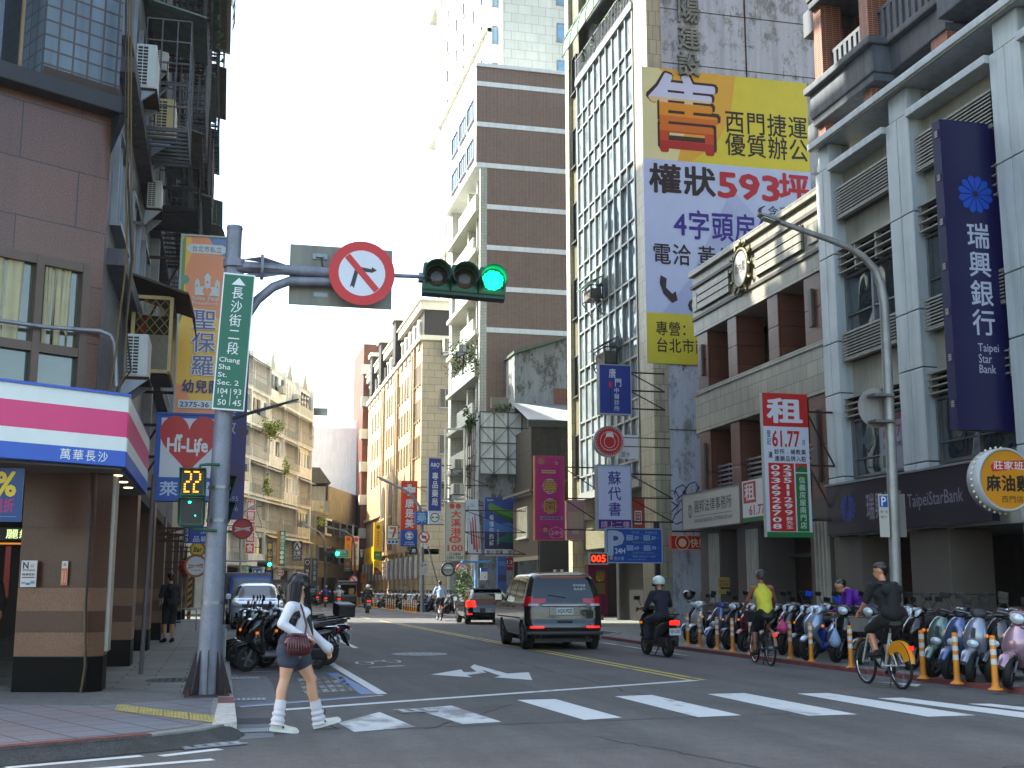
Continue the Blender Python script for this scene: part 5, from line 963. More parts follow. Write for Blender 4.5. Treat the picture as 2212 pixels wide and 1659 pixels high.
sign('deep blue clinic sign with thin white strokes high on the corner pier', (1296, 791, 1361, 892), 40.6, pr('#1d3f95'), [('v', '唐', .3, .06, .54, .28, WT_, -.015), ('v', '門', .48, .26, .72, .46, WT_, -.015), ('r', .3, .34, .4, .46, RD), ('v', '中醫診所', .46, .46, .64, .96, WT_), ('r', .34, .48, .37, .96, BK)], .25, pr('#aeb2b8'), 15.5)
disc('red and white bottle cap sign on the corner pier', 1316, 953, 33, 40.2, RD, [('c', .5+.445*math.cos(i*math.pi/18), .5+.445*math.sin(i*math.pi/18), .014, WT_) for i in range(36)]+[('c', .5, .5, .33, pr('#e0d6d2')), ('c', .5, .5, .315, RD), ('c', .5, .53, .2, pr('#e0d6d2')), ('c', .5, .53, .185, RD), ('p', [(.36, .36), (.4, .22), (.6, .2), (.66, .36)], pr('#e0d6d2')), ('t', 'www.happyyung.com', .26, .76, .74, .8, pr('#e0d6d2'))], pr('#b5b7b8'), .22, 15.5)
sign('white sign with violet brushed characters and a purple foot', (1293, 1007, 1361, 1142), 40, pr('#c5c8dc'), [('v', '蘇代書', .3, .08, .72, .82, pr('#45308c'), .02), ('r', 0, .855, 1, 1, pr('#4b2f7e')), ('h', '請上二樓', .07, .875, .97, .985, pr('#c9a5b4'), .02)], .3, pr('#a5a8b4'), 15.5)
PKB = pr('#1f5aa6'); items = [('t', 'P', .04, .08, .3, .78, pr('#aab4c4'), .06), ('t', '24H', .15, .58, .33, .74, WT_, .02), ('c', .08, .88, .03, pr('#c9b24a')), ('h', '長沙場', .13, .83, .31, .95, pr('#b5c0d4')), ('t', '平日  :  例假日', .45, .06, .92, .13, pr('#8fb0d8'))]
for r_, (a, c) in enumerate((('20', '20'), ('60', '70'))):
    v = .18+.31*r_; items += [('r', .36, v, .48, v+.16, pr('#9fb2d0')), ('t', '08:00', .375, v+.02, .465, v+.07, PKB), ('t', '18:00', .375, v+.09, .465, v+.14, PKB), ('t', a, .5, v+.03, .58, v+.13, pr('#c3d0e4'), .01, .2), ('r', .67, v, .79, v+.16, pr('#9fb2d0')), ('t', '08:00', .685, v+.02, .775, v+.07, PKB), ('t', '18:00', .685, v+.09, .775, v+.14, PKB), ('t', c, .81, v+.03, .89, v+.13, pr('#c3d0e4'), .01, .2), ('h', '元時', .59, v+.05, .65, v+.11, pr('#6f9ad0')), ('h', '元時', .9, v+.05, .96, v+.11, pr('#6f9ad0')), ('t', '夜間當日最高上限100元', .46, v+.2, .86, v+.25, pr('#8aa850'))]
items += [('r', .36, .15, .97, .155, pr('#6f9ad0')), ('r', .36, .77, .97, .775, pr('#6f9ad0')), ('t', '專線 (02)2231-6488', .46, .8, .88, .86, pr('#9fb8dc')), ('t', '服務專線', .38, .9, .7, .94, pr('#7fa0d0'))]
t = sign('blue parking tariff board with a large grey P on a post', (1311, 1144, 1428, 1214), 38.5, PKB, items, .15, pr('#9fb0c4')); a = at_y(1432, 1214, 38.5)
b = MB(); x = 1.74; b.box(x, x+.16, .05, .2, .05-t.location.z, 1.35, DARK); b.build('post', t)
sign('red lit number display reading 005 beside the parking board', (1275, 1196, 1311, 1217), 38.3, BK, [('t', '005', .08, .14, .92, .86, glow('#ff3a14', 1.6))], .15, pr('#b5b7b8'))
sign('red shop sign with a white ring over the dark alley by the parking board', (1451, 1156, 1528, 1188), 40.8, RD, [('c', .3, .5, .2, pr('#e3cfa8')), ('c', .3, .5, .18, RD), ('c', .3, .52, .11, pr('#e3cfa8')), ('h', '快樂', .52, .2, .98, .85, pr('#e3cfa8'), .03), ('r', 0, .03, 1, .07, pr('#e3cfa8')), ('r', 0, .93, 1, .97, pr('#e3cfa8'))], .2)
sign('pale pink faded shop box sign under the pink arcade sign bracket', (1224, 1080, 1262, 1166), 48, pr('#b59a94'), [('r', .1, .3, .9, .7, pr('#bfb29a')), ('r', .3, .75, .7, .85, pr('#c4bcb4'))], .6)
sign('small white board on the corner pier behind the bottle cap sign', (1337, 940, 1378, 990), 41.0, WT_, [('h', '潛水', .1, .7, .6, .95, pr('#3a4478'))], .1)
sign('salmon lantern shaped sign with a white character beside the white sign', (1366, 1078, 1392, 1142), 41.2, pr('#a8503c'), [('r', .2, .4, .75, .85, WT_), ('r', .26, .44, .69, .81, pr('#a8503c')), ('v', '日', .3, .45, .66, .8, WT_)], .3)
sign('tiny coloured light panel beside the dark navy flank', (1232, 1153, 1250, 1169), 50, BK, [('r', .1+.2*i, .15, .26+.2*i, .85, glow(c, 1.)) for i, c in enumerate(('#5a3aff', '#c03aff', '#3a6aff', '#ff5a8a'))], .1)
sign('magenta shop pillar sign with a yellow character below the number display', (1272, 1220, 1312, 1330), 44.5, pr('#7e1f48'), [('c', .6, .25, .2, YE), ('v', '樂園', .35, .1, .9, .6, pr('#8a7a2a'), .04)], .5)
# ---- stone building and bank
sign_x('long white law office board with brown characters', 33.75, 38.4, 3.4, 4.56, 15.18, pr('#c3c2b8'), [('c', .14, .5, .045, pr('#6a4a44'), .9), ('c', .14, .5, .038, pr('#c3c2b8'), .9), ('v', '圓邦', .115, .3, .165, .72, pr('#6a4a44')), ('h', '圓邦法律事務所', .22, .2, .88, .58, pr('#4a3c38')), ('r', .22, .66, .88, .672, pr('#6a4a44')), ('t', 'HARMONY BONDING  ATTORNEYS-AT-LAW', .22, .74, .88, .84, pr('#6a4a44'))], .25, pr('#8a7c74'))
sign_x('small rental banner between the law office board and the tall rental sign', 32.0, 33.6, 3.4, 4.62, 15.2, WT_, [('r', .05, .04, .6, .55, RD), ('v', '租', .1, .06, .55, .53, WT_, .04), ('t', '61.77', .3, .62, .95, .85, RD, .03), ('r', 0, .9, 1, 1, GG)], .1)
RR = pr('#c53330')
its = [('r', 0, 0, 1, .235, RR), ('v', '租', .09, .03, .89, .225, pr('#d6d6dc'), .055), ('v', '登記', .07, .26, .16, .37, pr('#3d3a5c'), .02), ('t', '61.77', .19, .265, .79, .375, RR, .035), ('v', '坪', .84, .32, .92, .375, pr('#3d3a5c')), ('h', '診所.補教業', .22, .39, .93, .43, pr('#3d3a5c'), .02), ('h', '連鎖品牌入駐', .22, .438, .93, .478, pr('#3d3a5c'), .02), ('v', '適', .09, .41, .18, .46, pr('#3d3a5c'), .03), ('r', .08, .49, .64, .96, RR), ('v', '0936926708', .11, .5, .35, .95, WT_, .03), ('v', '23511299', .38, .5, .6, .855, WT_, .03), ('v', '蘇先生', .42, .86, .58, .945, WT_, .02), ('r', .67, .49, .93, .55, RR), ('p', [(.67, .55), (.67, .53), (.8, .5), (.93, .53), (.93, .55)], GG), ('r', .67, .56, .93, .96, GG), ('v', '信義房屋南門店', .73, .58, .88, .945, WT_, .0), ('r', 0, .965, 1, 1, pr('#2f7f4c'))]
t = sign('tall red and white rental sign with phone numbers on a steel bracket', (1657, 852, 1743, 1160), 28, pr('#cfd0d8'), its, .16, None, 15.3, side=pr('#b9bab2'))
NB = pr('#1f1d52', .35); CB_ = pr('#1659b8'); SL = pr('#b9bcca')
t = thing('bank_sign', 'tall navy bank sign with a blue flower and white characters', 'bank sign', (14.2, 21.0, 4.57)); w, h = 1.36, 6.52
b = MB(); b.box(0, w, 0, .28, 0, h, NB); b.quad((0, -.001, 0), (w, -.001, 0), (w, -.001, h), (0, -.001, h), NB)
draw(b, w, h, petals(.54, .243, .3, CB_, w/h, 12)[:12], -.003)
draw(b, w, h, [('v', '瑞興銀行', .34, .335, .74, .71, SL, .02), ('t', 'Taipei', .41, .728, .76, .762, SL), ('t', 'Star', .41, .762, .63, .79, SL), ('t', 'Bank', .41, .796, .69, .822, SL)], -.004); b.build('panel', t)
b = MB(); 
for i in range(7): z = .45+i*.95; b.box(-.012, -.001, .06, .2, z, z+.16, mt('#33306a', .5)); [b.box(-.016, -.011, .08, .18, z+.02+.035*j, z+.035+.035*j, pr('#c9c2a0')) for j in range(4)]
b.build('vents', t)
b = MB()
for x in (w+.05, w+.25): b.box(x, x+.04, .05, .2, .1, h-.1, GALV)
for i in range(12): z = .2+i*.55; b.box(w, w+.3, .08, .12, z, z+.04, GALV)
b.build('ladder_frame', t)
t = sign_x('dark aubergine fascia of the bank with a blue flower and silver lettering', 21.4, 28.26, 2.78, 4.02, 15.12, mt('#2c2535', .35, 0, .06), [('h', '瑞興銀行', .285, .24, .52, .78, pr('#8f8c96'), .03), ('t', 'TaipeiStarBank', .55, .38, .86, .7, pr('#8f8c96'))], .16)
b = MB(); b.T = Matrix.Translation((0, -.001, 0)); draw(b, 6.86, 1.24, petals(.16, .5, .055, pr('#32418f'), 6.86/1.24*.9, 12, 1.)); b.T = None; b.build('flower', t)
b = MB(); b.box(-.02, 6.88, -.05, .16, 1.24, 1.29, GALV); b.build('top_rail', t)
sign_x('pale reflected rental poster in the lower bank window', 24.9, 26.2, 4.25, 5.55, 15.54, pr('#8f909c'), [('r', 0, 0, 1, .1, pr('#8a3c3c')), ('t', '61.77', .1, .2, .9, .42, pr('#8a3c44'), .02), ('h', '診所補教業', .08, .5, .9, .6, pr('#4a4a60')), ('r', .05, .72, .4, .95, pr('#3f6a4c'))], .03)  # flat printed panel standing in for the window's reflection of the rental sign
for i, (y0, z0) in enumerate(((19.0, 9.4), (19.0, 7.2), (19., 5.1))): sign_x('%s of the three navy panels on the right bank pillar' % ('topmost', 'middle one', 'lowest')[i], y0-1.2, y0+.6, z0, z0+.75, 15.15, NB, [], .1)
FY = pr('#d0941c'); disc('yellow round food sign ringed with bulbs at the right edge', 2174, 1036, 73, 19, FY, [('p', [(.22, .28), (.3, .2), (.9, .17), (.9, .3), (.3, .37), (.24, .37)], RD), ('h', '莊家班', .27, .19, .85, .34, pr('#d9d6d0'), .02), ('h', '麻油雞', .12, .42, .96, .7, BK, .05), ('h', '西門店', .38, .76, .8, .88, pr('#3a3020'), .0)], pr('#b5b7b8'), .35, 15.2, bulbs=34)
# ---- the big banner on the gable
t = sign('huge vertical property banner in yellow and pale blue on the bare gable', (1398, 181, 1742, 784), 41.86, pr('#bfcbe6'), [('r', 0, -.0, 1, .318, pr('#d6cb48')), ('p', [(0, 0), (.56, 0), (.52, .15), (.44, .24), (.28, .318), (0, .318)], pr('#dcd6a8')), ('p', [(.1, 0), (.56, 0), (.52, .15), (.44, .24), (.28, .318), (.2, .318), (.3, .1)], pr('#dcb04a')), ('v', '售', .022, .005, .492, .3, pr('#3a1512'), .06), ('h', '西門捷運', .485, .12, 1.0, .205, pr('#231a14'), .02), ('h', '優質辦公', .485, .2, 1.0, .285, pr('#231a14'), .02), ('p', [(0, 1), (0, .9), (.25, .72), (.5, .42), (.62, .5), (.5, .62), (.35, .85), (.3, 1)], pr('#aebada')), ('p', [(.48, .44), (.52, .4), (.75, .55), (1, .62), (1, .7), (.7, .6)], pr('#b2bede')), ('h', '權狀', .03, .33, .43, .435, pr('#2a1c28'), .045), ('t', '593', .44, .345, .8, .43, pr('#b8203c'), .05), ('h', '坪', .8, .325, 1., .435, pr('#b8203c'), .045), ('h', '(含車位)', .66, .445, 1.0, .49, pr('#3a2c5c'), .01), ('t', '4', .17, .5, .24, .57, pr('#3a2a96'), .03), ('h', '字頭房價', .25, .48, .8, .585, pr('#3a2a96'), .03), ('h', '電洽', .04, .6, .27, .675, pr('#2a2038'), .02), ('h', '黃先生', .3, .6, .65, .675, pr('#2a2038'), .02), ('t', '0937', .27, .705, .6, .755, pr('#2a2038'), .02), ('t', '(02)', .24, .78, .5, .83, pr('#2a2038'), .02), ('p', [(.085, .71), (.12, .72), (.115, .75), (.15, .77), (.17, .76), (.18, .79), (.15, .8), (.1, .77), (.08, .735)], pr('#2a2038')), ('r', 0, .835, 1, 1, pr('#d0c547')), ('h', '專營：', .05, .86, .27, .91, pr('#231a14'), .02), ('h', '台北市商辦', .05, .915, .42, .965, pr('#231a14'), .02)], .012, None, None, 'banner', 'banner')
b = MB(); a, c = at_y(1398, 784, 41.86), at_y(1742, 181, 41.86); w, h = c.x-a.x, c.z-a.z
# the large character fades white, orange, red: clip its strokes into three colour bands
vs, fs = glyph('售'); n_ = 9
cuts = [.56, .5, .34, .16, .04]; cols = ['#ccd0e4', '#dcc7a0', '#d99a24', '#cf7a20', '#c4501f', '#b02a22']; u0, v0, u1, v1 = .03, .008, .48, .297
for j in range(n_):
    ou, ov = (0, 0) if j == 0 else (.02*math.cos(j*math.pi/4), .02*math.sin(j*math.pi/4))
    bmx = bmesh.new(); vv = [bmx.verts.new((v[0]+ou, v[1]+ov, 0)) for v in vs]
    for f in fs:
        try: bmx.faces.new([vv[i] for i in f])
        except ValueError: pass
    for cz in cuts: bmesh.ops.bisect_plane(bmx, geom=list(bmx.verts)+list(bmx.edges)+list(bmx.faces), plane_co=(0, cz, 0), plane_no=(0, 1, 0))
    for f in bmx.faces:
        k = sum(1 for cz in cuts if f.calc_center_median().y < cz)
        b.add([((u0+(u1-u0)*q.co.x)*w, -.0085-.0001*j, ((1-v1)+(v1-v0)*(q.co.y+.12))*h) for q in f.verts], [list(range(len(f.verts)))], pr(cols[k]))
    bmx.free()
b.build('character', t)

# raised concrete characters above the banner
t = thing('relief_lettering', 'weathered raised concrete characters on the bare gable above the banner', 'lettering', (17.2, 41.88, 21.5)); b = MB(); CC = mt('#8e8f85', .9, 0, .3, 3, speck=.2)
for i, ch in enumerate('設建陽'):
    a = at_y((1488, 1488, 1488)[i], (138, 82, 24)[i], 41.8); b.T = TM((a.x-17.2, 0, a.z-21.5))
    for k in range(7): b.text(ch, (-.46, -.5, .46, .5), CC, -.03-.018*k, .02)
b.T = None; b.build('characters', t)
# ================================================================== signal pole, lamp posts
PM = mt('#8b8d97', .5, .25, .15, 4, streak=.35, speck=.15); pb = at_z(447, 1503, .12); PYY = pb.y; LEAN = R(1.3)
def lean(x, y): return at_y(x, y, PYY)
t = thing('signal_pole', 'grey steel signal pole with a long mast arm at the left kerb', 'signal pole', (pb.x, pb.y, .12)); P0 = Vector((pb.x, pb.y, .12))
top = lean(507, 497)-P0; ax = lambda k: top*k
b = MB(); b.tube([Vector((0, 0, .02)), ax(.25), ax(.6), ax(1)], [.148, .135, .115, .1], PM, 20); b.build('pole', t)
b = MB(); b.lathe([(.104, 0), (.108, .02), (.1, .05)], PM, 20, tuple(ax(1))); 
for k in (.19, .43, .36): b.lathe([(.14, -.02), (.14, .02)], STEEL, 20, tuple(ax(k)), caps=(False, False))
b.build('cap', t)
b = MB(); FP = mt('#4d4143', .7, .2, .25, streak=.3); b.box(-.27, .27, -.27, .27, 0, .025, FP)
for i in range(8):
    a = i*math.pi/4; u = Vector((math.cos(a), math.sin(a), 0)); n = Vector((-u.y, u.x, 0))*.006; b.prism([u*.13+Vector((0, 0, .026))-n, u*.3*(.9 if i % 2 else 1)+Vector((0, 0, .026))-n, u*.145+Vector((0, 0, .56))-n], n*2, FP)
for x in (-.22, .22):
    for y in (-.22, .22): b.lathe([(.022, .026), (.022, .1)], RUST, 8, (x, y, 0))
b.build('base_plate', t)
A = lambda x, y: at_y(x, y, PYY-.02)-P0
b = MB(); b.tube([A(508, 576), A(620, 583), A(720, 590)], [.085, .072, .07], PM, 14); b.tube([A(720, 590), A(918, 598)], [.03, .028], PM, 10); b.lathe([(.17, -.02), (.17, .02)], PM, 20, tuple(A(566, 577)), 'x'); 
for k in range(6): a = k*math.pi/3+.3; b.prism([A(566, 577)+Vector((0, .07*math.cos(a), .07*math.sin(a))), A(566, 577)+Vector((0, .16*math.cos(a), .16*math.sin(a))), A(616, 582)+Vector((0, .075*math.cos(a), .075*math.sin(a)))], (0, .008*math.sin(a), -.008*math.cos(a)), PM); b.prism([A(566, 577)+Vector((0, .07*math.cos(a), .07*math.sin(a))), A(566, 577)+Vector((0, .16*math.cos(a), .16*math.sin(a))), A(522, 577)+Vector((0, .12*math.cos(a), .12*math.sin(a)))], (0, .008*math.sin(a), -.008*math.cos(a)), PM)
b.lathe([(.14, -.05), (.14, .05)], PM, 16, tuple(A(505, 600))); b.lathe([(.14, -.05), (.14, .05)], PM, 16, tuple(A(506, 570))); b.build('mast_arm', t)
b = MB(); b.tube([A(x, y) for x, y in ((496, 800), (507, 745), (526, 693), (556, 648), (590, 620), (625, 607), (720, 609))], .062, PM, 12); b.build('brace', t)
# sign seen from behind on the arm, no-turn sign in front of it
c0, c1 = at_y(623, 657, PYY+.1), at_y(848, 541, PYY+.1); t = thing('rectangular_sign', 'bare back of a rectangular sign clamped to the mast arm', 'sign back', (c0.x, PYY+.1, c0.z)); w, h = c1.x-c0.x, c1.z-c0.z
b = MB(); b.rbox(0, w, 0, .02, 0, h, mt('#8f8d84', .55, .2, .12, 2, streak=.3), .008); b.build('plate', t); b = MB(); b.box(.3, .5, -.02, 0, h*.77, h*.86, STEEL); b.box(.35, .45, -.06, -.02, h*.79, h*.84, STEEL); b.box(.33, .52, -.006, 0, h*.15, h*.22, STEEL); b.tube([(.42, -.02, h*.78), (.44, -.05, h*.6), (.47, -.08, h*.5)], .008, DARK, 5); b.build('clamps', t)
BA = pr('#2a2734'); t = disc('round red and white no left turn sign on the mast arm', 782, 590, 71, PYY-.14, RD, [('c', .5, .5, .355, pr('#cfd0d6')), ('p', [(.335, .74), (.385, .47), (.41, .425), (.46, .405), (.64, .42), (.64, .385), (.72, .43), (.7, .445), (.64, .485), (.64, .475), (.45, .475), (.44, .5), (.4, .75), (.365, .715)], BA), ('p', [(.22, .29), (.29, .22), (.78, .71), (.71, .78)], RD)], None, .012, name='no_turn_sign', cat='traffic sign'); t.rotation_euler = (0, R(4), 0)
GH = mt('#155a3c', .4, 0, .1); GHD = mt('#0f3d2a', .45, 0, .15)
def lens(b, c, r, m): b.lathe([(r, 0), (r*.8, -.02), (r*.4, -.03), (.001, -.033)], m, 20, c, 'y')
def visor(b, c, r, m, d=.2):
    o = [[Vector(c)+Vector((rr*math.cos(R(a)), yy, rr*math.sin(R(a)))) for a in range(-40, 221, 20)] for yy, rr in ((0, r), (-d, r*1.03), (-d, r*.98), (0, r*.95))]; b.rings(o, m, (False, False), True, False)
c0 = at_y(1004, 603, PYY-.05); t = thing('traffic_light', 'green cased traffic light hung sideways on the mast arm, showing green', 'traffic light', c0, R(-8)); t.rotation_euler = (R(-4), R(3.2), R(-6)); q = .385
b = MB(); b.rbox(-.575, -.195, -.02, .2, -.2, .2, GH, .03); b.rbox(-.19, .19, -.02, .2, -.2, .2, GH, .03); b.rbox(.195, .575, -.02, .2, -.2, .2, GH, .03); b.box(-.57, .57, .0, .18, -.24, -.2, GHD); b.box(-.63, -.57, .05, .15, -.06, .06, GALV); b.build('housing', t)
for i, m in enumerate((mt('#3a2c26', .2, 0, .2, 60, speck=.3), mt('#463a2a', .2, 0, .2, 60, speck=.3), None)):
    x = -.385+.385*i; b = MB()
    if m: lens(b, (x, -.02, 0), .15, m)
    else:
        lens(b, (x, -.02, 0), .15, mt('#0c5a44', .3))
        for k in range(120): a = k*2.39996; rr = .143*math.sqrt(k/120); b.ball((x+rr*math.cos(a), -.05-.0*rr, rr*math.sin(a)), .0095, glow('#30f0b0', 1.6), 6, 4)
    b.build('lamp', t); b = MB(); visor(b, (x, -.02, .0), .175, GHD if m else mt('#0f7a5a', .35), .22); b.build('visor', t)
tl_glow = bpy.data.lights.new('green_lamp', 'POINT'); tl_glow.energy = .5; tl_glow.color = (.05, 1, .55); tl_glow.shadow_soft_size = .1; o = bpy.data.objects.new('green_lamp', tl_glow); COL.objects.link(o); o.parent = t; o.location = (.385, -.12, 0)
# street name plate
t = thing('street_name_sign', 'green street name plate with an arrow strapped to the signal pole', 'street sign', P0); c0, c1 = at_y(457, 884, PYY-.2), at_y(519, 590, PYY-.2); w, h = .405, c1.z-c0.z
t.location = (c0.x, PYY-.2, c0.z); t.rotation_euler = (0, R(2.5), 0); SGN = pr('#1b6e56'); b = MB(); b.rbox(0, w, -.008, .02, 0, h, WT_, .006)
draw(b, w, h, [('r', .04, .012, .96, .988, SGN), ('p', [(.28, .085), (.5, .03), (.72, .085)], WT_), ('v', '長沙街二段', .3, .095, .68, .605, WT_, .005), ('t', 'Chang', .1, .62, .74, .665, WT_, .012), ('t', 'Sha', .1, .672, .47, .708, WT_, .012), ('t', 'St.', .1, .73, .38, .764, WT_, .012), ('t', 'Sec. 2', .1, .784, .76, .82, WT_, .012), ('t', '104', .14, .845, .44, .885, WT_, .01), ('r', .27, .893, .3, .91, WT_), ('t', '50', .16, .925, .42, .965, WT_, .01), ('r', .525, .845, .545, .965, WT_), ('t', '93', .62, .845, .86, .885, WT_, .01), ('r', .73, .893, .76, .91, WT_), ('t', '45', .62, .925, .88, .965, WT_, .01)], -.0095); b.build('plate', t)
# walk signal
def walk(label, rect, Y, rz, lit):
    a, c = at_y(rect[0], rect[3], Y), at_y(rect[2], rect[1], Y); w, h = c.x-a.x, c.z-a.z; t = thing('walk_signal', label, 'pedestrian signal', ((a.x+c.x)/2, Y, a.z), rz)
    for z0, z1, nm in ((0, h*.49, 'lower_case'), (h*.51, h, 'upper_case')):
        b = MB(); b.rbox(-w/2, w/2, 0, .16, z0, z1, GH, .02); b.box(-w*.4, w*.4, -.002, 0, z0+.03, z1-.03, BLACK); b.box(-w/2, w/2, -.09, 0, z1-.012, z1, GHD)
        for s_ in (-1, 1): b.prism([(s_*w*.49, 0, z0+.03), (s_*w*.49, 0, z1), (s_*w*.49, -.09, z1)], (s_*.008, 0, 0), GHD)
        b.build(nm, t)
    b = MB(); b.tube([(w*.2, .1, h), (w*.25, .1, h+.05), (w*.5, .1, h+.06), (w*.5+.16, .1, h+.06)], .018, GH, 8); b.tube([(0, .1, 0), (.03, .1, -.04), (w*.5+.16, .1, -.05)], .018, GH, 8); b.build('bracket', t)
    if lit:
        b = MB(); AM = glow('#ffa41e', 1.1); seg = {'2': ['1110', '0001', '0001', '0010', '0100', '1000', '1000', '1111']}
        rows = ['01110', '10001', '00001', '00010', '00100', '01000', '10000', '11111']
        rows = ['1110', '0001', '0001', '0001', '0110', '1000', '1000', '1000', '1110']
        for d in range(2):
            for r_, row in enumerate(rows):
                for k, ch in enumerate(row):
                    if ch == '1':
                        for e in range(2): b.box(-w*.33+d*w*.36+k*w*.075+e*w*.037, -w*.33+d*w*.36+k*w*.075+e*w*.037+w*.026, -.008, -.003, h*.94-r_*h*.043-.012, h*.94-r_*h*.043+.006, AM)
        b.build('digits', t); b = MB(); b.ball((-w*.1, -.004, h*.41), .012, glow('#3affd8', 3.), 6, 4); b.ball((-w*.06, -.004, h*.41), .012, glow('#3affd8', 3.), 6, 4); b.ball((w*.16, -.004, h*.18), .008, glow('#3affd8', 2.), 6, 4)
        for i in range(11):
            for j in range(17): b.box(-w*.3+i*w*.06, -w*.3+i*w*.06+.004, -.0035, -.002, h*.06+j*h*.022, h*.06+j*h*.022+.004, mt('#4a4a4a', .5))
        b.build('walking_figure', t)
walk('green cased walk signal counting down twenty two on the signal pole', (384, 1012, 445, 1136), PYY-.25, R(-4), True); walk('second walk signal seen from its side behind the signal pole', (470, 1028, 506, 1138), PYY+.15, R(62), False)
t = thing('junction_box', 'grey steel box strapped low on the signal pole', 'box', at_y(476, 1385, PYY+.1)); b = MB(); b.rbox(-.05, .06, -.02, .1, -.25, .2, GREY, .01); b.build('box', t); b = MB(); b.box(.06, .07, 0, .08, -.2, .15, STEEL); b.build('door', t)
# right street lamp
def lamp(label, base, pts, r0, r1, head, m, name='street_lamp'):
    t = thing(name, label, 'street lamp', base); base = Vector(base); p = [Vector(q)-base for q in pts]; b = MB(); n = len(p); b.tube(p, [r0+(r1-r0)*i/(n-1) for i in range(n)], m, 14); b.build('pole', t)
    b = MB(); b.lathe([(r0*1.9, 0), (r0*1.9, .03), (r0*1.2, .05), (r0*1.15, .35), (r0, .4)], m, 16); b.build('base', t)
    d = (p[-1]-p[-2]).normalized(); L_, w_ = head; b = MB(); e = p[-1]; up = Vector((0, 0, 1)); s_ = d.cross(up).normalized()
    rs = []
    for k, (u, ww, hh) in enumerate(((-.1, .4, .5), (0, .8, .9), (.3, 1, 1), (.8, 1, .8), (1, .8, .45))): c = e+d*L_*u; rs.append([c+s_*ww*w_*.5*x+up*hh*w_*.3*z for x, z in ((-1, -.5), (1, -.5), (1, .2), (.6, .7), (-.6, .7), (-1, .2))])
    b.rings(rs, m, smooth=False); b.build('head', t); b = MB(); c = e+d*L_*.55; q = [c+s_*w_*.4*x+d*L_*.3*y-up*w_*.17 for x, y in ((-1, -1), (1, -1), (1, 1), (-1, 1))]; b.prism(q, -up*.02, mt('#c9ccc0', .3)); b.build('lens', t)
    return t
LY = 21.2; LA = lambda x, y: at_y(x, y, LY)
bz = LA(1940, 1290); lamp('curved grey street lamp on the right pavement in front of the bank', (bz.x+.02, LY, .06), [(bz.x+.02, LY, .06), LA(1936, 1270), LA(1926, 1000), LA(1917, 800), LA(1910, 660), LA(1903, 615), LA(1888, 580), LA(1862, 552), LA(1830, 533), LA(1790, 517), LA(1740, 500), LA(1680, 478)], .118, .05, (.42, .24), mt('#a3a29f', .45, .4, .15, 5, streak=.35))
t = disc('bare back of a round sign clamped to the right street lamp', 1909, 877, 48, LY-.12, mt('#a5a29d', .5, .3, .1, 2, streak=.25), [], None, .012, name='round_sign', cat='traffic sign'); t.location.y = LY+.16; b = MB()
for z in (.22, -.3): b.box(-.22, .22, -.33, -.03, z-.025, z+.025, STEEL)
b.build('clamps', t)
t = sign('narrow parking hours sign turned edge on at the right street lamp', (1902, 1068, 1918, 1160), LY-.1, pr('#c3c0b6'), [('r', .08, .03, .92, .3, HB), ('t', 'P', .28, .06, .76, .27, WT_, .03), ('t', '週一至', .1, .38, .9, .44, BK), ('t', '週六', .1, .5, .8, .56, BK)], .012); t = sign('bare back of a small sign on the street lamp before the aubergine fascia', (1931, 1067, 1954, 1160), LY+.2, mt('#a5a29d', .5, .3, .1, 2, streak=.25), [], .012)
FA = lambda Y: (lambda x, y: at_y(x, y, Y))
q = FA(71.5); lamp('far street lamp leaning over the road in front of the orange red sign', at_z(913, 1325), [at_z(913, 1325), q(912, 1230), q(911, 1130), q(906, 1095), q(890, 1070), q(872, 1058), q(842, 1043)], .13, .06, (.8, .4), GALV)
q = FA(38); pb2 = at_z(478, 1365, .12); lamp('slim street lamp on the left kerb with its head above the purple sign', pb2, [pb2, q(482, 1250), q(487, 1000), q(490, 930), q(500, 905), q(540, 892), q(612, 872)], .09, .045, (.5, .2), mt('#5d5f66', .5, .3))
q = FA(110); lamp('pale street lamp in front of the tan house at the bend', (at_z(702, 1306)), [at_z(702, 1306), q(703, 1200), q(700, 1165), q(690, 1150), q(672, 1140)], .12, .07, (.8, .4), GALV); q = FA(118); lamp('tall dark street lamp before the brick building', at_z(768, 1304), [at_z(768, 1304), q(766, 1180), q(762, 1160), q(745, 1148), q(722, 1142)], .13, .07, (.9, .4), GREY); lamp('low street lamp head beside the column of red squares', (at_y(520, 1262, 93).x, 93, .12), [(at_y(520, 1262, 93).x, 93, .12), FA(93)(520, 1120), FA(93)(524, 1108), FA(93)(532, 1103)], .1, .06, (.9, .4), GALV)
# smaller traffic lights and signs down the street
def small_light(label, x, y, Y, s_=1., lit=2):
    c = at_y(x, y, Y); t = thing('traffic_light', label, 'traffic light', c); b = MB(); b.rbox(-.6*s_, .6*s_, 0, .25, -.2*s_, .2*s_, GHD, .03); b.build('housing', t)
    for i in range(3): b = MB(); b.ball((-.38*s_+.38*s_*i, -.02, 0), (.15*s_, .04, .15*s_), glow('#3af0b8', 3.) if i == lit else BLACK, 12, 6); b.build('lamp', t)
small_light('traffic light showing green over the far junction', 718, 1196, 104, 1.1); small_light('traffic light showing green in front of the purple sign', 572, 1219, 90, .9)
c = at_y(572, 1219, 90); b = MB(); b.tube([(-2.2, 90.1, c.z+.2), (c.x, 90.1, c.z+.25)], .06, GALV, 6); b.tube([(-2.2, 90.1, .1), (-2.2, 90.1, c.z+.5)], .1, GALV, 6); tag(b.build('mast_arm'), 'thin mast arm reaching from the left to the near green light', 'mast')
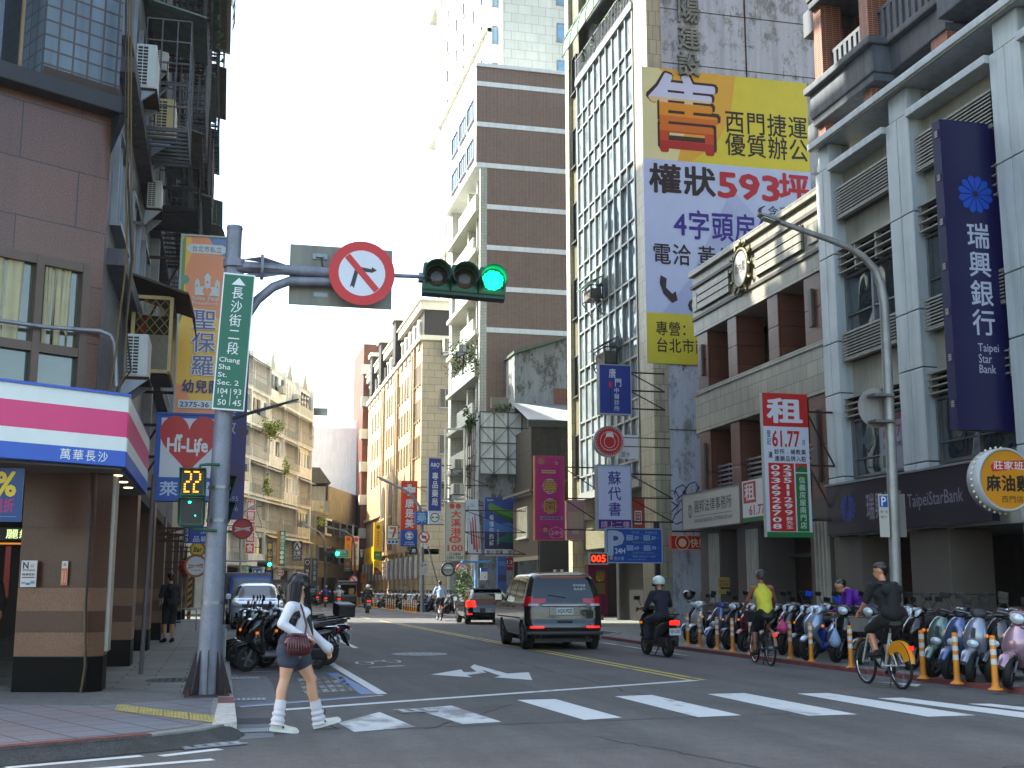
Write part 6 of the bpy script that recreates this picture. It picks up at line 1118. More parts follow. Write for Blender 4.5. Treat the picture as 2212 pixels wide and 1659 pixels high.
disc('round red no bus sign on a pole in front of the tan building', 916, 1160, 12, 69, RD, [('c', .5, .5, .38, WT_), ('r', .3, .4, .7, .62, BK), ('p', [(.2, .28), (.28, .2), (.8, .72), (.72, .8)], RD)], None, .03, name='no_bus_sign', cat='traffic sign'); sign('small white plate reading 23 to 9 under the no bus sign', (909, 1173, 924, 1181), 69, WT_, [('t', '23 - 9', .12, .2, .88, .8, BK)], .03)
sign('white parking notice on the far street lamp', (907, 1214, 924, 1242), 69.5, pr('#c9c9c4'), [('r', .1, .06, .42, .36, HB), ('t', 'P', .17, .1, .35, .32, WT_, .03), ('c', .7, .22, .12, BK), ('t', '週一至週五', .1, .45, .9, .52, BK), ('t', '07:00-20:00', .1, .6, .9, .67, BK), ('t', '機車停車', .1, .75, .9, .82, BK)], .03)
disc('red no left turn sign by the far junction', 764, 1252, 9, 116, RD, [('c', .5, .5, .36, WT_), ('p', [(.2, .28), (.28, .2), (.8, .72), (.72, .8)], RD)], None, .03, name='no_turn_sign', cat='traffic sign')
b = MB(); b.tube([(at_z(916, 1322).x, 69.1, .06), at_y(916, 1150, 69.1)], .045, GALV, 8); tag(b.build('sign_post'), 'slim steel post carrying the no bus sign', 'post')
# notices at the left pillar and shop
def plate(label, rect, Y, bg, items, rz=0): t = sign(label, rect, Y, bg, items, .006, name='notice', cat='notice'); t.rotation_euler = (0, 0, rz); return t
plate('white no smoking notice stuck on the granite pillar', (43, 1211, 83, 1268), 16.74, pr('#c4c0be'), [('t', 'N', .12, .06, .45, .3, pr('#3a2c56'), .06), ('t', 'o', .6, .14, .8, .26, pr('#5a4c6a')), ('t', 'SMOKING', .12, .33, .88, .4, pr('#3a2c56'), .03), ('h', '騎樓禁菸', .1, .47, .9, .58, pr('#3a3440'), .01), ('r', .1, .62, .9, .66, pr('#6a6470')), ('r', .08, .8, .35, .88, pr('#8a8fa0')), ('r', .38, .84, .62, .92, pr('#5a6a8a')), ('r', .65, .77, .92, .88, pr('#6f90b8'))], R(-13))
plate('small orange and white sticker on the granite pillar', (131, 1212, 148, 1264), 16.66, pr('#c5bfb2'), [('r', .05, .3, .95, 1, pr('#c8683a')), ('c', .5, .15, .25, pr('#8a8aa0')), ('r', .2, .4, .35, .9, pr('#c9a58a')), ('r', .6, .4, .75, .9, pr('#c9a58a'))], R(-13))
t = sign('blue hanging shop poster with a yellow percent sign at the left edge', (-60, 1012, 53, 1126), 15.6, pr('#14467c'), [('t', '10%', -.1, .08, .84, .52, YE, .05), ('h', '天天現折', -.1, .56, .85, .84, pr('#a52a70'), .04), ('r', .0, .9, .9, .91, pr('#6a9ac0'))], .03, None, None, 'poster', 'poster', side=pr('#b9bcc8'))
sign('dark shop interior sign with pale green characters at the left edge', (-60, 1140, 60, 1166), 19.8, BK, [('h', '麗緻', .6, .1, 1.1, .9, glow('#c8d8a0', .5), .01), ('r', 0, 1.2, 1, 1.35, glow('#b87a2a', .35))], .1); sign('tall red door pull hung in the dark shop entrance', (5, 1180, 24, 1290), 19, pr('#b01c24'), [], .05)
plate('yellow notice with red characters on the stone building column', (1552, 1247, 1576, 1268), 35.9, pr('#b09a5a'), [('h', '車輪出入', .08, .25, .92, .55, pr('#7a2a20'), .02), ('h', '請勿停留', .08, .58, .92, .9, pr('#7a2a20'), .02)]); plate('small yellow notice below the first on the stone column', (1553, 1273, 1576, 1283), 35.9, pr('#b09a5a'), [('h', '出入口', .1, .2, .9, .8, pr('#7a5a30'))])
# ================================================================== vehicles
def carpaint(c, rough=.22, metal=.35): return mt(c, rough, metal, .03, 2., 0, 0, .8)
def slice_ring(z, yr, yf, hw, r, ns=44, nc=7, ne=16):
    """rounded rectangle in plan: rear edge, right side, front edge, left side"""
    r = min(r, hw*.95, (yf-yr)*.45); pts = []
    def edge(a, b, n): return [(a[0]+(b[0]-a[0])*i/n, a[1]+(b[1]-a[1])*i/n) for i in range(n)]
    def corner(cx, cy, a0): return [(cx+r*math.cos(R(a0+90*i/nc)), cy+r*math.sin(R(a0+90*i/nc))) for i in range(nc)]
    pts += edge((-hw+r, yr), (hw-r, yr), ne)+corner(hw-r, yr+r, -90)+edge((hw, yr+r), (hw, yf-r), ns)+corner(hw-r, yf-r, 0)+edge((hw-r, yf), (-hw+r, yf), ne)+corner(-hw+r, yf-r, 90)+edge((-hw, yf-r), (-hw, yr+r), ns)+corner(-hw+r, yr+r, 180)
    return [Vector((x, y, z)) for x, y in pts]
def interp(S, dz=.04):
    out = []
    for i in range(len(S)-1):
        a, b = S[i], S[i+1]; n = max(1, int(abs(b[0]-a[0])/dz), int(max(abs(b[1]-a[1]), abs(b[2]-a[2]))/.12))
        for k in range(n): t = k/n; out.append(tuple(a[j]+(b[j]-a[j])*t for j in range(5)))
    return out+[S[-1]]
class Body:
    def __init__(s, S, wheels, wr): s.S = interp(S); s.R = [slice_ring(*q) for q in s.S]; s.wheels = wheels; s.wr = wr
    def faces(s, pred, off=0.):
        vs = []; fs = []; idx = {}; n = len(s.R[0])
        def vert(i, j):
            if (i, j) not in idx:
                p = s.R[i][j]
                if off:
                    a = s.R[i][(j+1) % n]-s.R[i][j-1]; u = s.R[min(i+1, len(s.R)-1)][j]-s.R[max(i-1, 0)][j]; nn = a.cross(u)
                    if nn.length > 1e-9: p = p+nn.normalized()*off
                idx[(i, j)] = len(vs); vs.append(p)
            return idx[(i, j)]
        for i in range(len(s.R)-1):
            for j in range(n):
                k = (j+1) % n; c = (s.R[i][j]+s.R[i][k]+s.R[i+1][j]+s.R[i+1][k])/4
                if pred(c): fs.append((vert(i, j), vert(i, k), vert(i+1, k), vert(i+1, j)))
        return vs, fs
    def arch(s, c): return any(abs(c.x) > s.S[len(s.S)//3][3]*.75 and (c.y-y)**2+(c.z-s.wr*.98)**2 < (s.wr*1.2)**2 for y in s.wheels)
    def body(s, t, m):
        b = MB(); vs, fs = s.faces(lambda c: not s.arch(c)); b.add(vs, fs, m, True); b.poly(s.R[-1], m)
        b.build('body', t)
        b = MB(); w = s.S[2][3]; y0, y1 = s.S[2][1]+.15, s.S[2][2]-.15; b.box(-w*.78, w*.78, y0, y1, s.wr*.55, .75, BLACK); b.build('underbody', t)
        b = MB()
        for y in s.wheels:
            for q in (-1, 1): b.tube([Vector((q*(w-.0), y+s.wr*1.2*math.cos(R(a)), s.wr*.98+s.wr*1.2*math.sin(R(a)))) for a in range(-15, 196, 15)], .022, m if s.trim is None else s.trim, 6)
        b.build('wheel_arch', t)
    trim = None
    def patch(s, t, name, pred, m, off=.006):
        b = MB(); vs, fs = s.faces(pred, off)
        if fs: b.add(vs, fs, m, True); return b.build(name, t)
def wheel(t, x, y, r, wd, rim=None, tube=False):
    s_ = 1 if x > 0 else -1; b = MB(); b.lathe([(r*.62, -wd/2), (r*.93, -wd/2), (r, -wd*.36), (r, wd*.36), (r*.93, wd/2), (r*.62, wd/2)], RUBBER, 28, ax='x', caps=(False, False)); o = b.build('wheel', t, (x, y, r))
    b = MB(); b.lathe([(r*.64, -wd*.3), (r*.64, wd*.42*1), (r*.58, wd*.44)], rim or STEEL, 24, ax='x', caps=(False, False)); b.lathe([(r*.6, s_*wd*.2), (.01, s_*wd*.22)], DARK, 20, ax='x', caps=(False, False))
    for k in range(5):
        a = 2*math.pi*k/5; d = Vector((0, math.cos(a), math.sin(a))); b.bar(Vector((s_*wd*.36, 0, 0))+d*r*.08, Vector((s_*wd*.42, 0, 0))+d*r*.6, r*.16, rim or STEEL, .03)
    b.lathe([(r*.14, s_*wd*.3), (r*.12, s_*wd*.45), (.005, s_*wd*.46)], rim or STEEL, 12, ax='x', caps=(False, False)); b.build('rim', o)
RL = mt('#c41428', .12, 0, .1, 8, coat=.6); RLB = glow('#f0241a', .85); CARG = glass('#0a0e12', .03, .1, 0, .55); PLT = pr('#c9cccc')
def plate_part(t, txt, x, y, z, w=.36, h=.15, rz=0.):
    b = MB(); b.rbox(-w/2, w/2, -.012, 0, 0, h, PLT, .004); b.text(txt, (-w*.43, h*.16, w*.43, h*.84), BK, -.0135, .03); o = b.build('number_plate', t, (x, y, z)); o.rotation_euler = (0, 0, rz)
def mirror(t, x, y, z, m):
    s_ = 1 if x > 0 else -1; b = MB(); b.rbox(min(x, x+s_*.2), max(x, x+s_*.2), y-.06, y+.1, z, z+.19, m, .035); b.box(min(x-s_*.08, x+.0), max(x-s_*.08, x), y, y+.05, z+.02, z+.07, BLACK); b.box(min(x+s_*.02, x+s_*.18), max(x+s_*.02, x+s_*.18), y-.065, y-.058, z+.02, z+.17, CHROME); b.build('wing_mirror', t)
# grey people carrier seen from behind
CP = carpaint('#383331', .18, .3); t = thing('people_carrier', 'dark grey people carrier driving away beside the double yellow line', 'car', (8.02, 28.0, 0), R(-3)); t.scale = (1.09, 1.03, 1.03)
S = [(.26, .12, 4.3, .74, .2), (.34, .02, 4.42, .82, .25), (.5, -.02, 4.48, .855, .22), (.62, -.0, 4.5, .862, .22), (.68, .04, 4.48, .862, .2), (.9, .05, 4.42, .865, .2), (1.0, .06, 4.2, .865, .2), (1.06, .07, 3.55, .86, .2), (1.12, .09, 3.3, .85, .18), (1.4, .17, 2.9, .79, .16), (1.62, .25, 2.58, .73, .16), (1.72, .34, 2.4, .68, .2), (1.765, .5, 2.2, .58, .25), (1.785, .75, 1.95, .42, .25)]
B_ = Body(S, (.62, 3.25), .315); B_.body(t, CP)
B_.patch(t, 'rear_window', lambda c: c.y < .36 and 1.13 < c.z < 1.66 and abs(c.x) < .66, CARG); B_.patch(t, 'windscreen', lambda c: 1.14 < c.z < 1.68 and abs(c.x) < .66 and c.y > 2.3, CARG)
for s_ in (-1, 1):
    for y0, y1 in ((.55, 1.42), (1.5, 2.28), (2.34, 3.0)): B_.patch(t, 'side_window', lambda c: c.x*s_ > .5 and y0 < c.y < min(y1, 3.05-(c.z-1.12)*1.1) and 1.13 < c.z < 1.6, CARG)
    B_.patch(t, 'tail_light', lambda c: c.y < .5 and s_*c.x > .45+.12*(c.z < 1.06) and 1.0 < c.z < 1.15+.06*(abs(c.x) > .7), RL, .012); B_.patch(t, 'lamp_lens', lambda c: c.y < .4 and .56 < s_*c.x < .8 and .99 < c.z < 1.05, mt('#c9c4c4', .1), .015); B_.patch(t, 'reflector', lambda c: c.y < .4 and .5 < s_*c.x < .76 and .49 < c.z < .56, RLB, .008)
    b = MB(); b.box(s_*.867-.004, s_*.867+.004, .9, 3.9, .7, .73, BLACK); b.build('side_trim', t); mirror(t, s_*.9, 3.0, 1.1, CP)
    for y in (.62, 3.25): wheel(t, s_*.745, y, .315, .2)
    for y in (1.6, 2.45): b = MB(); b.rbox(min(s_*.87, s_*.89), max(s_*.87, s_*.89), y, y+.16, .95, .99, CP, .006); b.build('door_handle', t)
b = MB(); b.rbox(-.5, .5, .0, .06, .99, 1.03, CHROME, .01); b.rbox(-.34, .34, .03, .06, .78, .98, mt('#8f8d8c', .3, .6), .008); b.build('plate_surround', t); plate_part(t, 'AQX-9025', 0, .03, .8, .38, .155)
b = MB(); b.tube([(.05, .1, 1.18), (-.18, .11, 1.22), (-.36, .12, 1.24)], .012, BLACK, 6); b.build('wiper', t)
b = MB(); b.text('車內有貴客', (.22, 1.44, .5, 1.5), WT_, .17, 0); b.text('BABY', (.24, 1.36, .5, 1.41), WT_, .14, 0); b.build('window_sticker', t)
b = MB(); b.prism([(0, .085, 1.1), (.03, .085, 1.05), (-.03, .085, 1.05)], (0, -.01, 0), CHROME); b.rbox(-.85, .85, -.035, .1, .34, .42, mt('#3c3a39', .4), .03); b.lathe([(.035, -.05), (.035, .2)], DARK, 10, (.5, .1, .3), 'y'); b.box(-.16, .16, -.02, .05, .62, .67, DARK); b.build('rear_bumper', t)
# near black hatchback
CB2 = carpaint('#1d2026'); t = thing('hatchback', 'black hatchback with glowing brake lights ahead of the people carrier', 'car', (10.75, 48.7, 0), R(-3))
S = [(.22, .1, 4.2, .74, .25), (.32, .0, 4.3, .86, .3), (.5, -.03, 4.34, .9, .3), (.66, .0, 4.34, .905, .28), (.8, .03, 4.25, .905, .25), (.92, .08, 3.4, .9, .22), (1.0, .12, 3.1, .86, .2), (1.2, .3, 2.75, .76, .2), (1.36, .5, 2.4, .66, .22), (1.44, .75, 2.1, .55, .25), (1.47, 1.0, 1.9, .42, .3)]
def hatch(t, S, wh, wr, paint, plate, front=False, lit=True):
    B_ = Body(S, wh, wr); B_.body(t, paint); zt = S[-1][0]; zb = S[-6][0]; L_ = S[3][2]; hw = S[3][3]
    B_.patch(t, 'rear_window', lambda c: c.y < S[-3][1]+.02 and zb+.02 < c.z < zt-.1 and abs(c.x) < hw*.68, CARG); B_.patch(t, 'windscreen', lambda c: zb+.03 < c.z < zt-.09 and abs(c.x) < hw*.72 and c.y > S[-3][2]-.03, CARG)
    for s_ in (-1, 1):
        for y0, y1 in ((S[-3][1]+.15, L_*.47), (L_*.49, L_*.72)): B_.patch(t, 'side_window', lambda c: c.x*s_ > hw*.5 and y0 < c.y < min(y1, S[-6][2]-.1-(c.z-zb)*1.2) and zb+.02 < c.z < zt-.14 and c.y > S[-6][1]+.25+(c.z-zb)*.9, CARG)
        B_.patch(t, 'tail_light', lambda c: c.y < .5 and s_*c.x > hw*.62 and zb-.22 < c.z < zb+.02, RLB if lit else RL, .012)
        B_.patch(t, 'headlight', lambda c: c.y > L_-.5 and s_*c.x > hw*.52 and zb-.3 < c.z < zb-.13, mt('#b9c2c8', .08, .3), .01)
        mirror(t, s_*(hw+.02), L_*.68, zb, paint)
        for y in wh: wheel(t, s_*(hw-.11), y, wr, .2)
    b = MB(); b.rbox(-.4, .4, -.06, .0, zb-.45, zb-.25, mt('#2a2c30', .3), .02); b.build('plate_recess', t)
    if plate: plate_part(t, plate, 0, -.07, zb-.42, .36, .15)
    return B_
B_ = hatch(t, S, (.75, 3.35), .32, CB2, 'AMY-6908'); b = MB(); b.rbox(-.6, .6, .42, .75, 1.4, 1.45, CB2, .02); b.build('spoiler', t)
B_.patch(t, 'reflector', lambda c: c.y < .3 and abs(c.x) > .72 and .4 < c.z < .46, RLB, .01)
# white SUV parked at the left kerb, nose to us
CW = carpaint('#c9d2da', .2, .1); t = thing('parked_suv', 'white parked SUV facing the crossing at the left kerb', 'car', (1.36, 49.3, 0), R(180))
S = [(.26, .1, 4.2, .8, .3), (.4, .0, 4.42, .9, .35), (.6, 0, 4.5, .925, .35), (.85, .05, 4.48, .925, .35), (.98, .08, 4.2, .92, .32), (1.06, .1, 3.35, .91, .25), (1.14, .14, 3.1, .87, .2), (1.36, .35, 2.7, .78, .2), (1.55, .6, 2.35, .68, .24), (1.63, .9, 2.0, .56, .28), (1.66, 1.2, 1.75, .42, .3)]
B_ = hatch(t, S, (.8, 3.5), .35, CW, '', lit=False)
B_.patch(t, 'grille', lambda c: c.y > 4.0 and abs(c.x) < .62-(.92-c.z)*.5 and .62 < c.z < .9, BLACK, .012)
for s_ in (-1, 1): B_.patch(t, 'fog_lamp', lambda c: c.y > 4.0 and .52 < s_*c.x < .8 and .42 < c.z < .58, BLACK, .012)
b = MB(); b.rbox(-.75, .75, 4.36, 4.47, .3, .42, DARK, .03); b.build('lower_grille', t); plate_part(t, 'RCB-5190', 0, 4.55, .5, .36, .14, math.pi)
# small truck with blue framed screen and grey box behind it
t = thing('box_truck', 'small blue truck with a grey box parked behind the white SUV', 'truck', (1.15, 52, 0)); BT_ = carpaint('#274a9a', .35)
b = MB(); b.rbox(-.92, .95, .4, 4.2, .8, 2.12, mt('#8f9092', .6, 0, .1, 2, streak=.2), .03); b.build('cargo_box', t); b = MB(); b.rbox(-.8, .98, -.9, .38, .4, 1.15, BT_, .08); b.prism([(-.78, -.85, 1.15), (.96, -.85, 1.15), (.9, -.55, 1.98), (-.72, -.55, 1.98)], (0, .9, 0), BT_); b.build('cab', t)
b = MB(); b.prism([(-.68, -.86, 1.2), (.86, -.86, 1.2), (.82, -.62, 1.88), (-.64, -.62, 1.88)], (0, -.02, .0), glass('#5d6a70', .1)); b.build('windscreen', t)
for x in (-.78, .9):
    for y in (-.3, 3.2): wheel(t, x, y, .3, .18)
# far cars
def far_car(label, loc, rz, c, suv=1.0, lit=True, name='parked_car'):
    t = thing(name, label, 'car', loc, rz); S = [(.25, .1, 4.2, .78, .3), (.4, 0, 4.4, .88, .3), (.7, 0, 4.4, .9, .3), (.9*suv, .06, 4.1, .9, .28), (1.0*suv, .1, 3.2, .88, .22), (1.06*suv, .12, 3.0, .84, .2), (1.25*suv, .3, 2.7, .76, .2), (1.42*suv, .5, 2.4, .68, .22), (1.48*suv, .8, 2.1, .55, .25), (1.5*suv, 1.0, 1.9, .42, .3)]; hatch(t, S, (.8, 3.4), .33, carpaint(c), '', lit=lit); return t
p = at_z(671, 1306); far_car('black people carrier with lit brake lights far down the street', (p.x, p.y, 0), R(-6), '#26181a', 1.2, True, 'distant_car')
p = at_z(697, 1297.5); far_car('white car gleaming far down at the bend', (p.x, p.y+4, 0), R(160), '#d3d6da', 1.0, False, 'distant_car'); p = at_z(611, 1305); far_car('white car parked behind the woman at the far left', (p.x+.3, p.y+3, 0), R(176), '#d6d8da', 1.02, False, 'distant_car')
p = at_z(748, 1311); t = thing('delivery_van', 'black van with its tailgate raised at the right kerb far down', 'van', (p.x, p.y, 0), R(-3)); b = MB(); b.rbox(-.85, .85, .1, 4.4, .35, 1.0, carpaint('#17181b'), .1)
for s_ in (-1, 1): b.rbox(min(s_*.78, s_*.86), max(s_*.78, s_*.86), .1, 3.6, .95, 1.8, carpaint('#17181b'), .03)
b.rbox(-.84, .84, .1, 3.4, 1.75, 1.85, carpaint('#17181b'), .04); b.box(-.76, .76, 3.0, 3.2, .9, 1.75, DARK); b.build('body', t); b = MB(); b.rbox(-.8, .8, -.95, .15, 1.95, 2.1, carpaint('#1c1d20'), .04); b.box(-.6, .6, -.9, -.2, 1.92, 1.948, CARG); b.build('tailgate', t); b = MB(); b.rbox(.2, .6, .2, .7, 1.0, 1.5, mt('#b09a4a', .7), .02); b.build('cargo', t)
for s_ in (-1, 1):
    b = MB(); b.rbox(min(s_*.78, s_*.87), max(s_*.78, s_*.87), .08, .12, .8, 1.3, RL, .01); b.build('tail_light', t)
    for y in (.8, 3.5): wheel(t, s_*.74, y, .32, .2)
# ------------------------------------------------------------------ scooters
def loft(b, st, m, n=14, e=2.4):
    """rings of rounded section: (centre, half width along x, half size vector across)"""
    rs = []
    for c, hw, v in st:
        c = Vector(c); v = Vector(v); r = []
        for k in range(n):
            a = 2*math.pi*k/n; ca, sa = math.cos(a), math.sin(a); u = math.copysign(abs(ca)**(2/e), ca); w_ = math.copysign(abs(sa)**(2/e), sa); r.append(c+Vector((hw*u, 0, 0))+v*w_)
        rs.append(r)
    b.rings(rs, m)
def scooter(label, loc, rz, c1, c2='#222326', style=0, seat='#17171a', roll=R(-7), steer=R(12), plate=None, lit=False, extra=None, box=False, group='scooters parked behind the yellow bollards', name='scooter', cat='scooter'):
    t = thing(name, label, cat, loc, rz, group); t.rotation_euler = (0, roll, rz)
    P = carpaint(c1, .25, .45); Q = mt(c2, .45, 0, .05); ST = mt(seat, .55, 0, .1, bump=.1)
    r = .235
    for y, nm in ((.62, 'front_wheel'), (-.58, 'rear_wheel')):
        b = MB(); b.lathe([(r*.62, -.05), (r*.9, -.058), (r, -.03), (r, .03), (r*.9, .058), (r*.62, .05)], RUBBER, 24, ax='x', caps=(False, False)); o = b.build(nm, t, (0, y, r)); b = MB(); b.lathe([(r*.64, -.04), (r*.64, .04)], GREY, 20, ax='x', caps=(False, False)); b.lathe([(r*.62, .0), (.01, .01)], DARK, 16, ax='x', caps=(False, False))
        for k in range(5): a = 2*math.pi*k/5; b.bar((0, .02*math.cos(a), .02*math.sin(a)), (0, r*.62*math.cos(a), r*.62*math.sin(a)), .035, GREY)
        b.lathe([(.09, .045), (.09, .05)], STEEL, 18, ax='x'); b.build('rim', o)
        if nm[0] == 'f': o.rotation_euler = (0, 0, steer)
    b = MB(); 
    if style == 1: loft(b, [((0, .9, .40), .05, (0, .0, .02)), ((0, .82, .45), .075, (0, .01, .03)), ((0, .66, .5), .085, (0, 0, .035)), ((0, .46, .44), .08, (0, -.02, .03)), ((0, .36, .34), .06, (0, -.02, .02))], P)
    else: loft(b, [((0, .86, .3), .05, (0, .03, .03)), ((0, .79, .43), .075, (0, .03, .03)), ((0, .65, .49), .085, (0, 0, .03)), ((0, .48, .45), .08, (0, -.02, .03)), ((0, .4, .36), .07, (0, -.03, .02))], P)
    b.build('front_fender', t)
    b = MB()
    for s_ in (-1, 1): b.tube([(s_*.075, .62, r), (s_*.07, .5, .56)], .022, GREY, 8)
    b.build('fork', t)
    b = MB()
    if style == 1: loft(b, [((0, .34, .28), .1, (0, .05, .02)), ((0, .5, .42), .16, (0, .1, .0)), ((0, .64, .57), .13, (0, .1, .03)), ((0, .58, .72), .18, (0, .1, .03)), ((0, .48, .86), .15, (0, .1, .04)), ((0, .4, .96), .08, (0, .07, .03))], P)
    elif style == 2: loft(b, [((0, .36, .28), .12, (0, .05, .0)), ((0, .46, .42), .165, (0, .07, .02)), ((0, .52, .6), .185, (0, .08, .02)), ((0, .49, .78), .165, (0, .07, .02)), ((0, .44, .9), .12, (0, .07, .02)), ((0, .41, .96), .06, (0, .04, .01))], P)
    else: loft(b, [((0, .35, .28), .13, (0, .05, .0)), ((0, .45, .4), .18, (0, .08, .01)), ((0, .53, .56), .19, (0, .08, .01)), ((0, .5, .74), .165, (0, .07, .01)), ((0, .42, .9), .1, (0, .07, .01))], P)
    b.build('front_apron', t)
    b = MB(); loft(b, [((0, .5, .3), .07, (0, .05, 0)), ((0, .58, .42), .1, (0, .05, .01)), ((0, .6, .5), .09, (0, .02, .01))], DARK)
    b.build('fork_cover', t); b = MB()
    if style == 2: b.prism([(-.022, .575, .8), (.022, .575, .8), (.03, .612, .66), (-.03, .612, .66)], (0, .006, .004), DARK)
    else: b.rbox(-.11, .11, .5, .515, .84, .86, DARK, .005)
    b.build('apron_trim', t)
    if box: b = MB(); b.rbox(-.2, .2, -1.12, -.76, .9, 1.16, mt('#1a1a1b', .5, 0, .1), .04); b.build('top_box', t)
    b = MB(); loft(b, [((0, .33, .3), .12, (0, .02, .0)), ((0, .37, .5), .165, (0, .02, .0)), ((0, .4, .7), .15, (0, .02, .0)), ((0, .37, .86), .08, (0, .02, .0))], Q); b.rbox(-.16, .16, -.14, .4, .25, .31, Q, .02); b.build('leg_shield', t)
    b = MB(); loft(b, [((0, -.1, .42), .12, (0, 0, .14)), ((0, -.22, .54), .17, (0, 0, .19)), ((0, -.5, .6), .18, (0, 0, .15)), ((0, -.78, .68), .14, (0, 0, .09)), ((0, -.95, .74), .07, (0, 0, .04))], P); b.build('rear_body', t)
    b = MB(); loft(b, [((0, -.08, .74), .08, (0, 0, .03)), ((0, -.2, .77), .13, (0, 0, .045)), ((0, -.45, .77), .15, (0, 0, .045)), ((0, -.56, .8), .15, (0, 0, .055)), ((0, -.85, .84), .11, (0, 0, .035)), ((0, -.93, .84), .06, (0, 0, .02))], ST); b.build('seat', t)
    b = MB(); b.rbox(-.13, .02, -.75, -.3, .2, .42, mt('#2c2c2e', .5, .4, .2), .04); b.rbox(.05, .14, -.85, -.4, .24, .38, mt('#3a3a3c', .4, .6, .2), .03); b.tube([(.1, -.3, .25), (.12, -.5, .26)], .025, STEEL, 8); b.tube([(-.08, -.3, .22), (-.16, -.22, .02)], .014, BLACK, 6); b.build('engine', t)
    b = MB(); b.prism([(-.09, -.86, .62), (.09, -.86, .62), (.08, -1.0, .36), (-.08, -1.0, .36)], (0, -.015, 0), BLACK); b.tube([(-.13, -.6, .86), (-.12, -.95, .9), (.12, -.95, .9), (.13, -.6, .86)], .016, DARK, 6); b.build('rear_guard', t)
    b = MB(); b.rbox(-.11, .11, -.985, -.94, .68, .77, RLB if lit else mt('#8a1a20', .2), .02); b.build('tail_light', t)
    if plate: plate_part(t, plate, 0, -.99, .47, .26, .14)
    else: plate_part(t, 'MKR-%d' % random.randint(1000, 9999), 0, -.99, .47, .24, .13)
    b = MB(); b.tube([(-.33, -.1, .07), (-.2, -.05, .06), (0, 0, .03), (.2, -.05, .06), (.33, -.1, .07)], .016, GREY, 8)
    for s_ in (-1, 1): b.tube([(s_*.22, -.055, .062), (s_*.35, -.11, .072)], .022, BLACK, 8); b.tube([(s_*.2, -.01, .07), (s_*.33, -.03, .075)], .008, STEEL, 6)
    if style == 2: loft(b, [((0, .05, .0), .06, (0, .03, .02)), ((0, .04, .06), .12, (0, .05, .03)), ((0, 0, .12), .1, (0, .05, .02))], Q)
    else: loft(b, [((0, .14, .0), .07, (0, 0, .04)), ((0, .1, .04), .15, (0, 0, .075)), ((0, .0, .07), .17, (0, 0, .07)), ((0, -.09, .08), .1, (0, 0, .04))], P)
    hb = b.build('handlebar', t, (0, .4, .94)); hb.rotation_euler = (0, 0, steer)
    hl = mt('#c3ccd0', .06, .2, .1, 20)
    b = MB()
    if style == 2: b.lathe([(.075, 0), (.06, .025), (.001, .035)], hl, 16, (0, .0, 0), 'y', sc=(1.25, .8)); b.lathe([(.085, -.02), (.085, .004)], CHROME, 16, (0, 0, 0), 'y', caps=(False, False), sc=(1.22, .82)); b.build('headlight', t, (0, .595, .57))
    elif style == 1:
        for s_ in (-1, 1): loft(b, [((s_*.07, .12, .0), .03, (0, .0, .02)), ((s_*.085, .1, .05), .05, (0, .02, .03)), ((s_*.1, .04, .1), .02, (0, .01, .01))], hl)
        b.build('headlight', t, (0, .46, .93))
    else: b.lathe([(.09, 0), (.075, .03), (.001, .045)], hl, 18, (0, 0, 0), 'y', sc=(1.2, .85)); b.lathe([(.1, -.03), (.1, .006)], CHROME, 18, (0, 0, 0), 'y', caps=(False, False), sc=(1.18, .86)); b.build('headlight', t, (0, .535, .97))
    for s_ in (-1, 1):
        b = MB(); b.tube([(0, 0, 0), (s_*.05, -.01, .12), (s_*.12, -.03, .2)], .008, BLACK, 6); b.rbox(s_*.14-.075, s_*.14+.075, -.05, -.025, .19, .285, (mt(extra, .2) if extra else BLACK), .018); b.box(s_*.14-.06, s_*.14+.06, -.053, -.05, .2, .275, CHROME); b.build('mirror', t, (s_*.19, .37, 1.0))
    for s_ in (-1, 1): b = MB(); b.ball((0, 0, 0), (.028, .03, .028), glow('#c8741c', .3), 8, 6); b.build('indicator', t, (s_*.17, .5, .7))
    return t
# ------------------------------------------------------------------ scooters in place
def park(label, v, c1, style, head=115, **k):
    """v: where the front wheel meets the ground on the photo"""
    p = at_z(v[0], v[1], .06); a = R(head); f = Vector((-math.sin(a), math.cos(a), 0)); q = p-f*.62; k.setdefault('roll', R(random.uniform(-11, -5))); k.setdefault('steer', R(random.choice((-14, 6, 18, 26)))); return scooter(label, (q.x, q.y, .06), a, c1, style=style, **k)
park('pale pink scooter at the right edge, nearest of the bollard row', (2176, 1487), '#a48a98', 0, 118); park('dark scooter with a broad apron, next to the pale pink one', (2140, 1474), '#3c4046', 2, 116)
park('silver scooter with a smooth rounded apron behind the bollards', (2096, 1475), '#858d9a', 2, 122); park('pale blue scooter between the silver and the sage green ones', (2050, 1469), '#5a6c92', 2, 118); park('sage green scooter with a glossy broad apron', (2014, 1464), '#5f7a72', 2, 124)
park('black motorcycle like scooter with yellow fork legs beside the cyclist in black', (1965, 1448), '#141518', 1, 108); park('dark blue scooter hidden behind the cyclist in black', (1905, 1443), '#232838', 1, 112); park('second dark scooter behind the cyclist in black', (1858, 1436), '#1c1d22', 0, 112)
park('black round headed scooter left of the man in purple', (1806, 1431), '#15161a', 0, 118); park('white and blue sporty scooter with bright blue mirrors', (1746, 1428), '#8f9cae', 1, 118, extra='#1f4fc0', c2='#24489c'); park('dark navy scooter carrying a pink bag', (1724, 1420), '#272d3c', 1, 116); park('charcoal scooter with a pointed nose left of the navy one', (1690, 1415), '#34373c', 1, 114)
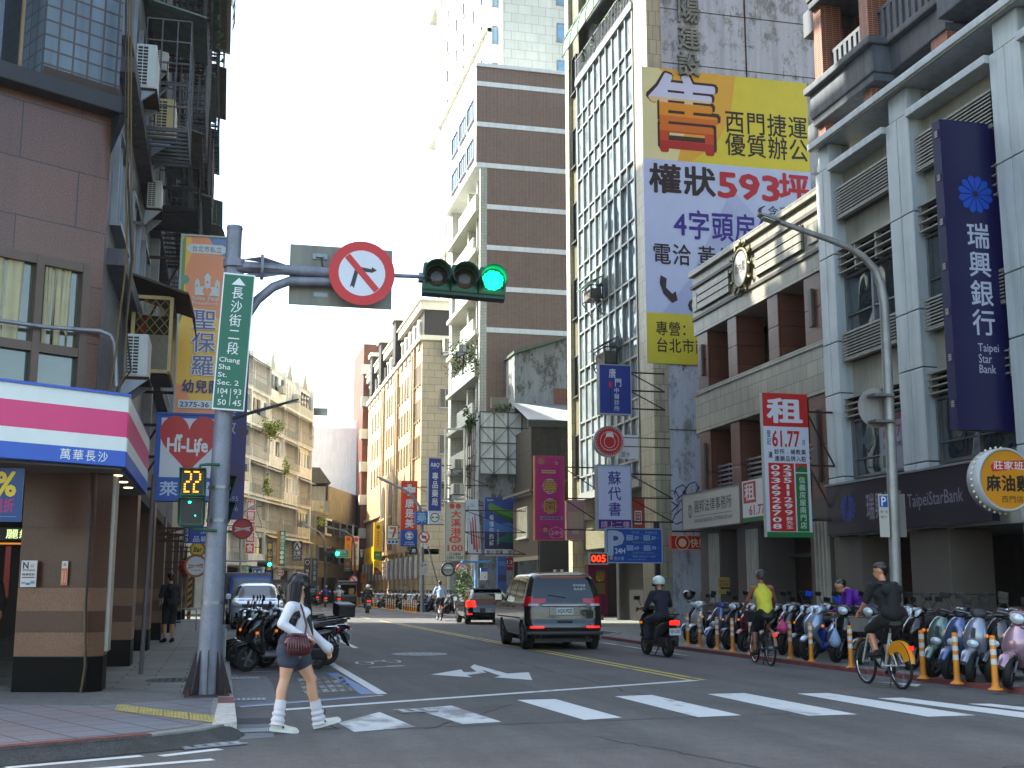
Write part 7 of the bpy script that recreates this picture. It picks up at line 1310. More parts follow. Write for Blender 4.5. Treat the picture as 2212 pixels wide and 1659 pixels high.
park('black scooter right of the cyclist in yellow', (1655, 1411), '#16171b', 1, 112); park('red and white scooter half hidden by the cyclist in yellow', (1607, 1408), '#6a2034', 1, 114); park('blue and silver scooter left of the cyclist in yellow', (1536, 1400), '#66728c', 2, 116, c2='#3a4a86'); park('dark grey scooter between the blue and the white ones', (1572, 1403), '#3a3c42', 0, 112); park('white scooter with an orange lamp next to the moving scooter', (1497, 1391), '#bcbebb', 0, 116)
park('dark blue scooter behind the white one at the end of the bollards', (1487, 1386), '#2b3a66', 0, 112)
random.seed(9)
for i, (x, y, c, s_) in enumerate(((13.6, 24.2, '#2c2d31', 1), (13.4, 26.3, '#4a4e58', 0), (13.7, 22.0, '#1e2026', 0), (13.6, 18.4, '#3a3026', 1), (13.2, 28.4, '#222429', 1), (13.5, 20.0, '#2e3440', 0), (13.3, 16.6, '#191a1d', 1), (13.0, 15.2, '#3c3d42', 0), (13.6, 25.2, '#17181b', 1), (13.4, 23.1, '#5a5d62', 0))):
    scooter(('grey black scooter in the back row behind the cyclist in yellow', 'slate scooter in the back row behind the silver and blue ones', 'black scooter in the back row behind the navy one', 'brown black scooter with a box in the back row near the bank shutter', 'black scooter in the back row behind the white one', 'blue black scooter in the back row beside the man in purple', 'black boxed scooter in the back row behind the sage green one', 'dark grey scooter in the back row behind the silver one', 'black scooter in the back row left of the cyclist in yellow', 'mid grey scooter in the back row right of the cyclist in yellow')[i], (x, y, .06), R(random.uniform(100, 124)), c, style=s_, roll=R(random.uniform(-11, -4)), steer=R(random.uniform(-25, 25)), box=i in (3, 6), group='scooters in the second row by the arcade')
G1 = 'dark scooters at the left kerb'
scooter('black maxi scooter at the left kerb, nearest of the six', (1.12, 22.2, 0), R(98), '#111217', style=1, group=G1, roll=R(-9), steer=R(20)); scooter('dark scooter with a pale trim line, second of the six at the left kerb', (1.0, 22.85, 0), R(84), '#1b1d24', style=0, group=G1, roll=R(-9), c2='#3b4250'); scooter('navy black scooter, third of the six at the left kerb', (1.45, 23.4, 0), R(106), '#171b2b', style=1, group=G1, roll=R(-9)); scooter('black scooter, fourth of the six at the left kerb', (.95, 24.0, 0), R(80), '#16161a', style=0, group=G1, roll=R(-9)); scooter('grey black scooter with a box, fifth of the six at the left kerb', (1.5, 24.6, 0), R(104), '#2a2b30', style=1, group=G1, roll=R(-8), box=True); scooter('dark blue black scooter, farthest of the six at the left kerb', (1.15, 25.3, 0), R(92), '#1a2030', style=0, group=G1, roll=R(-8))
random.seed(5)
far = []
for i, (c, nm) in enumerate((('#1d1e22', 'black'), ('#8b8f91', 'white'), ('#5c6068', 'grey'), ('#8a2a34', 'red'), ('#34466e', 'blue'))):
    far.append((scooter('%s scooter in the packed far row before the tan arcade' % nm, (13, 67.5+i*.8, .06), R(108), c, style=i % 3, group='packed far scooters'), nm))
k = 0
for row in range(2):
    for j in range(21):
        y = 71.8+j*1.35+row*.6
        if row == 0 and j < 1: continue
        o, nm = far[random.choice((0, 0, 1, 1, 2, 3, 4))]; c = copy_tree(o); c.location = (12.7+row*1.7+random.uniform(-.15, .15)-(.35 if y > 85 else 0), y, .06); c.rotation_euler = (0, R(-7), R(108+random.uniform(-10, 8)))
# ------------------------------------------------------------------ bollards
BY = mt('#d08a16', .45, 0, .08, 3, streak=.12); BWH = mt('#c9c8c2', .5, 0, .08)
def bollard_proto():
    t = thing('bollard', 'yellow bollard', 'bollard'); b = MB(); b.lathe([(.1, 0), (.095, .015), (.06, .03), (.048, .06), (.043, .12), (.04, .7), (.034, .73), (.001, .735)], BY, 18); b.build('post', t)
    b = MB()
    for z in (.34, .47, .6): b.lathe([(.0425, z), (.042, z+.075)], BWH, 18, caps=(False, False))
    b.build('reflective_bands', t); return t
b0 = bollard_proto(); BN = ['at the right edge before the pale pink scooter', 'before the silver scooter', 'right of the yellow share bicycle, before the sage green scooter', 'just left of the yellow share bicycle', 'before the white and blue sporty scooter', 'before the dark navy scooter', 'seen through the wheel of the cyclist in yellow', 'before the blue and silver scooter', 'second from the white scooter', 'before the white scooter', 'half hidden by the moving scooter']
for i, (x, y) in enumerate(((2151, 1490), (2068, 1477), (1995, 1466), (1839, 1443), (1753, 1430), (1708, 1423), (1623, 1414), (1583, 1408), (1550, 1403), (1512, 1397), (1486, 1392))):
    c = b0 if i == 0 else copy_tree(b0); c.location = at_z(x, y, .06); c['label'] = 'yellow bollard with white bands '+BN[i]; c['group'] = 'yellow bollards along the right kerb'
for i, (x, y) in enumerate([(870+4.8*k, 1320.5+.75*k) for k in range(7)]+[(834+4.7*k, 1315.8+.7*k) for k in range(5)]+[(806+4*k, 1312+.4*k) for k in range(3)]+[(771+4*k, 1309) for k in range(3)]):
    c = copy_tree(b0); c.location = at_z(x, y, .06); c['label'] = ('yellow bollard in the cluster beside the far street lamp' if i < 7 else 'yellow bollard in the cluster left of the far lamp cluster' if i < 12 else 'yellow bollard in the small far group behind the rider in black' if i < 15 else 'yellow bollard by the raised tailgate van'); c['group'] = 'far yellow bollards'
# ------------------------------------------------------------------ people
_tmp = bpy.data.scenes.new('workshop')
def capsule(b, p, q, r0, r1, m, n=14):
    p, q = Vector(p), Vector(q); d = q-p; L_ = d.length
    if L_ < 1e-5: return b.ball(p, r0, m, n, 8)
    d /= L_; a = d.orthogonal().normalized(); c = d.cross(a); rs = []
    for k in range(5): t = math.pi/2*(1-k/4)*.97; rs.append((p-d*r0*math.sin(t), r0*math.cos(t)))
    for k in range(1, 5): t = k/5; rs.append((p+d*L_*t, r0+(r1-r0)*t))
    for k in range(5): t = math.pi/2*k/4*.97; rs.append((q+d*r1*math.sin(t), r1*math.cos(t)))
    b.rings([[o+(a*math.cos(2*math.pi*j/n)+c*math.sin(2*math.pi*j/n))*r for j in range(n)] for o, r in rs], m)
def organic(name, shapes, m, parent, vox=.014, smooth=5):
    """limbs and ellipsoids melted into one continuous skin"""
    b = MB()
    for s in shapes:
        if len(s) == 4: capsule(b, *s, m)
        else: b.ball(s[0], s[1], m, 16, 10)
    me = bpy.data.meshes.new(name); me.from_pydata(b.v, [], b.f); o = bpy.data.objects.new(name, me); _tmp.collection.objects.link(o)
    r = o.modifiers.new('r', 'REMESH'); r.mode = 'VOXEL'; r.voxel_size = vox; r.use_smooth_shade = True
    s_ = o.modifiers.new('s', 'SMOOTH'); s_.factor = .5; s_.iterations = smooth
    
    with bpy.context.temp_override(scene=_tmp, view_layer=_tmp.view_layers[0]): dg = bpy.context.evaluated_depsgraph_get()
    dg.update(); nm = bpy.data.meshes.new_from_object(o.evaluated_get(dg)); nm.name = name
    nm.materials.clear(); nm.materials.append(m); nm.polygons.foreach_set('material_index', [0]*len(nm.polygons)); nm.polygons.foreach_set('use_smooth', [True]*len(nm.polygons))
    bpy.data.objects.remove(o); bpy.data.meshes.remove(me); k = bpy.data.objects.new(name, nm); COL.objects.link(k); k.parent = parent; return k
def cloth(c, var=.12): return mt(c, .85, 0, var, 9, bump=.25)
SKIN = mt('#b98a6c', .5, 0, .06); HAIR = mt('#120e0f', .35, 0, .2, 30)
def hand(wrist, tip, thumb, s=1., curl=.35):
    """palm, four unequal bent fingers and a thumb from the side of the palm"""
    w, d = Vector(wrist), (Vector(tip)-Vector(wrist)).normalized(); th = Vector(thumb); th = (th-d*th.dot(d)).normalized(); n = d.cross(th); out = [(w, w+d*.075*s, .026*s, .036*s), (w+d*.04*s-th*.018*s, w+d*.085*s-th*.02*s, .02*s, .018*s)]
    for k, (o, l) in enumerate(((.03, .066), (.011, .075), (-.01, .07), (-.03, .056))):
        a = w+d*.085*s+th*o*s; m_ = a+(d+n*curl*.5).normalized()*l*.5*s; e = m_+(d*.6+n*curl*1.6).normalized()*l*.5*s; out += [(a, m_, .0105*s, .0095*s), (m_, e, .0095*s, .008*s)]
    a = w+d*.025*s+th*.03*s; m_ = a+(d*.6+th*.8).normalized()*.045*s; out += [(a, m_, .014*s, .012*s), (m_, m_+(d*.9+th*.2+n*.4).normalized()*.035*s, .012*s, .009*s)]; return out
def head_shapes(c, f, s=1.):
    """skull, jaw, nose, brow, lips, ears; f = the way the face looks"""
    c = Vector(c); f = Vector(f).normalized(); up = Vector((0, 0, 1)); up = (up-f*up.dot(f)).normalized(); r = f.cross(up); H_ = lambda a, u, v: c+(f*a+up*u+r*v)*s
    return [(H_(-.015, .03, 0), H_(.02, .03, 0), .088*s, .082*s), (H_(.03, -.03, 0), H_(.05, -.075, 0), .062*s, .04*s), (H_(.09, .005, 0), H_(.108, -.028, 0), .01*s, .015*s), (H_(.092, -.058, -.014), H_(.092, -.058, .014), .01*s, .01*s), (H_(.085, .03, -.035), H_(.085, .03, .035), .014*s, .014*s), (H_(0, 0, .083), H_(-.008, -.03, .083), .014*s, .01*s), (H_(0, 0, -.083), H_(-.008, -.03, -.083), .014*s, .01*s)], H_
def eyes(t, H_, s=1.):
    b = MB()
    for v in (-.032, .032): b.ball(H_(.088, .004, v), .009*s, BLACK, 8, 6)
    b.build('eyes', t)
def figure(label, loc, rz, J, skin, shirt, trousers, shoes, sleeves=.5, legs=1., helmet=None, cap=None, hair='short', bag=None, face=None, s=1., sleeveless=False, vox=.016, group=None, hair_m=None):
    """J: joints in the figure's own metres (forward +y): hip, chest, neck, head, then l/r sh, el, ha, hp, kn, an, to"""
    t = thing('person', label, 'person', loc, rz, group); V = {k: Vector(v) for k, v in J.items()}
    hs, H_ = head_shapes(V['head'], face or (0, 1, 0)); body = hs+[(V['neck']-Vector((0, .01, .04)), V['head']-Vector((0, .02, .06)), .055, .052), (V['hip'], V['chest'], .115, .125), (V['chest'], V['neck'], .115, .06)]
    for q in 'lr':
        hd = (V[q+'ha']-V[q+'el']).normalized()
        body += [(V[q+'sh'], V[q+'el'], .05, .04), (V[q+'el'], V[q+'ha'], .04, .028), (V['neck']-Vector((0, 0, .06)), V[q+'sh'], .055, .052)]+hand(V[q+'ha'], V[q+'ha']+hd, (-1 if q == 'r' else 1, .2, .3), 1., .7)
        body += [(V['hip'], V[q+'hp'], .1, .09), (V[q+'hp'], V[q+'kn'], .085, .058), (V[q+'kn'], V[q+'kn'].lerp(V[q+'an'], .35), .056, .056), (V[q+'kn'].lerp(V[q+'an'], .35), V[q+'an'], .054, .036), (V[q+'an'], V[q+'to'], .036, .03)]
    organic('body', body, skin, t, vox)
    sh = [(V['hip']+Vector((0, 0, .03)), V['chest'], .145, .15), (V['chest'], V['neck']-Vector((0, 0, .04)), .145, .085), (V['chest']+Vector((-.07, 0, 0)), V['chest']+Vector((.07, 0, 0)), .115, .115), (V['hip']+Vector((-.06, 0, 0)), V['hip']+Vector((.06, 0, 0)), .125, .125)]
    for q in 'lr':
        sh += [(V['neck']-Vector((0, 0, .07)), V[q+'sh'] if not sleeveless else V['neck'].lerp(V[q+'sh'], .72)-Vector((0, 0, .03)), .07, .068 if not sleeveless else .05)]
        if not sleeveless:
            k = min(1., sleeves/.5); sh += [(V[q+'sh'], V[q+'sh'].lerp(V[q+'el'], k), .07, .062)]
            if sleeves > .5: sh += [(V[q+'el'], V[q+'el'].lerp(V[q+'ha'], (sleeves-.5)*1.9), .055, .045)]
    organic('shirt', sh, shirt, t, vox)
    tr = [(V['hip']+Vector((-.05, 0, -.01)), V['hip']+Vector((.05, 0, -.01)), .138, .138)]
    for q in 'lr':
        k = min(1., legs/.5); tr += [(V[q+'hp'], V[q+'hp'].lerp(V[q+'kn'], k), .108, .085)]
        if legs > .5: tr += [(V[q+'kn'], V[q+'kn'].lerp(V[q+'an'], (legs-.5)*1.9), .078, .062)]
    organic('trousers', tr, trousers, t, vox)
    for q in 'lr': d = (V[q+'to']-V[q+'an']); organic('shoe', [(V[q+'an']-Vector((0, .0, .03))-d*.15, V[q+'to']+d*.25-Vector((0, 0, .0)), .05, .04), (V[q+'an'], V[q+'an']-Vector((0, 0, .03)), .045, .05)], shoes, t, vox*.8, 3)
    f = Vector(face or (0, 1, 0)).normalized()
    if helmet:
        b = MB(); c = V['head']+Vector((0, 0, .035))-f*.01; rs = []
        for i in range(9):
            a = math.pi/2*i/8*1.25-.42; rs.append([c+Vector((.142*math.cos(a)*math.cos(2*math.pi*j/24), .155*math.cos(a)*math.sin(2*math.pi*j/24), .135*math.sin(a))) for j in range(24)])
        b.rings(rs, helmet); b.build('helmet', t); b = MB(); b.rings([[c+(f*.158*math.cos(a)+f.cross(Vector((0, 0, 1)))*.145*math.sin(a))*k+Vector((0, 0, z)) for a in [R(-65+13*i) for i in range(11)]] for k, z in ((1.0, .03), (1.02, -.1))], glass('#20262a', .05), (False, False), True, False); b.build('visor', t)
        b = MB(); b.tube([c+Vector((.11, 0, -.05)), c+f*.06+Vector((0, 0, -.16)), c+Vector((-.11, 0, -.05))], .008, BLACK, 6); b.build('chin_strap', t)
    else:
        if cap:
            b = MB(); c = V['head']+Vector((0, 0, .045)); b.rings([[c+Vector((.1*math.cos(a)*math.cos(2*math.pi*j/20), .108*math.cos(a)*math.sin(2*math.pi*j/20), .085*math.sin(a))) for j in range(20)] for a in [R(-5+11.5*i) for i in range(9)]], cap); sd_ = f.cross(Vector((0, 0, 1)))
            b.prism([c+f*.09-sd_*.075, c+f*.18-sd_*.05, c+f*.19+sd_*.05, c+f*.09+sd_*.075], (0, 0, .008), cap); b.build('cap', t)
        organic('hair', [(V['head']+Vector((0, 0, .05))-f*.035, V['head']+Vector((0, 0, .055))+f*.02, .09, .082), (V['head']-f*.06+Vector((0, 0, .0)), V['head']-f*.05-Vector((0, 0, .035)), .062, .05)], hair_m or HAIR, t, .012, 2)
        eyes(t, H_)
    if bag:
        b = None; c = V['chest']-Vector((0, .2, .06)); organic('backpack', [(c+Vector((-.09, 0, .14)), c+Vector((.09, 0, .14)), .085, .085), (c+Vector((-.1, -.01, -.18)), c+Vector((.1, -.01, -.18)), .1, .1), (c+Vector((0, 0, .15)), c+Vector((0, -.02, -.2)), .1, .12)], bag, t, vox)
        b = MB()
        for s_ in (-1, 1): b.tube([V['chest']+Vector((s_*.1, -.15, -.2)), V['chest']+Vector((s_*.13, .06, -.1)), V['neck']+Vector((s_*.11, .08, -.12)), V['neck']+Vector((s_*.1, -.06, -.02)), c+Vector((s_*.08, -.02, .2))], .018, bag, 6)
        b.build('shoulder_straps', t)
    return t
def seated(lean=0., hy=-.3, hz=.86, hands=((-.3, .3, 1.0), (.3, .3, 1.0)), foot=(.28, .34), kn=(.16, .16, .74)):
    J = dict(hip=(0, hy, hz), chest=(0, hy+.07+lean*.6, hz+.33), neck=(0, hy+.12+lean, hz+.53), head=(0, hy+.16+lean*1.15, hz+.69))
    for q, s_ in (('l', -1), ('r', 1)): J.update({q+'sh': (s_*.18, hy+.1+lean*.95, hz+.47), q+'el': (s_*.27, hy+.2+lean*.6, hz+.22), q+'ha': hands[0 if q == 'l' else 1], q+'hp': (s_*.09, hy+.02, hz-.03), q+'kn': (s_*kn[0], kn[1], kn[2]), q+'an': (s_*.16, foot[0]-.12, foot[1]+.07), q+'to': (s_*.17, foot[0]+.03, foot[1]+.02)})
    return J
def rider(label, loc, rz, sc_label, c1, shirt, trousers, helmet, style=0, plate=None, sleeves=.5, bag=None, both=True):
    scooter(sc_label, loc, rz, c1, style=style, roll=0, steer=0, plate=plate, lit=True, group='scooters being ridden', name='ridden_scooter'); return figure(label, loc, rz, seated(), SKIN, cloth(shirt), cloth(trousers), cloth('#2a2a2e'), sleeves, 1., mt(helmet, .15, 0, .04, 2, coat=.6), bag=bag)
p0, p1 = at_z(1455, 1420), at_z(1410, 1412); a_ = R(1.5)
rider('person in dark navy shirt and a white helmet riding a black scooter', (9.28, 25.15, 0), R(2), 'black scooter with a lit red tail light ridden beside the bollards', '#141417', '#20233a', '#2c3040', '#c9d2cc', 1, 'NJV-2507')
p = at_z(796, 1325); rider('person in a black jacket and white helmet riding away in mid street', (p.x, p.y+.6, 0), R(-2), 'scooter ridden by the person in the black jacket', '#3f4a40', '#17171a', '#222226', '#d3d6d6', 0, None, .98, cloth('#1a1a1c'))
p = at_z(733, 1315); rider('person in a pale grey top and grey helmet riding away far down', (p.x, p.y+.6, 0), R(-4), 'scooter ridden by the person in the pale grey top', '#26262a', '#a9a9a8', '#33343a', '#9aa19c', 0, None, .98)
p = at_z(718, 1312); rider('person in a blue jacket riding away beside the pale grey rider', (p.x-.5, p.y+.6, 0), R(-4), 'scooter ridden by the person in the blue jacket', '#1f2024', '#2f3f80', '#33343a', '#6f7a80', 1, None, .98)
p = at_z(687, 1308); rider('person in a grey vest and teal helmet riding away by the black people carrier', (p.x, p.y+.6, 0), R(-6), 'pale scooter with a bright tail light ridden by the teal helmeted person', '#b9bcbe', '#6a6468', '#33343a', '#4a8a90', 0, None, .4)
p = at_z(601, 1322); rider('person in a dark top and teal helmet riding towards the crossing', (p.x, p.y+.6, 0), R(178), 'scooter ridden towards the crossing behind the woman', '#2c2f34', '#231f2a', '#2c2f34', '#3f8a94', 0)
# ------------------------------------------------------------------ bicycles
def bicycle(label, loc, rz, frame, fender, basket=True, guard=True, steer=0., old=False):
    t = thing('bicycle', label, 'bicycle', loc, rz); Fm = mt(frame, .3, .3, .05, 2, coat=.3); Fe = mt(fender, .4, 0, .1, 5); r = .33
    for y, nm in ((-.54, 'rear_wheel'), (.54, 'front_wheel')):
        b = MB(); b.tube([(0, r*.965*math.cos(a), r*.965*math.sin(a)) for a in [2*math.pi*i/36 for i in range(36)]], .021, RUBBER, 8, closed=True); o = b.build(nm, t, (0, y, r)); b = MB(); b.tube([(0, r*.89*math.cos(a), r*.89*math.sin(a)) for a in [2*math.pi*i/36 for i in range(36)]], .012, CHROME, 6, closed=True)
        for i in range(24): a = 2*math.pi*i/24; b.tube([((.03 if i % 2 else -.03), .02*math.cos(a+.9), .02*math.sin(a+.9)), (0, r*.88*math.cos(a), r*.88*math.sin(a))], .0016, CHROME, 3, False)
        b.lathe([(.035, -.045), (.035, .045)], STEEL, 12, ax='x'); b.build('rim', o)
    b = MB(); bb = (0, -.08, .3); st = (0, -.27, .78); hd = (0, .36, .82)
    b.tube([hd, (0, .3, .6), (0, .12, .38), (0, -.02, .29), bb], [.03, .036, .038, .036, .03], Fm, 12); b.tube([bb, st], .022, Fm, 10)
    for s_ in (-1, 1): b.tube([(s_*.02, -.08, .3), (s_*.06, -.54, r)], .013, Fm, 8); b.tube([(s_*.02, -.24, .68), (s_*.06, -.54, r)], .011, Fm, 8); b.tube([(s_*.03, .37, .74), (s_*.05, .45, .5), (s_*.05, .54, r)], .015, Fm, 8)
    b.tube([(0, .33, .95), (0, .39, .7)], .026, Fm, 10); b.build('frame', t)
    b = MB(); b.tube([st, (0, -.3, .92)], .014, STEEL, 8); loft(b, [((0, -.44, .93), .1, (0, 0, .035)), ((0, -.32, .95), .09, (0, 0, .04)), ((0, -.14, .93), .03, (0, 0, .02))], BLACK); b.build('saddle', t)
    b = MB(); b.tube([(-.29, .14, 1.07), (-.2, .28, 1.06), (-.06, .34, 1.0), (0, .34, .95), (.06, .34, 1.0), (.2, .28, 1.06), (.29, .14, 1.07)], .013, STEEL, 8)
    for s_ in (-1, 1): b.tube([(s_*.27, .17, 1.07), (s_*.3, .08, 1.07)], .019, BLACK, 8)
    b.build('handlebar', t)
    for y0, a0, a1 in ((-.54, 20, 175), (.54, 30, 150)):
        b = MB(); rs = [[Vector((x, y0+(r+.03)*math.cos(R(a)), r+(r+.03)*math.sin(R(a))-abs(x)*.3)) for x in (-.03, 0, .03)] for a in range(a0, a1+1, 8)]; b.rings(rs, Fe, (False, False), True, False); b.build('mudguard', t)
    if guard:
        b = MB()
        for s_ in (-1, 1): b.prism([(s_*.045, -.54+(r+.02)*math.cos(R(a)), r+(r+.02)*math.sin(R(a))) for a in range(35, 166, 10)]+[(s_*.045, -.54+r*.6*math.cos(R(a)), r+r*.6*math.sin(R(a))) for a in range(165, 34, -13)], (s_*.006, 0, 0), Fe)
        b.build('skirt_guard', t)
    b = MB(); b.lathe([(.085, .06), (.085, .068)], STEEL, 20, (0, -.08, .3), 'x')
    for s_, dy, dz in ((1, .1, -.13), (-1, -.1, .13)): b.bar((s_*.085, -.08, .3), (s_*.1, -.08+dy, .3+dz), .018, STEEL); b.rbox(min(s_*.1, s_*.19), max(s_*.1, s_*.19), -.13+dy, -.03+dy, .285+dz, .305+dz, BLACK, .006)
    b.tube([(.064, -.08, .385), (.064, -.54, .375)], .006, DARK, 4); b.tube([(.064, -.08, .215), (.064, -.54, .285)], .006, DARK, 4); b.build('crank', t)
    if basket:
        b = MB(); m = mt('#85807c', .6, 0, .1) if not old else mt('#2a2a2c', .7)
        rs = [[Vector((x*k, .58+y*k, z)) for x, y in ((-.17, -.13), (.17, -.13), (.17, .13), (-.17, .13))] for k, z in ((.8, .78), (1, 1.0))]; b.rings(rs, m, (True, False), False); b.tube([Vector((x, .58+y, 1.0)) for x, y in ((-.17, -.13), (.17, -.13), (.17, .13), (-.17, .13))], .012, GREY, 6, closed=True); b.build('basket', t)
    b = MB(); b.rbox(-.03, .03, -.9, -.86, .56, .62, glow('#e01a24', .5), .01); b.build('tail_light', t); b = MB(); b.tube([(-.05, -.4, .32), (-.12, -.42, .02)], .01, BLACK, 6); b.build('kickstand', t)
    return t
def pedalling(lean=.1, hz=1.0, hands=((-.28, .1, 1.09), (.28, .1, 1.09)), up='l'):
    J = seated(lean, -.3, hz, hands); dn = 'r' if up == 'l' else 'l'
    for q in 'lr':
        s_ = -1 if q == 'l' else 1
        if q == up: J[q+'kn'] = (s_*.12, .12, .82); J[q+'an'] = (s_*.14, -.1, .5); J[q+'to'] = (s_*.15, .05, .46)
        else: J[q+'kn'] = (s_*.12, .1, .66); J[q+'an'] = (s_*.14, -.02, .25); J[q+'to'] = (s_*.15, .13, .2)
        J[q+'hp'] = (s_*.1, -.28, hz-.03)
    return J
bicycle('yellow and white share bicycle ridden by the cyclist in black', (9.66, 16.55, 0), R(-3), '#c3cac6', '#cf9418')
t = figure('person in black T-shirt and shorts with a black backpack on the yellow share bicycle', (9.66, 16.55, 0), R(-3), pedalling(.06, 1.0), SKIN, cloth('#19191c'), cloth('#141416'), cloth('#161618'), .42, .5, None, None, 'short', cloth('#16181c'), face=(-.75, .65, -.05), vox=.013)
b = MB()
for v in (-.035, .035): b.tube([Vector((-.14, .02, 1.705)), Vector((-.13, .05, 1.7))], .004, BLACK, 4)
bicycle('dark worn bicycle with a brown rear mudguard ridden by the cyclist in yellow', (10.2, 21.85, 0), R(-9), '#2a2a2c', '#8a6a4c', True, False, 0, True)
figure('person in a sleeveless yellow top and grey cap cycling beside the bollards', (10.2, 21.85, 0), R(-9), pedalling(.1, .98, ((-.3, .12, 1.08), (.28, .12, 1.08)), 'r'), mt('#8f5f45', .5, 0, .08), cloth('#c9c24a'), cloth('#16161a'), cloth('#26262a'), .3, .5, None, cloth('#8a8c94'), face=(-.1, 1, -.05), sleeveless=True, vox=.013, hair_m=mt('#4a4644', .6))
p = at_z(953, 1341); bicycle('small far bicycle ridden by the person in the pale blue shirt', (p.x, p.y+.5, 0), R(-2), '#3a3c40', '#5a4a3a', False, False); figure('person in pale blue shirt and dark trousers cycling far off by the hatchback', (p.x, p.y+.5, 0), R(-2), pedalling(.02, 1.0), SKIN, cloth('#9fb2cf'), cloth('#17181c'), cloth('#17171a'), .5, 1.)
# man in purple busy among the scooters
J = dict(hip=(0, -.1, .92), chest=(0, .1, 1.2), neck=(0, .26, 1.36), head=(0, .38, 1.42))
for q, s_ in (('l', -1), ('r', 1)): J.update({q+'sh': (s_*.19, .24, 1.3), q+'el': (s_*.25, .3, 1.02), q+'ha': (s_*.16, .5, .92), q+'hp': (s_*.1, -.1, .88), q+'kn': (s_*.11, -.02, .5), q+'an': (s_*.12, -.1, .1), q+'to': (s_*.13, .06, .05)})
p = at_z(1835, 1424, .06); figure('person in a bright purple top bending over the parked scooters', (12.55, 22.25, .06), R(75), J, SKIN, cloth('#6a1f9a'), cloth('#3a3a44'), cloth('#222226'), .98, 1., face=(0, .85, -.5), vox=.014)
def standing(): 
    J = dict(hip=(0, 0, .93), chest=(0, .01, 1.22), neck=(0, 0, 1.42), head=(0, .03, 1.58))
    for q, s_ in (('l', -1), ('r', 1)): J.update({q+'sh': (s_*.18, 0, 1.36), q+'el': (s_*.23, .04, 1.1), q+'ha': (s_*.18, .2, .98), q+'hp': (s_*.09, 0, .9), q+'kn': (s_*.1, .03, .49), q+'an': (s_*.1, -.02, .09), q+'to': (s_*.12, .12, .04)})
    return J
p = at_z(372, 1388, .12); figure('person in dark clothes and shorts with a black backpack standing by the left arcade', (p.x-.1, p.y, .12), R(25), standing(), SKIN, cloth('#1c1e30'), cloth('#121318'), cloth('#1a1a1c'), .45, .48, None, None, 'short', cloth('#15171e'))
figure('person in beige trousers and dark top standing in the shop at the left edge', (-3.15, 18.0, .12), R(200), standing(), SKIN, cloth('#15141a'), cloth('#8a7c66'), cloth('#8a8274'), .9, 1.)
p = at_z(840, 1308, .06); figure('person with dark hair among the packed far scooters', (13.4, 90, .06), R(160), standing(), SKIN, cloth('#6a6a64'), cloth('#33333a'), cloth('#222'.ljust(7, '2')), .5, 1.)
figure('person in beige walking on the pavement left of the packed scooters', (11.9, 99, .06), R(20), standing(), SKIN, cloth('#b5a58a'), cloth('#a5987c'), cloth('#222222'), .9, 1.)
# ------------------------------------------------------------------ the walking woman
YN, YM_, YF = 12.6, 12.75, 12.9; q = lambda x, y, Y=YM_: at_y(x, y, Y); o0 = Vector((q(632, 1400).x, YM_, 0.))
t = thing('person', 'young woman in a white long sleeved top and denim shorts stepping onto the zebra crossing', 'person', o0); D = lambda x, y, Y=YM_: q(x, y, Y)-o0
hd = D(647, 1268); fdir = (.86, .45, -.12); hs, H_ = head_shapes(hd, fdir, .98)
hipn, hipf = D(626, 1402, YN+.06), D(640, 1402, YF-.06); LG = mt('#cba084', .42, 0, .05); kn_n, kn_f = D(615, 1466, YN+.06), D(672, 1470, YF-.04); an_n, an_f = D(600, 1556, YN), D(688, 1551, YF)
shn, shf = D(628, 1311, YN+.0), D(660, 1311, YF); eln, elf = D(609, 1348, YN-.06), D(668, 1362, YF+.02); wrn, wrf = D(655, 1377, YN-.04), D(704, 1396, YF+.02)
legs = []
for h_, k, a in ((hipn, kn_n, an_n), (hipf, kn_f, an_f)): legs += [(h_, h_.lerp(k, .5), .092, .078), (h_.lerp(k, .5), k, .078, .053), (k, k.lerp(a, .3)+Vector((-.012, 0, 0)), .052, .056), (k.lerp(a, .3)+Vector((-.012, 0, 0)), a, .056, .034), (k+Vector((.012, 0, 0)), k+Vector((.012, 0, .02)), .046, .046)]
arms = []
for s_, e, w_, tp in ((shn, eln, wrn, D(672, 1384, YN-.04)), (shf, elf, wrf, D(711, 1411, YF+.02))): arms += [(s_, e, .045, .037), (e, w_, .037, .026)]+hand(w_, tp, (.1, -.5, .8), .92, .5)
chest, waist, neck = D(645, 1328), D(634, 1378), D(647, 1303)
organic('body', hs+[(neck-Vector((0, 0, .03)), hd-Vector((.01, 0, .05)), .05, .047), (hipn.lerp(hipf, .5), waist, .12, .095), (waist, chest, .092, .105), (chest, neck, .1, .055), (neck-Vector((0, 0, .04)), shn, .05, .045), (neck-Vector((0, 0, .04)), shf, .05, .045), (hipn+Vector((-.02, .02, .01)), hipf+Vector((-.02, -.02, .01)), .105, .105)]+legs+arms, LG, t, .0085, 4)
TOP = mt('#d6d3d8', .8, 0, .05, 14, bump=.3)
top = [(waist-Vector((0, 0, .07)), waist, .122, .108), (waist, chest, .106, .118), (chest, neck-Vector((0, 0, .045)), .114, .066), (chest+Vector((.05, -.05, .01)), chest+Vector((.05, .06, .01)), .075, .075), (neck-Vector((0, 0, .045)), shn, .062, .058), (neck-Vector((0, 0, .045)), shf, .062, .058)]
for s_, e, w_ in ((shn, eln, wrn), (shf, elf, wrf)): top += [(s_, e, .058, .049), (e, e.lerp(w_, .7), .049, .044), (e.lerp(w_, .7), w_+(w_-e).normalized()*.03, .044, .058)]
organic('top', top, TOP, t, .009, 4)
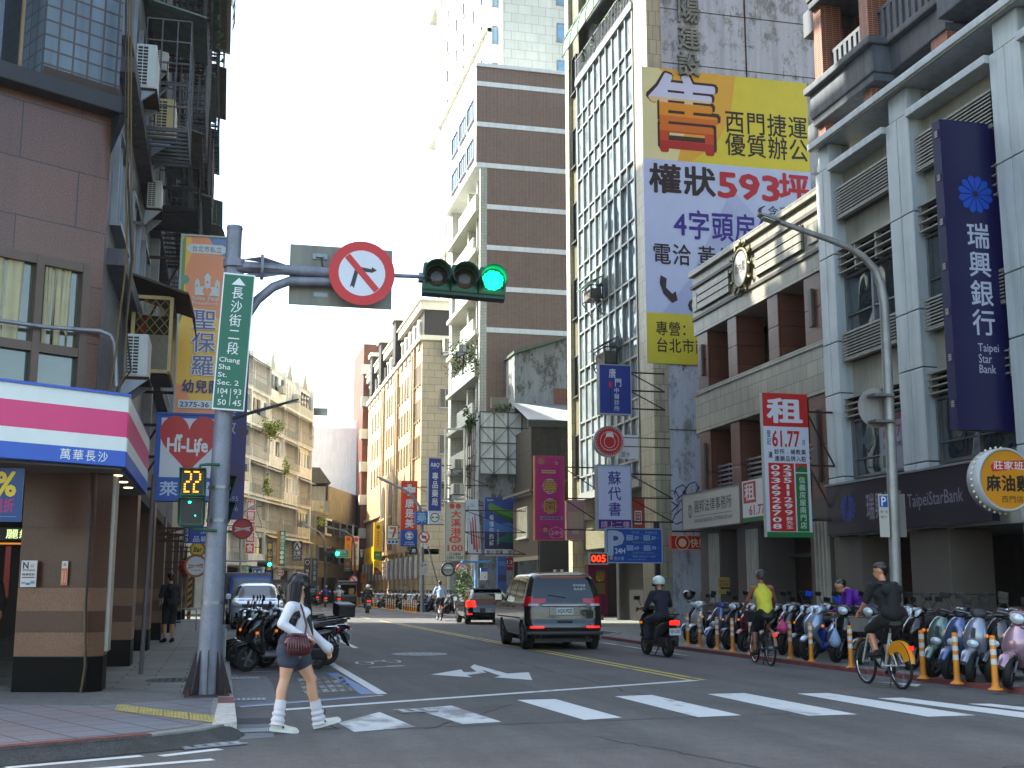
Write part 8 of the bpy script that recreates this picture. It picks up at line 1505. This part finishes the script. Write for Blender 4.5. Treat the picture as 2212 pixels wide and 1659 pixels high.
DEN = mt('#474d5c', .9, 0, .35, 9, bump=.4); sh = [(hipn+Vector((-.01, .03, .06)), hipf+Vector((-.01, -.03, .06)), .112, .112), (hipn+Vector((-.025, .01, -.02)), hipf+Vector((-.02, -.01, -.02)), .116, .114)]
for h_, k in ((hipn, kn_n), (hipf, kn_f)): sh += [(h_, h_.lerp(k, .36), .104, .108)]
organic('shorts', sh, DEN, t, .009, 3)
hr = [(H_(-.02, .055, 0), H_(.02, .06, 0), .098, .088), (H_(-.06, .0, 0), D(630, 1330), .085, .075), (D(630, 1330), D(618, 1392, YM_-.06), .072, .03), (H_(-.02, -.0, -.07), D(642, 1330, YN+.05), .05, .04), (H_(.02, .0, -.085), D(668, 1335, YN+.06), .03, .028), (D(668, 1335, YN+.06), D(676, 1372, YN+.05), .026, .01), (D(634, 1335, YN+.0), D(622, 1385, YN-.0), .05, .02), (H_(.03, .02, .08), D(672, 1340, YF), .035, .02)]
HM = mt('#171112', .34, 0, .25, 40); organic('hair', hr, HM, t, .009, 3); eyes(t, H_, 1.); random.seed(31); b = MB()
for i in range(170):
    u = random.uniform(-1, 1); v = random.uniform(-1, 1); a0 = H_(-.03+.07*v, .13-.05*abs(u)-.03*abs(v), .075*u); a1 = H_(-.09+.06*v, 0, .1*u); a2 = D(630+9*v, 1332+6*random.random(), YM_-.085*u); a3 = D(620+9*v+random.uniform(-3, 3), 1378+22*random.random(), YM_-.075*u-.03); b.tube([a0, a1, a2, a3], [.003, .006, .006, .0015], HM, 5)
b.build('hair_strands', t)
WRM = mt('#cbc6c8', .9, 0, .06, 20, bump=.4)
for k, a, foot in ((kn_n, an_n, (D(588, 1578, YN), D(632, 1582, YN))), (kn_f, an_f, (D(683, 1572, YF), D(724, 1560, YF)))):
    b = MB(); c0, c1 = k.lerp(a, .52), a+(a-k).normalized()*.05; d = c1-c0; pts = []; rr = []
    for i in range(30): u = i/29; pts.append(c0+d*u); rr.append(.056+.012*u+(.007*math.sin(u*26) if u > .35 else .002*math.sin(u*90))+.008*max(0, u-.8)*5)
    b.tube(pts, rr, WRM, 26); b.build('leg_warmer', t)
    h_, tip = foot; dd = (tip-h_).normalized(); up = Vector((0, -.15, 1)); up = (up-dd*up.dot(dd)).normalized(); sdv = dd.cross(up); b = MB(); SHW = mt('#cfcabb', .55, 0, .06, 9)
    rs = []
    for u, hw, hh in ((-.02, .024, .045), (.0, .031, .07), (.05, .034, .078), (.1, .036, .058), (.15, .04, .04), (.2, .041, .033), (.235, .033, .027), (.252, .016, .016)): rs.append([h_+dd*u+sdv*hw*x+up*(.018+hh*z) for x, z in ((-1, 0), (-1, .5), (-.7, .9), (0, 1), (.7, .9), (1, .5), (1, 0))])
    b.rings(rs, SHW, (True, True), True, False); so_ = b.build('shoe', t); b = MB(); b.prism([h_+dd*u+sdv*hw for u, hw in ((-.03, -.03), (.08, -.042), (.2, -.05), (.262, -.022), (.262, .022), (.2, .05), (.08, .042), (-.03, .03))], up*.022, WT_); b.build('sole', so_)
    b = MB(); c = h_+dd*.1-sdv*-.0405+up*.045; n_ = -sdv if sdv.y > 0 else sdv; c = h_+dd*.1+n_*.0415+up*.05
    b.poly([c+(dd*math.cos(R(90+36*i))+up*math.sin(R(90+36*i)))*(.017 if i % 2 == 0 else .007) for i in range(10)], BLACK); b.build('star', so_)
bag = thing('shoulder_bag', 'dark red gathered leather bag hanging at the hip of the woman in white', 'bag', o0); BG = mt('#5a1420', .32, 0, .25, 12, coat=.2); bc = D(644, 1394, YN-.12)
organic('pouch', [(bc+Vector((-.075, 0, .03)), bc+Vector((.07, 0, .0)), .075, .08), (bc+Vector((-.06, 0, -.05)), bc+Vector((.07, 0, -.045)), .06, .065), (bc+Vector((-.04, 0, .08)), bc+Vector((.03, 0, .07)), .045, .045)], BG, bag, .01, 3)
b = MB()
for i in range(9): x = -.1+.025*i; b.tube([bc+Vector((x*.7, -.03, .12)), bc+Vector((x, -.085+.15*abs(x), .02)), bc+Vector((x*1.1, -.07+.15*abs(x), -.08))], [.006, .011, .005], BG, 6)
b.tube([bc+Vector((-.1, -.02, .1)), bc+Vector((-.03, -.05, .11)), bc+Vector((.08, -.04, .09))], .014, BG, 6); b.build('gathers', bag); b = MB(); b.tube([bc+Vector((.06, -.02, .08)), D(662, 1352, YN-.02), D(656, 1326, YN-.0), D(650, 1306, YN+.06), D(642, 1310, YM_+.03), D(630, 1360, YM_+.1)], .009, BG, 6); b.build('strap', bag)
# ------------------------------------------------------------------ odds and ends
b = MB(); b.tube([(0, 0, .0), (0, 0, .62), (.05, 0, .68), (.6, .1, .68), (.65, .1, .62), (.65, .1, 0)], .02, STEEL, 8); b.tube([(0, 0, .3), (.65, .1, .3)], .016, STEEL, 8); tag(b.build('bike_rail', loc=(-1.35, 40.2, .124)), 'bent steel hoop rail on the left pavement behind the standing person', 'rail')
for i, (x, y, h_, lb) in enumerate(((304, 1456, 3.1, 'grey steel prop standing on the left pavement beside the second pillar'),)):
    p = at_z(x, y, .124); b = MB(); b.tube([(0, 0, 0), (.05, 0, h_)], .035, mt('#6b6264', .6, .2, .2, streak=.3), 10); tag(b.build('steel_post', loc=p), lb, 'post')
p = at_z(441, 1330, .12); b = MB(); b.box(-.08, .08, 0, .1, 0, 2.2, mt('#c9a01c', .5)); 
for i in range(7): b.prism([(-.082, -.004, .1+.3*i), (.082, -.004, .25+.3*i), (.082, -.004, .38+.3*i), (-.082, -.004, .23+.3*i)], (0, .004, 0), BLACK)
tag(b.build('striped_guard', loc=(-1.3, 56, .12)), 'black and yellow striped corner guard at the far end of the left arcade', 'corner guard')
p = at_z(436, 1318, .0); p = at_z(487, 1330); t = thing('traffic_cone', 'orange traffic cone beside the truck at the left kerb', 'traffic cone', (.05, 60.5, 0)); b = MB(); b.lathe([(.17, .03), (.03, .68), (.02, .7)], mt('#d2501c', .5), 18); b.build('cone', t); b = MB(); b.rbox(-.2, .2, -.2, .2, 0, .03, mt('#d2501c', .5), .01); b.build('base', t)
t = thing('carrier_bag', 'pink plastic bag hung on the dark navy scooter', 'bag', at_y(1690, 1345, 22.3)); organic('bag', [((0, 0, -.08), (0, 0, -.1), .1, .12), ((0, 0, .04), (0, 0, -.05), .03, .09)], mt('#c8487e', .35, 0, .2), t, .012, 2); b = MB(); b.tube([(-.02, 0, .05), (-.04, 0, .14), (.03, 0, .14), (.02, 0, .05)], .008, mt('#c8487e', .35), 6); b.build('handles', t)
t = thing('carrier_bag', 'pale blue patterned bag hung on the white and blue sporty scooter', 'bag', at_y(1804, 1370, 20.4)); organic('bag', [((0, 0, -.12), (0, 0, -.14), .1, .1), ((0, 0, .08), (0, 0, -.06), .03, .09)], mt('#8fa0bc', .6, 0, .25, 40), t, .012, 2); b = MB(); b.tube([(-.02, 0, .08), (-.03, 0, .28), (.03, 0, .28), (.02, 0, .08)], .008, mt('#8fa0bc', .6), 6); b.build('handles', t)
p = at_y(1487, 1285, 30.5); t = thing('motorcycle_helmet', 'glossy black helmet hung over the dark blue scooter', 'helmet', (p.x, 30.5, p.z)); b = MB(); b.ball((0, 0, 0), (.15, .17, .14), mt('#0f1013', .1, 0, .05, 2, coat=.8), 20, 12); b.build('shell', t); b = MB(); b.rings([[Vector((.153*math.cos(a), .172*math.sin(a), z)) for a in [R(200+14*i) for i in range(11)]] for z in (-.05, .05)], glass('#2a3034', .04), (False, False), True, False); b.build('visor', t)
t = thing('wall_lantern', 'old fashioned wall lantern on an arm beside the red shop sign', 'lantern', at_y(1536, 1190, 38.2)); b = MB(); b.tube([(0, 0, .35), (-.1, 0, .55), (.2, 0, .6), (.5, 0, .4)], .025, BLACK, 8); b.build('arm', t); b = MB(); b.lathe([(.16, .1), (.18, -.1), (.12, -.3), (.02, -.36)], mt('#b9a99c', .25), 14); b.build('glass', t); b = MB(); b.lathe([(.02, .32), (.1, .25), (.22, .1), (.2, .08)], BLACK, 14); b.build('hood', t)
p = at_y(1005, 1255, 57); t = thing('street_tree', 'small leafy green tree in a planter behind the black hatchback', 'tree', (p.x, 57, .06)); b = MB(); b.tube([(0, 0, 0), (.03, 0, .5), (-.02, .05, 1.0), (.03, 0, 1.5)], [.05, .04, .035, .02], RUST, 8)
for a in range(5): b.tube([(0, 0, .8+.12*a), (.25*math.cos(a*1.3), .25*math.sin(a*1.3), 1.15+.12*a)], [.02, .008], RUST, 6)
b.build('trunk', t); b = MB(); leaves(b, (0, 0, 1.5), (.5, .5, .8), 900, .12, LEAF); b.build('crown', t)
b = MB(); b.tube([(0, 0, 0), (0, 0, 2.6)], .07, mt('#6f9fc8', .5), 10); b.rbox(-.7, .7, -.2, .2, 2.6, 2.68, mt('#3a8ac0', .4), .02); tag(b.build('bus_shelter_post', loc=(at_y(1028, 1260, 56).x, 56, .06)), 'pale blue post with a flat bright blue top beside the small tree', 'post')
sign('blue and white info board beside the small leafy tree', (1038, 1227, 1053, 1253), 55.5, pr('#c3ccd4'), [('r', 0, 0, 1, .3, HB), ('r', .55, .7, .8, .85, pr('#c88a9a'))], .1)
sign('tall narrow blue poster column under the beer billboard', (1075, 1203, 1094, 1300), 63, pr('#2a5a9a'), [('r', 0, .4, 1, .55, pr('#1a3a6a')), ('r', .1, .1, .9, .2, pr('#4a7ab8'))], .3); disc('crimson round sign half hidden behind the brown shop house', 1101, 1218, 14, 64.6, pr('#a5204a'), [('t', '13', .3, .25, .7, .5, WT_), ('t', 'CLUB', .25, .6, .75, .7, WT_)])
b = MB(); b.tube([(0, 0, 0), (0, 0, 2.1)], .06, GREY, 8); b.box(-.16, -.12, -.15, .15, 1.3, 2.1, PAPER); b.box(.12, .16, -.15, .15, 1.3, 2.1, PAPER); tag(b.build('sign_post', loc=(at_y(1206, 1230, 44).x, 44, .06)), 'grey post with two edge on boards behind the people carrier', 'post')
b = MB(); 
for j in range(9): b.tube([(15.2, 72.8+.0*j, 4+j*.9), (14.6, 72.6, 4+j*.9), (14.6, 70.4, 4+j*.9)], .03, RUST, 5)
for j in range(5): b.tube([(14.6, 70.4+j*.55, 3.5), (14.6, 70.4+j*.55, 12)], .03, RUST, 5)
tag(b.build('rusty_scaffold'), 'rusty lattice frame hanging on the corner of the old house', 'frame'); b = MB()
for a, c in (((962, 927), (1003, 927)), ((1003, 927), (1003, 1078)), ((1003, 1078), (962, 1078)), ((962, 1078), (962, 927))): b.bar(at_y(*a, 64), at_y(*c, 64), .1, PAPER)
tag(b.build('empty_sign_frame'), 'empty white rectangular sign frame above the grey restaurant sign', 'frame')
for i, (x, y, Y, r, n, lb) in enumerate(((1000, 760, 73, (.9, .8, 1.3), 600, 'bushy green tree growing on a balcony at the brown gable corner'), (1017, 905, 70, (.4, .4, .8), 240, 'wild green shrub on the roof corner of the old house'), (1090, 878, 70, (.5, .3, .35), 140, 'palm like tuft on top of the empty billboard'), (975, 640, 98, (1.0, .8, .4), 200, 'roof garden shrub on the tan stone building'))):
    p = at_y(x, y, Y); t = thing('plant', lb, 'plant', p); b = MB(); leaves(b, (0, 0, 0), r, n, .22, LEAF, .3); b.build('foliage', t); b = MB(); b.tube([(0, 0, -r[2]*1.1), (.05, 0, -.2*r[2]), (-.05, 0, r[2]*.4)], [.05, .04, .015], RUST, 6); b.build('stem', t)
for lb, bx, Y in (('air conditioner low on the lattice corner of the old house', (975, 995, 1000, 1015), 70), ('air conditioner below the first on the lattice corner', (972, 1048, 996, 1070), 64), ('air conditioner on the balcony of the brown gabled building', (985, 750, 1001, 765), 73), ('air conditioner under the hooded window of the tan building', (955, 735, 975, 765), 95.5)):
    x, z, w_, h_ = at_box(*bx, Y); aircon(lb, x, Y-.9, z, None, w_, h_, .8, group='air conditioners on the right buildings')

# lit tubes inside the dark shop fronts
for lb, v, Y in (('lit fluorescent tube inside the dark bank entrance', (2176, 1322), 25.5), ('second lit tube behind the parked scooters at the right edge', (2205, 1348), 25.5), ('warm lit lamp in the alley beside the stone building', (1490, 1202), 46.)):
    c = at_y(*v, Y); t = thing('tube_light', lb, 'lamp', c); b = MB(); b.rbox(-.35, .35, -.04, .04, -.03, .03, glow('#dff4ff' if Y < 40 else '#ffd9a0', 1.6), .01); b.build('tube', t); b = MB(); b.rbox(-.4, .4, -.05, .05, .03, .07, GREY, .01); b.build('fitting', t)
bpy.data.scenes.remove(_tmp)
# ------------------------------------------------------------------ sunlit air down the street
hz = MB(); hz.box(-96, 126, -34, 238, -1., 94, BLACK); ho = hz.build('haze'); tag(ho, kind='stuff'); hm = bpy.data.materials.new('air'); hm.use_nodes = True; ht = hm.node_tree; ht.nodes.clear()
hv = ht.nodes.new('ShaderNodeVolumePrincipled'); hv.inputs['Color'].default_value = (.93, .95, 1., 1); hv.inputs['Density'].default_value = .0002; hv.inputs['Anisotropy'].default_value = .35
hout = ht.nodes.new('ShaderNodeOutputMaterial'); ht.links.new(hv.outputs[0], hout.inputs['Volume']); ho.data.materials.clear(); ho.data.materials.append(hm)
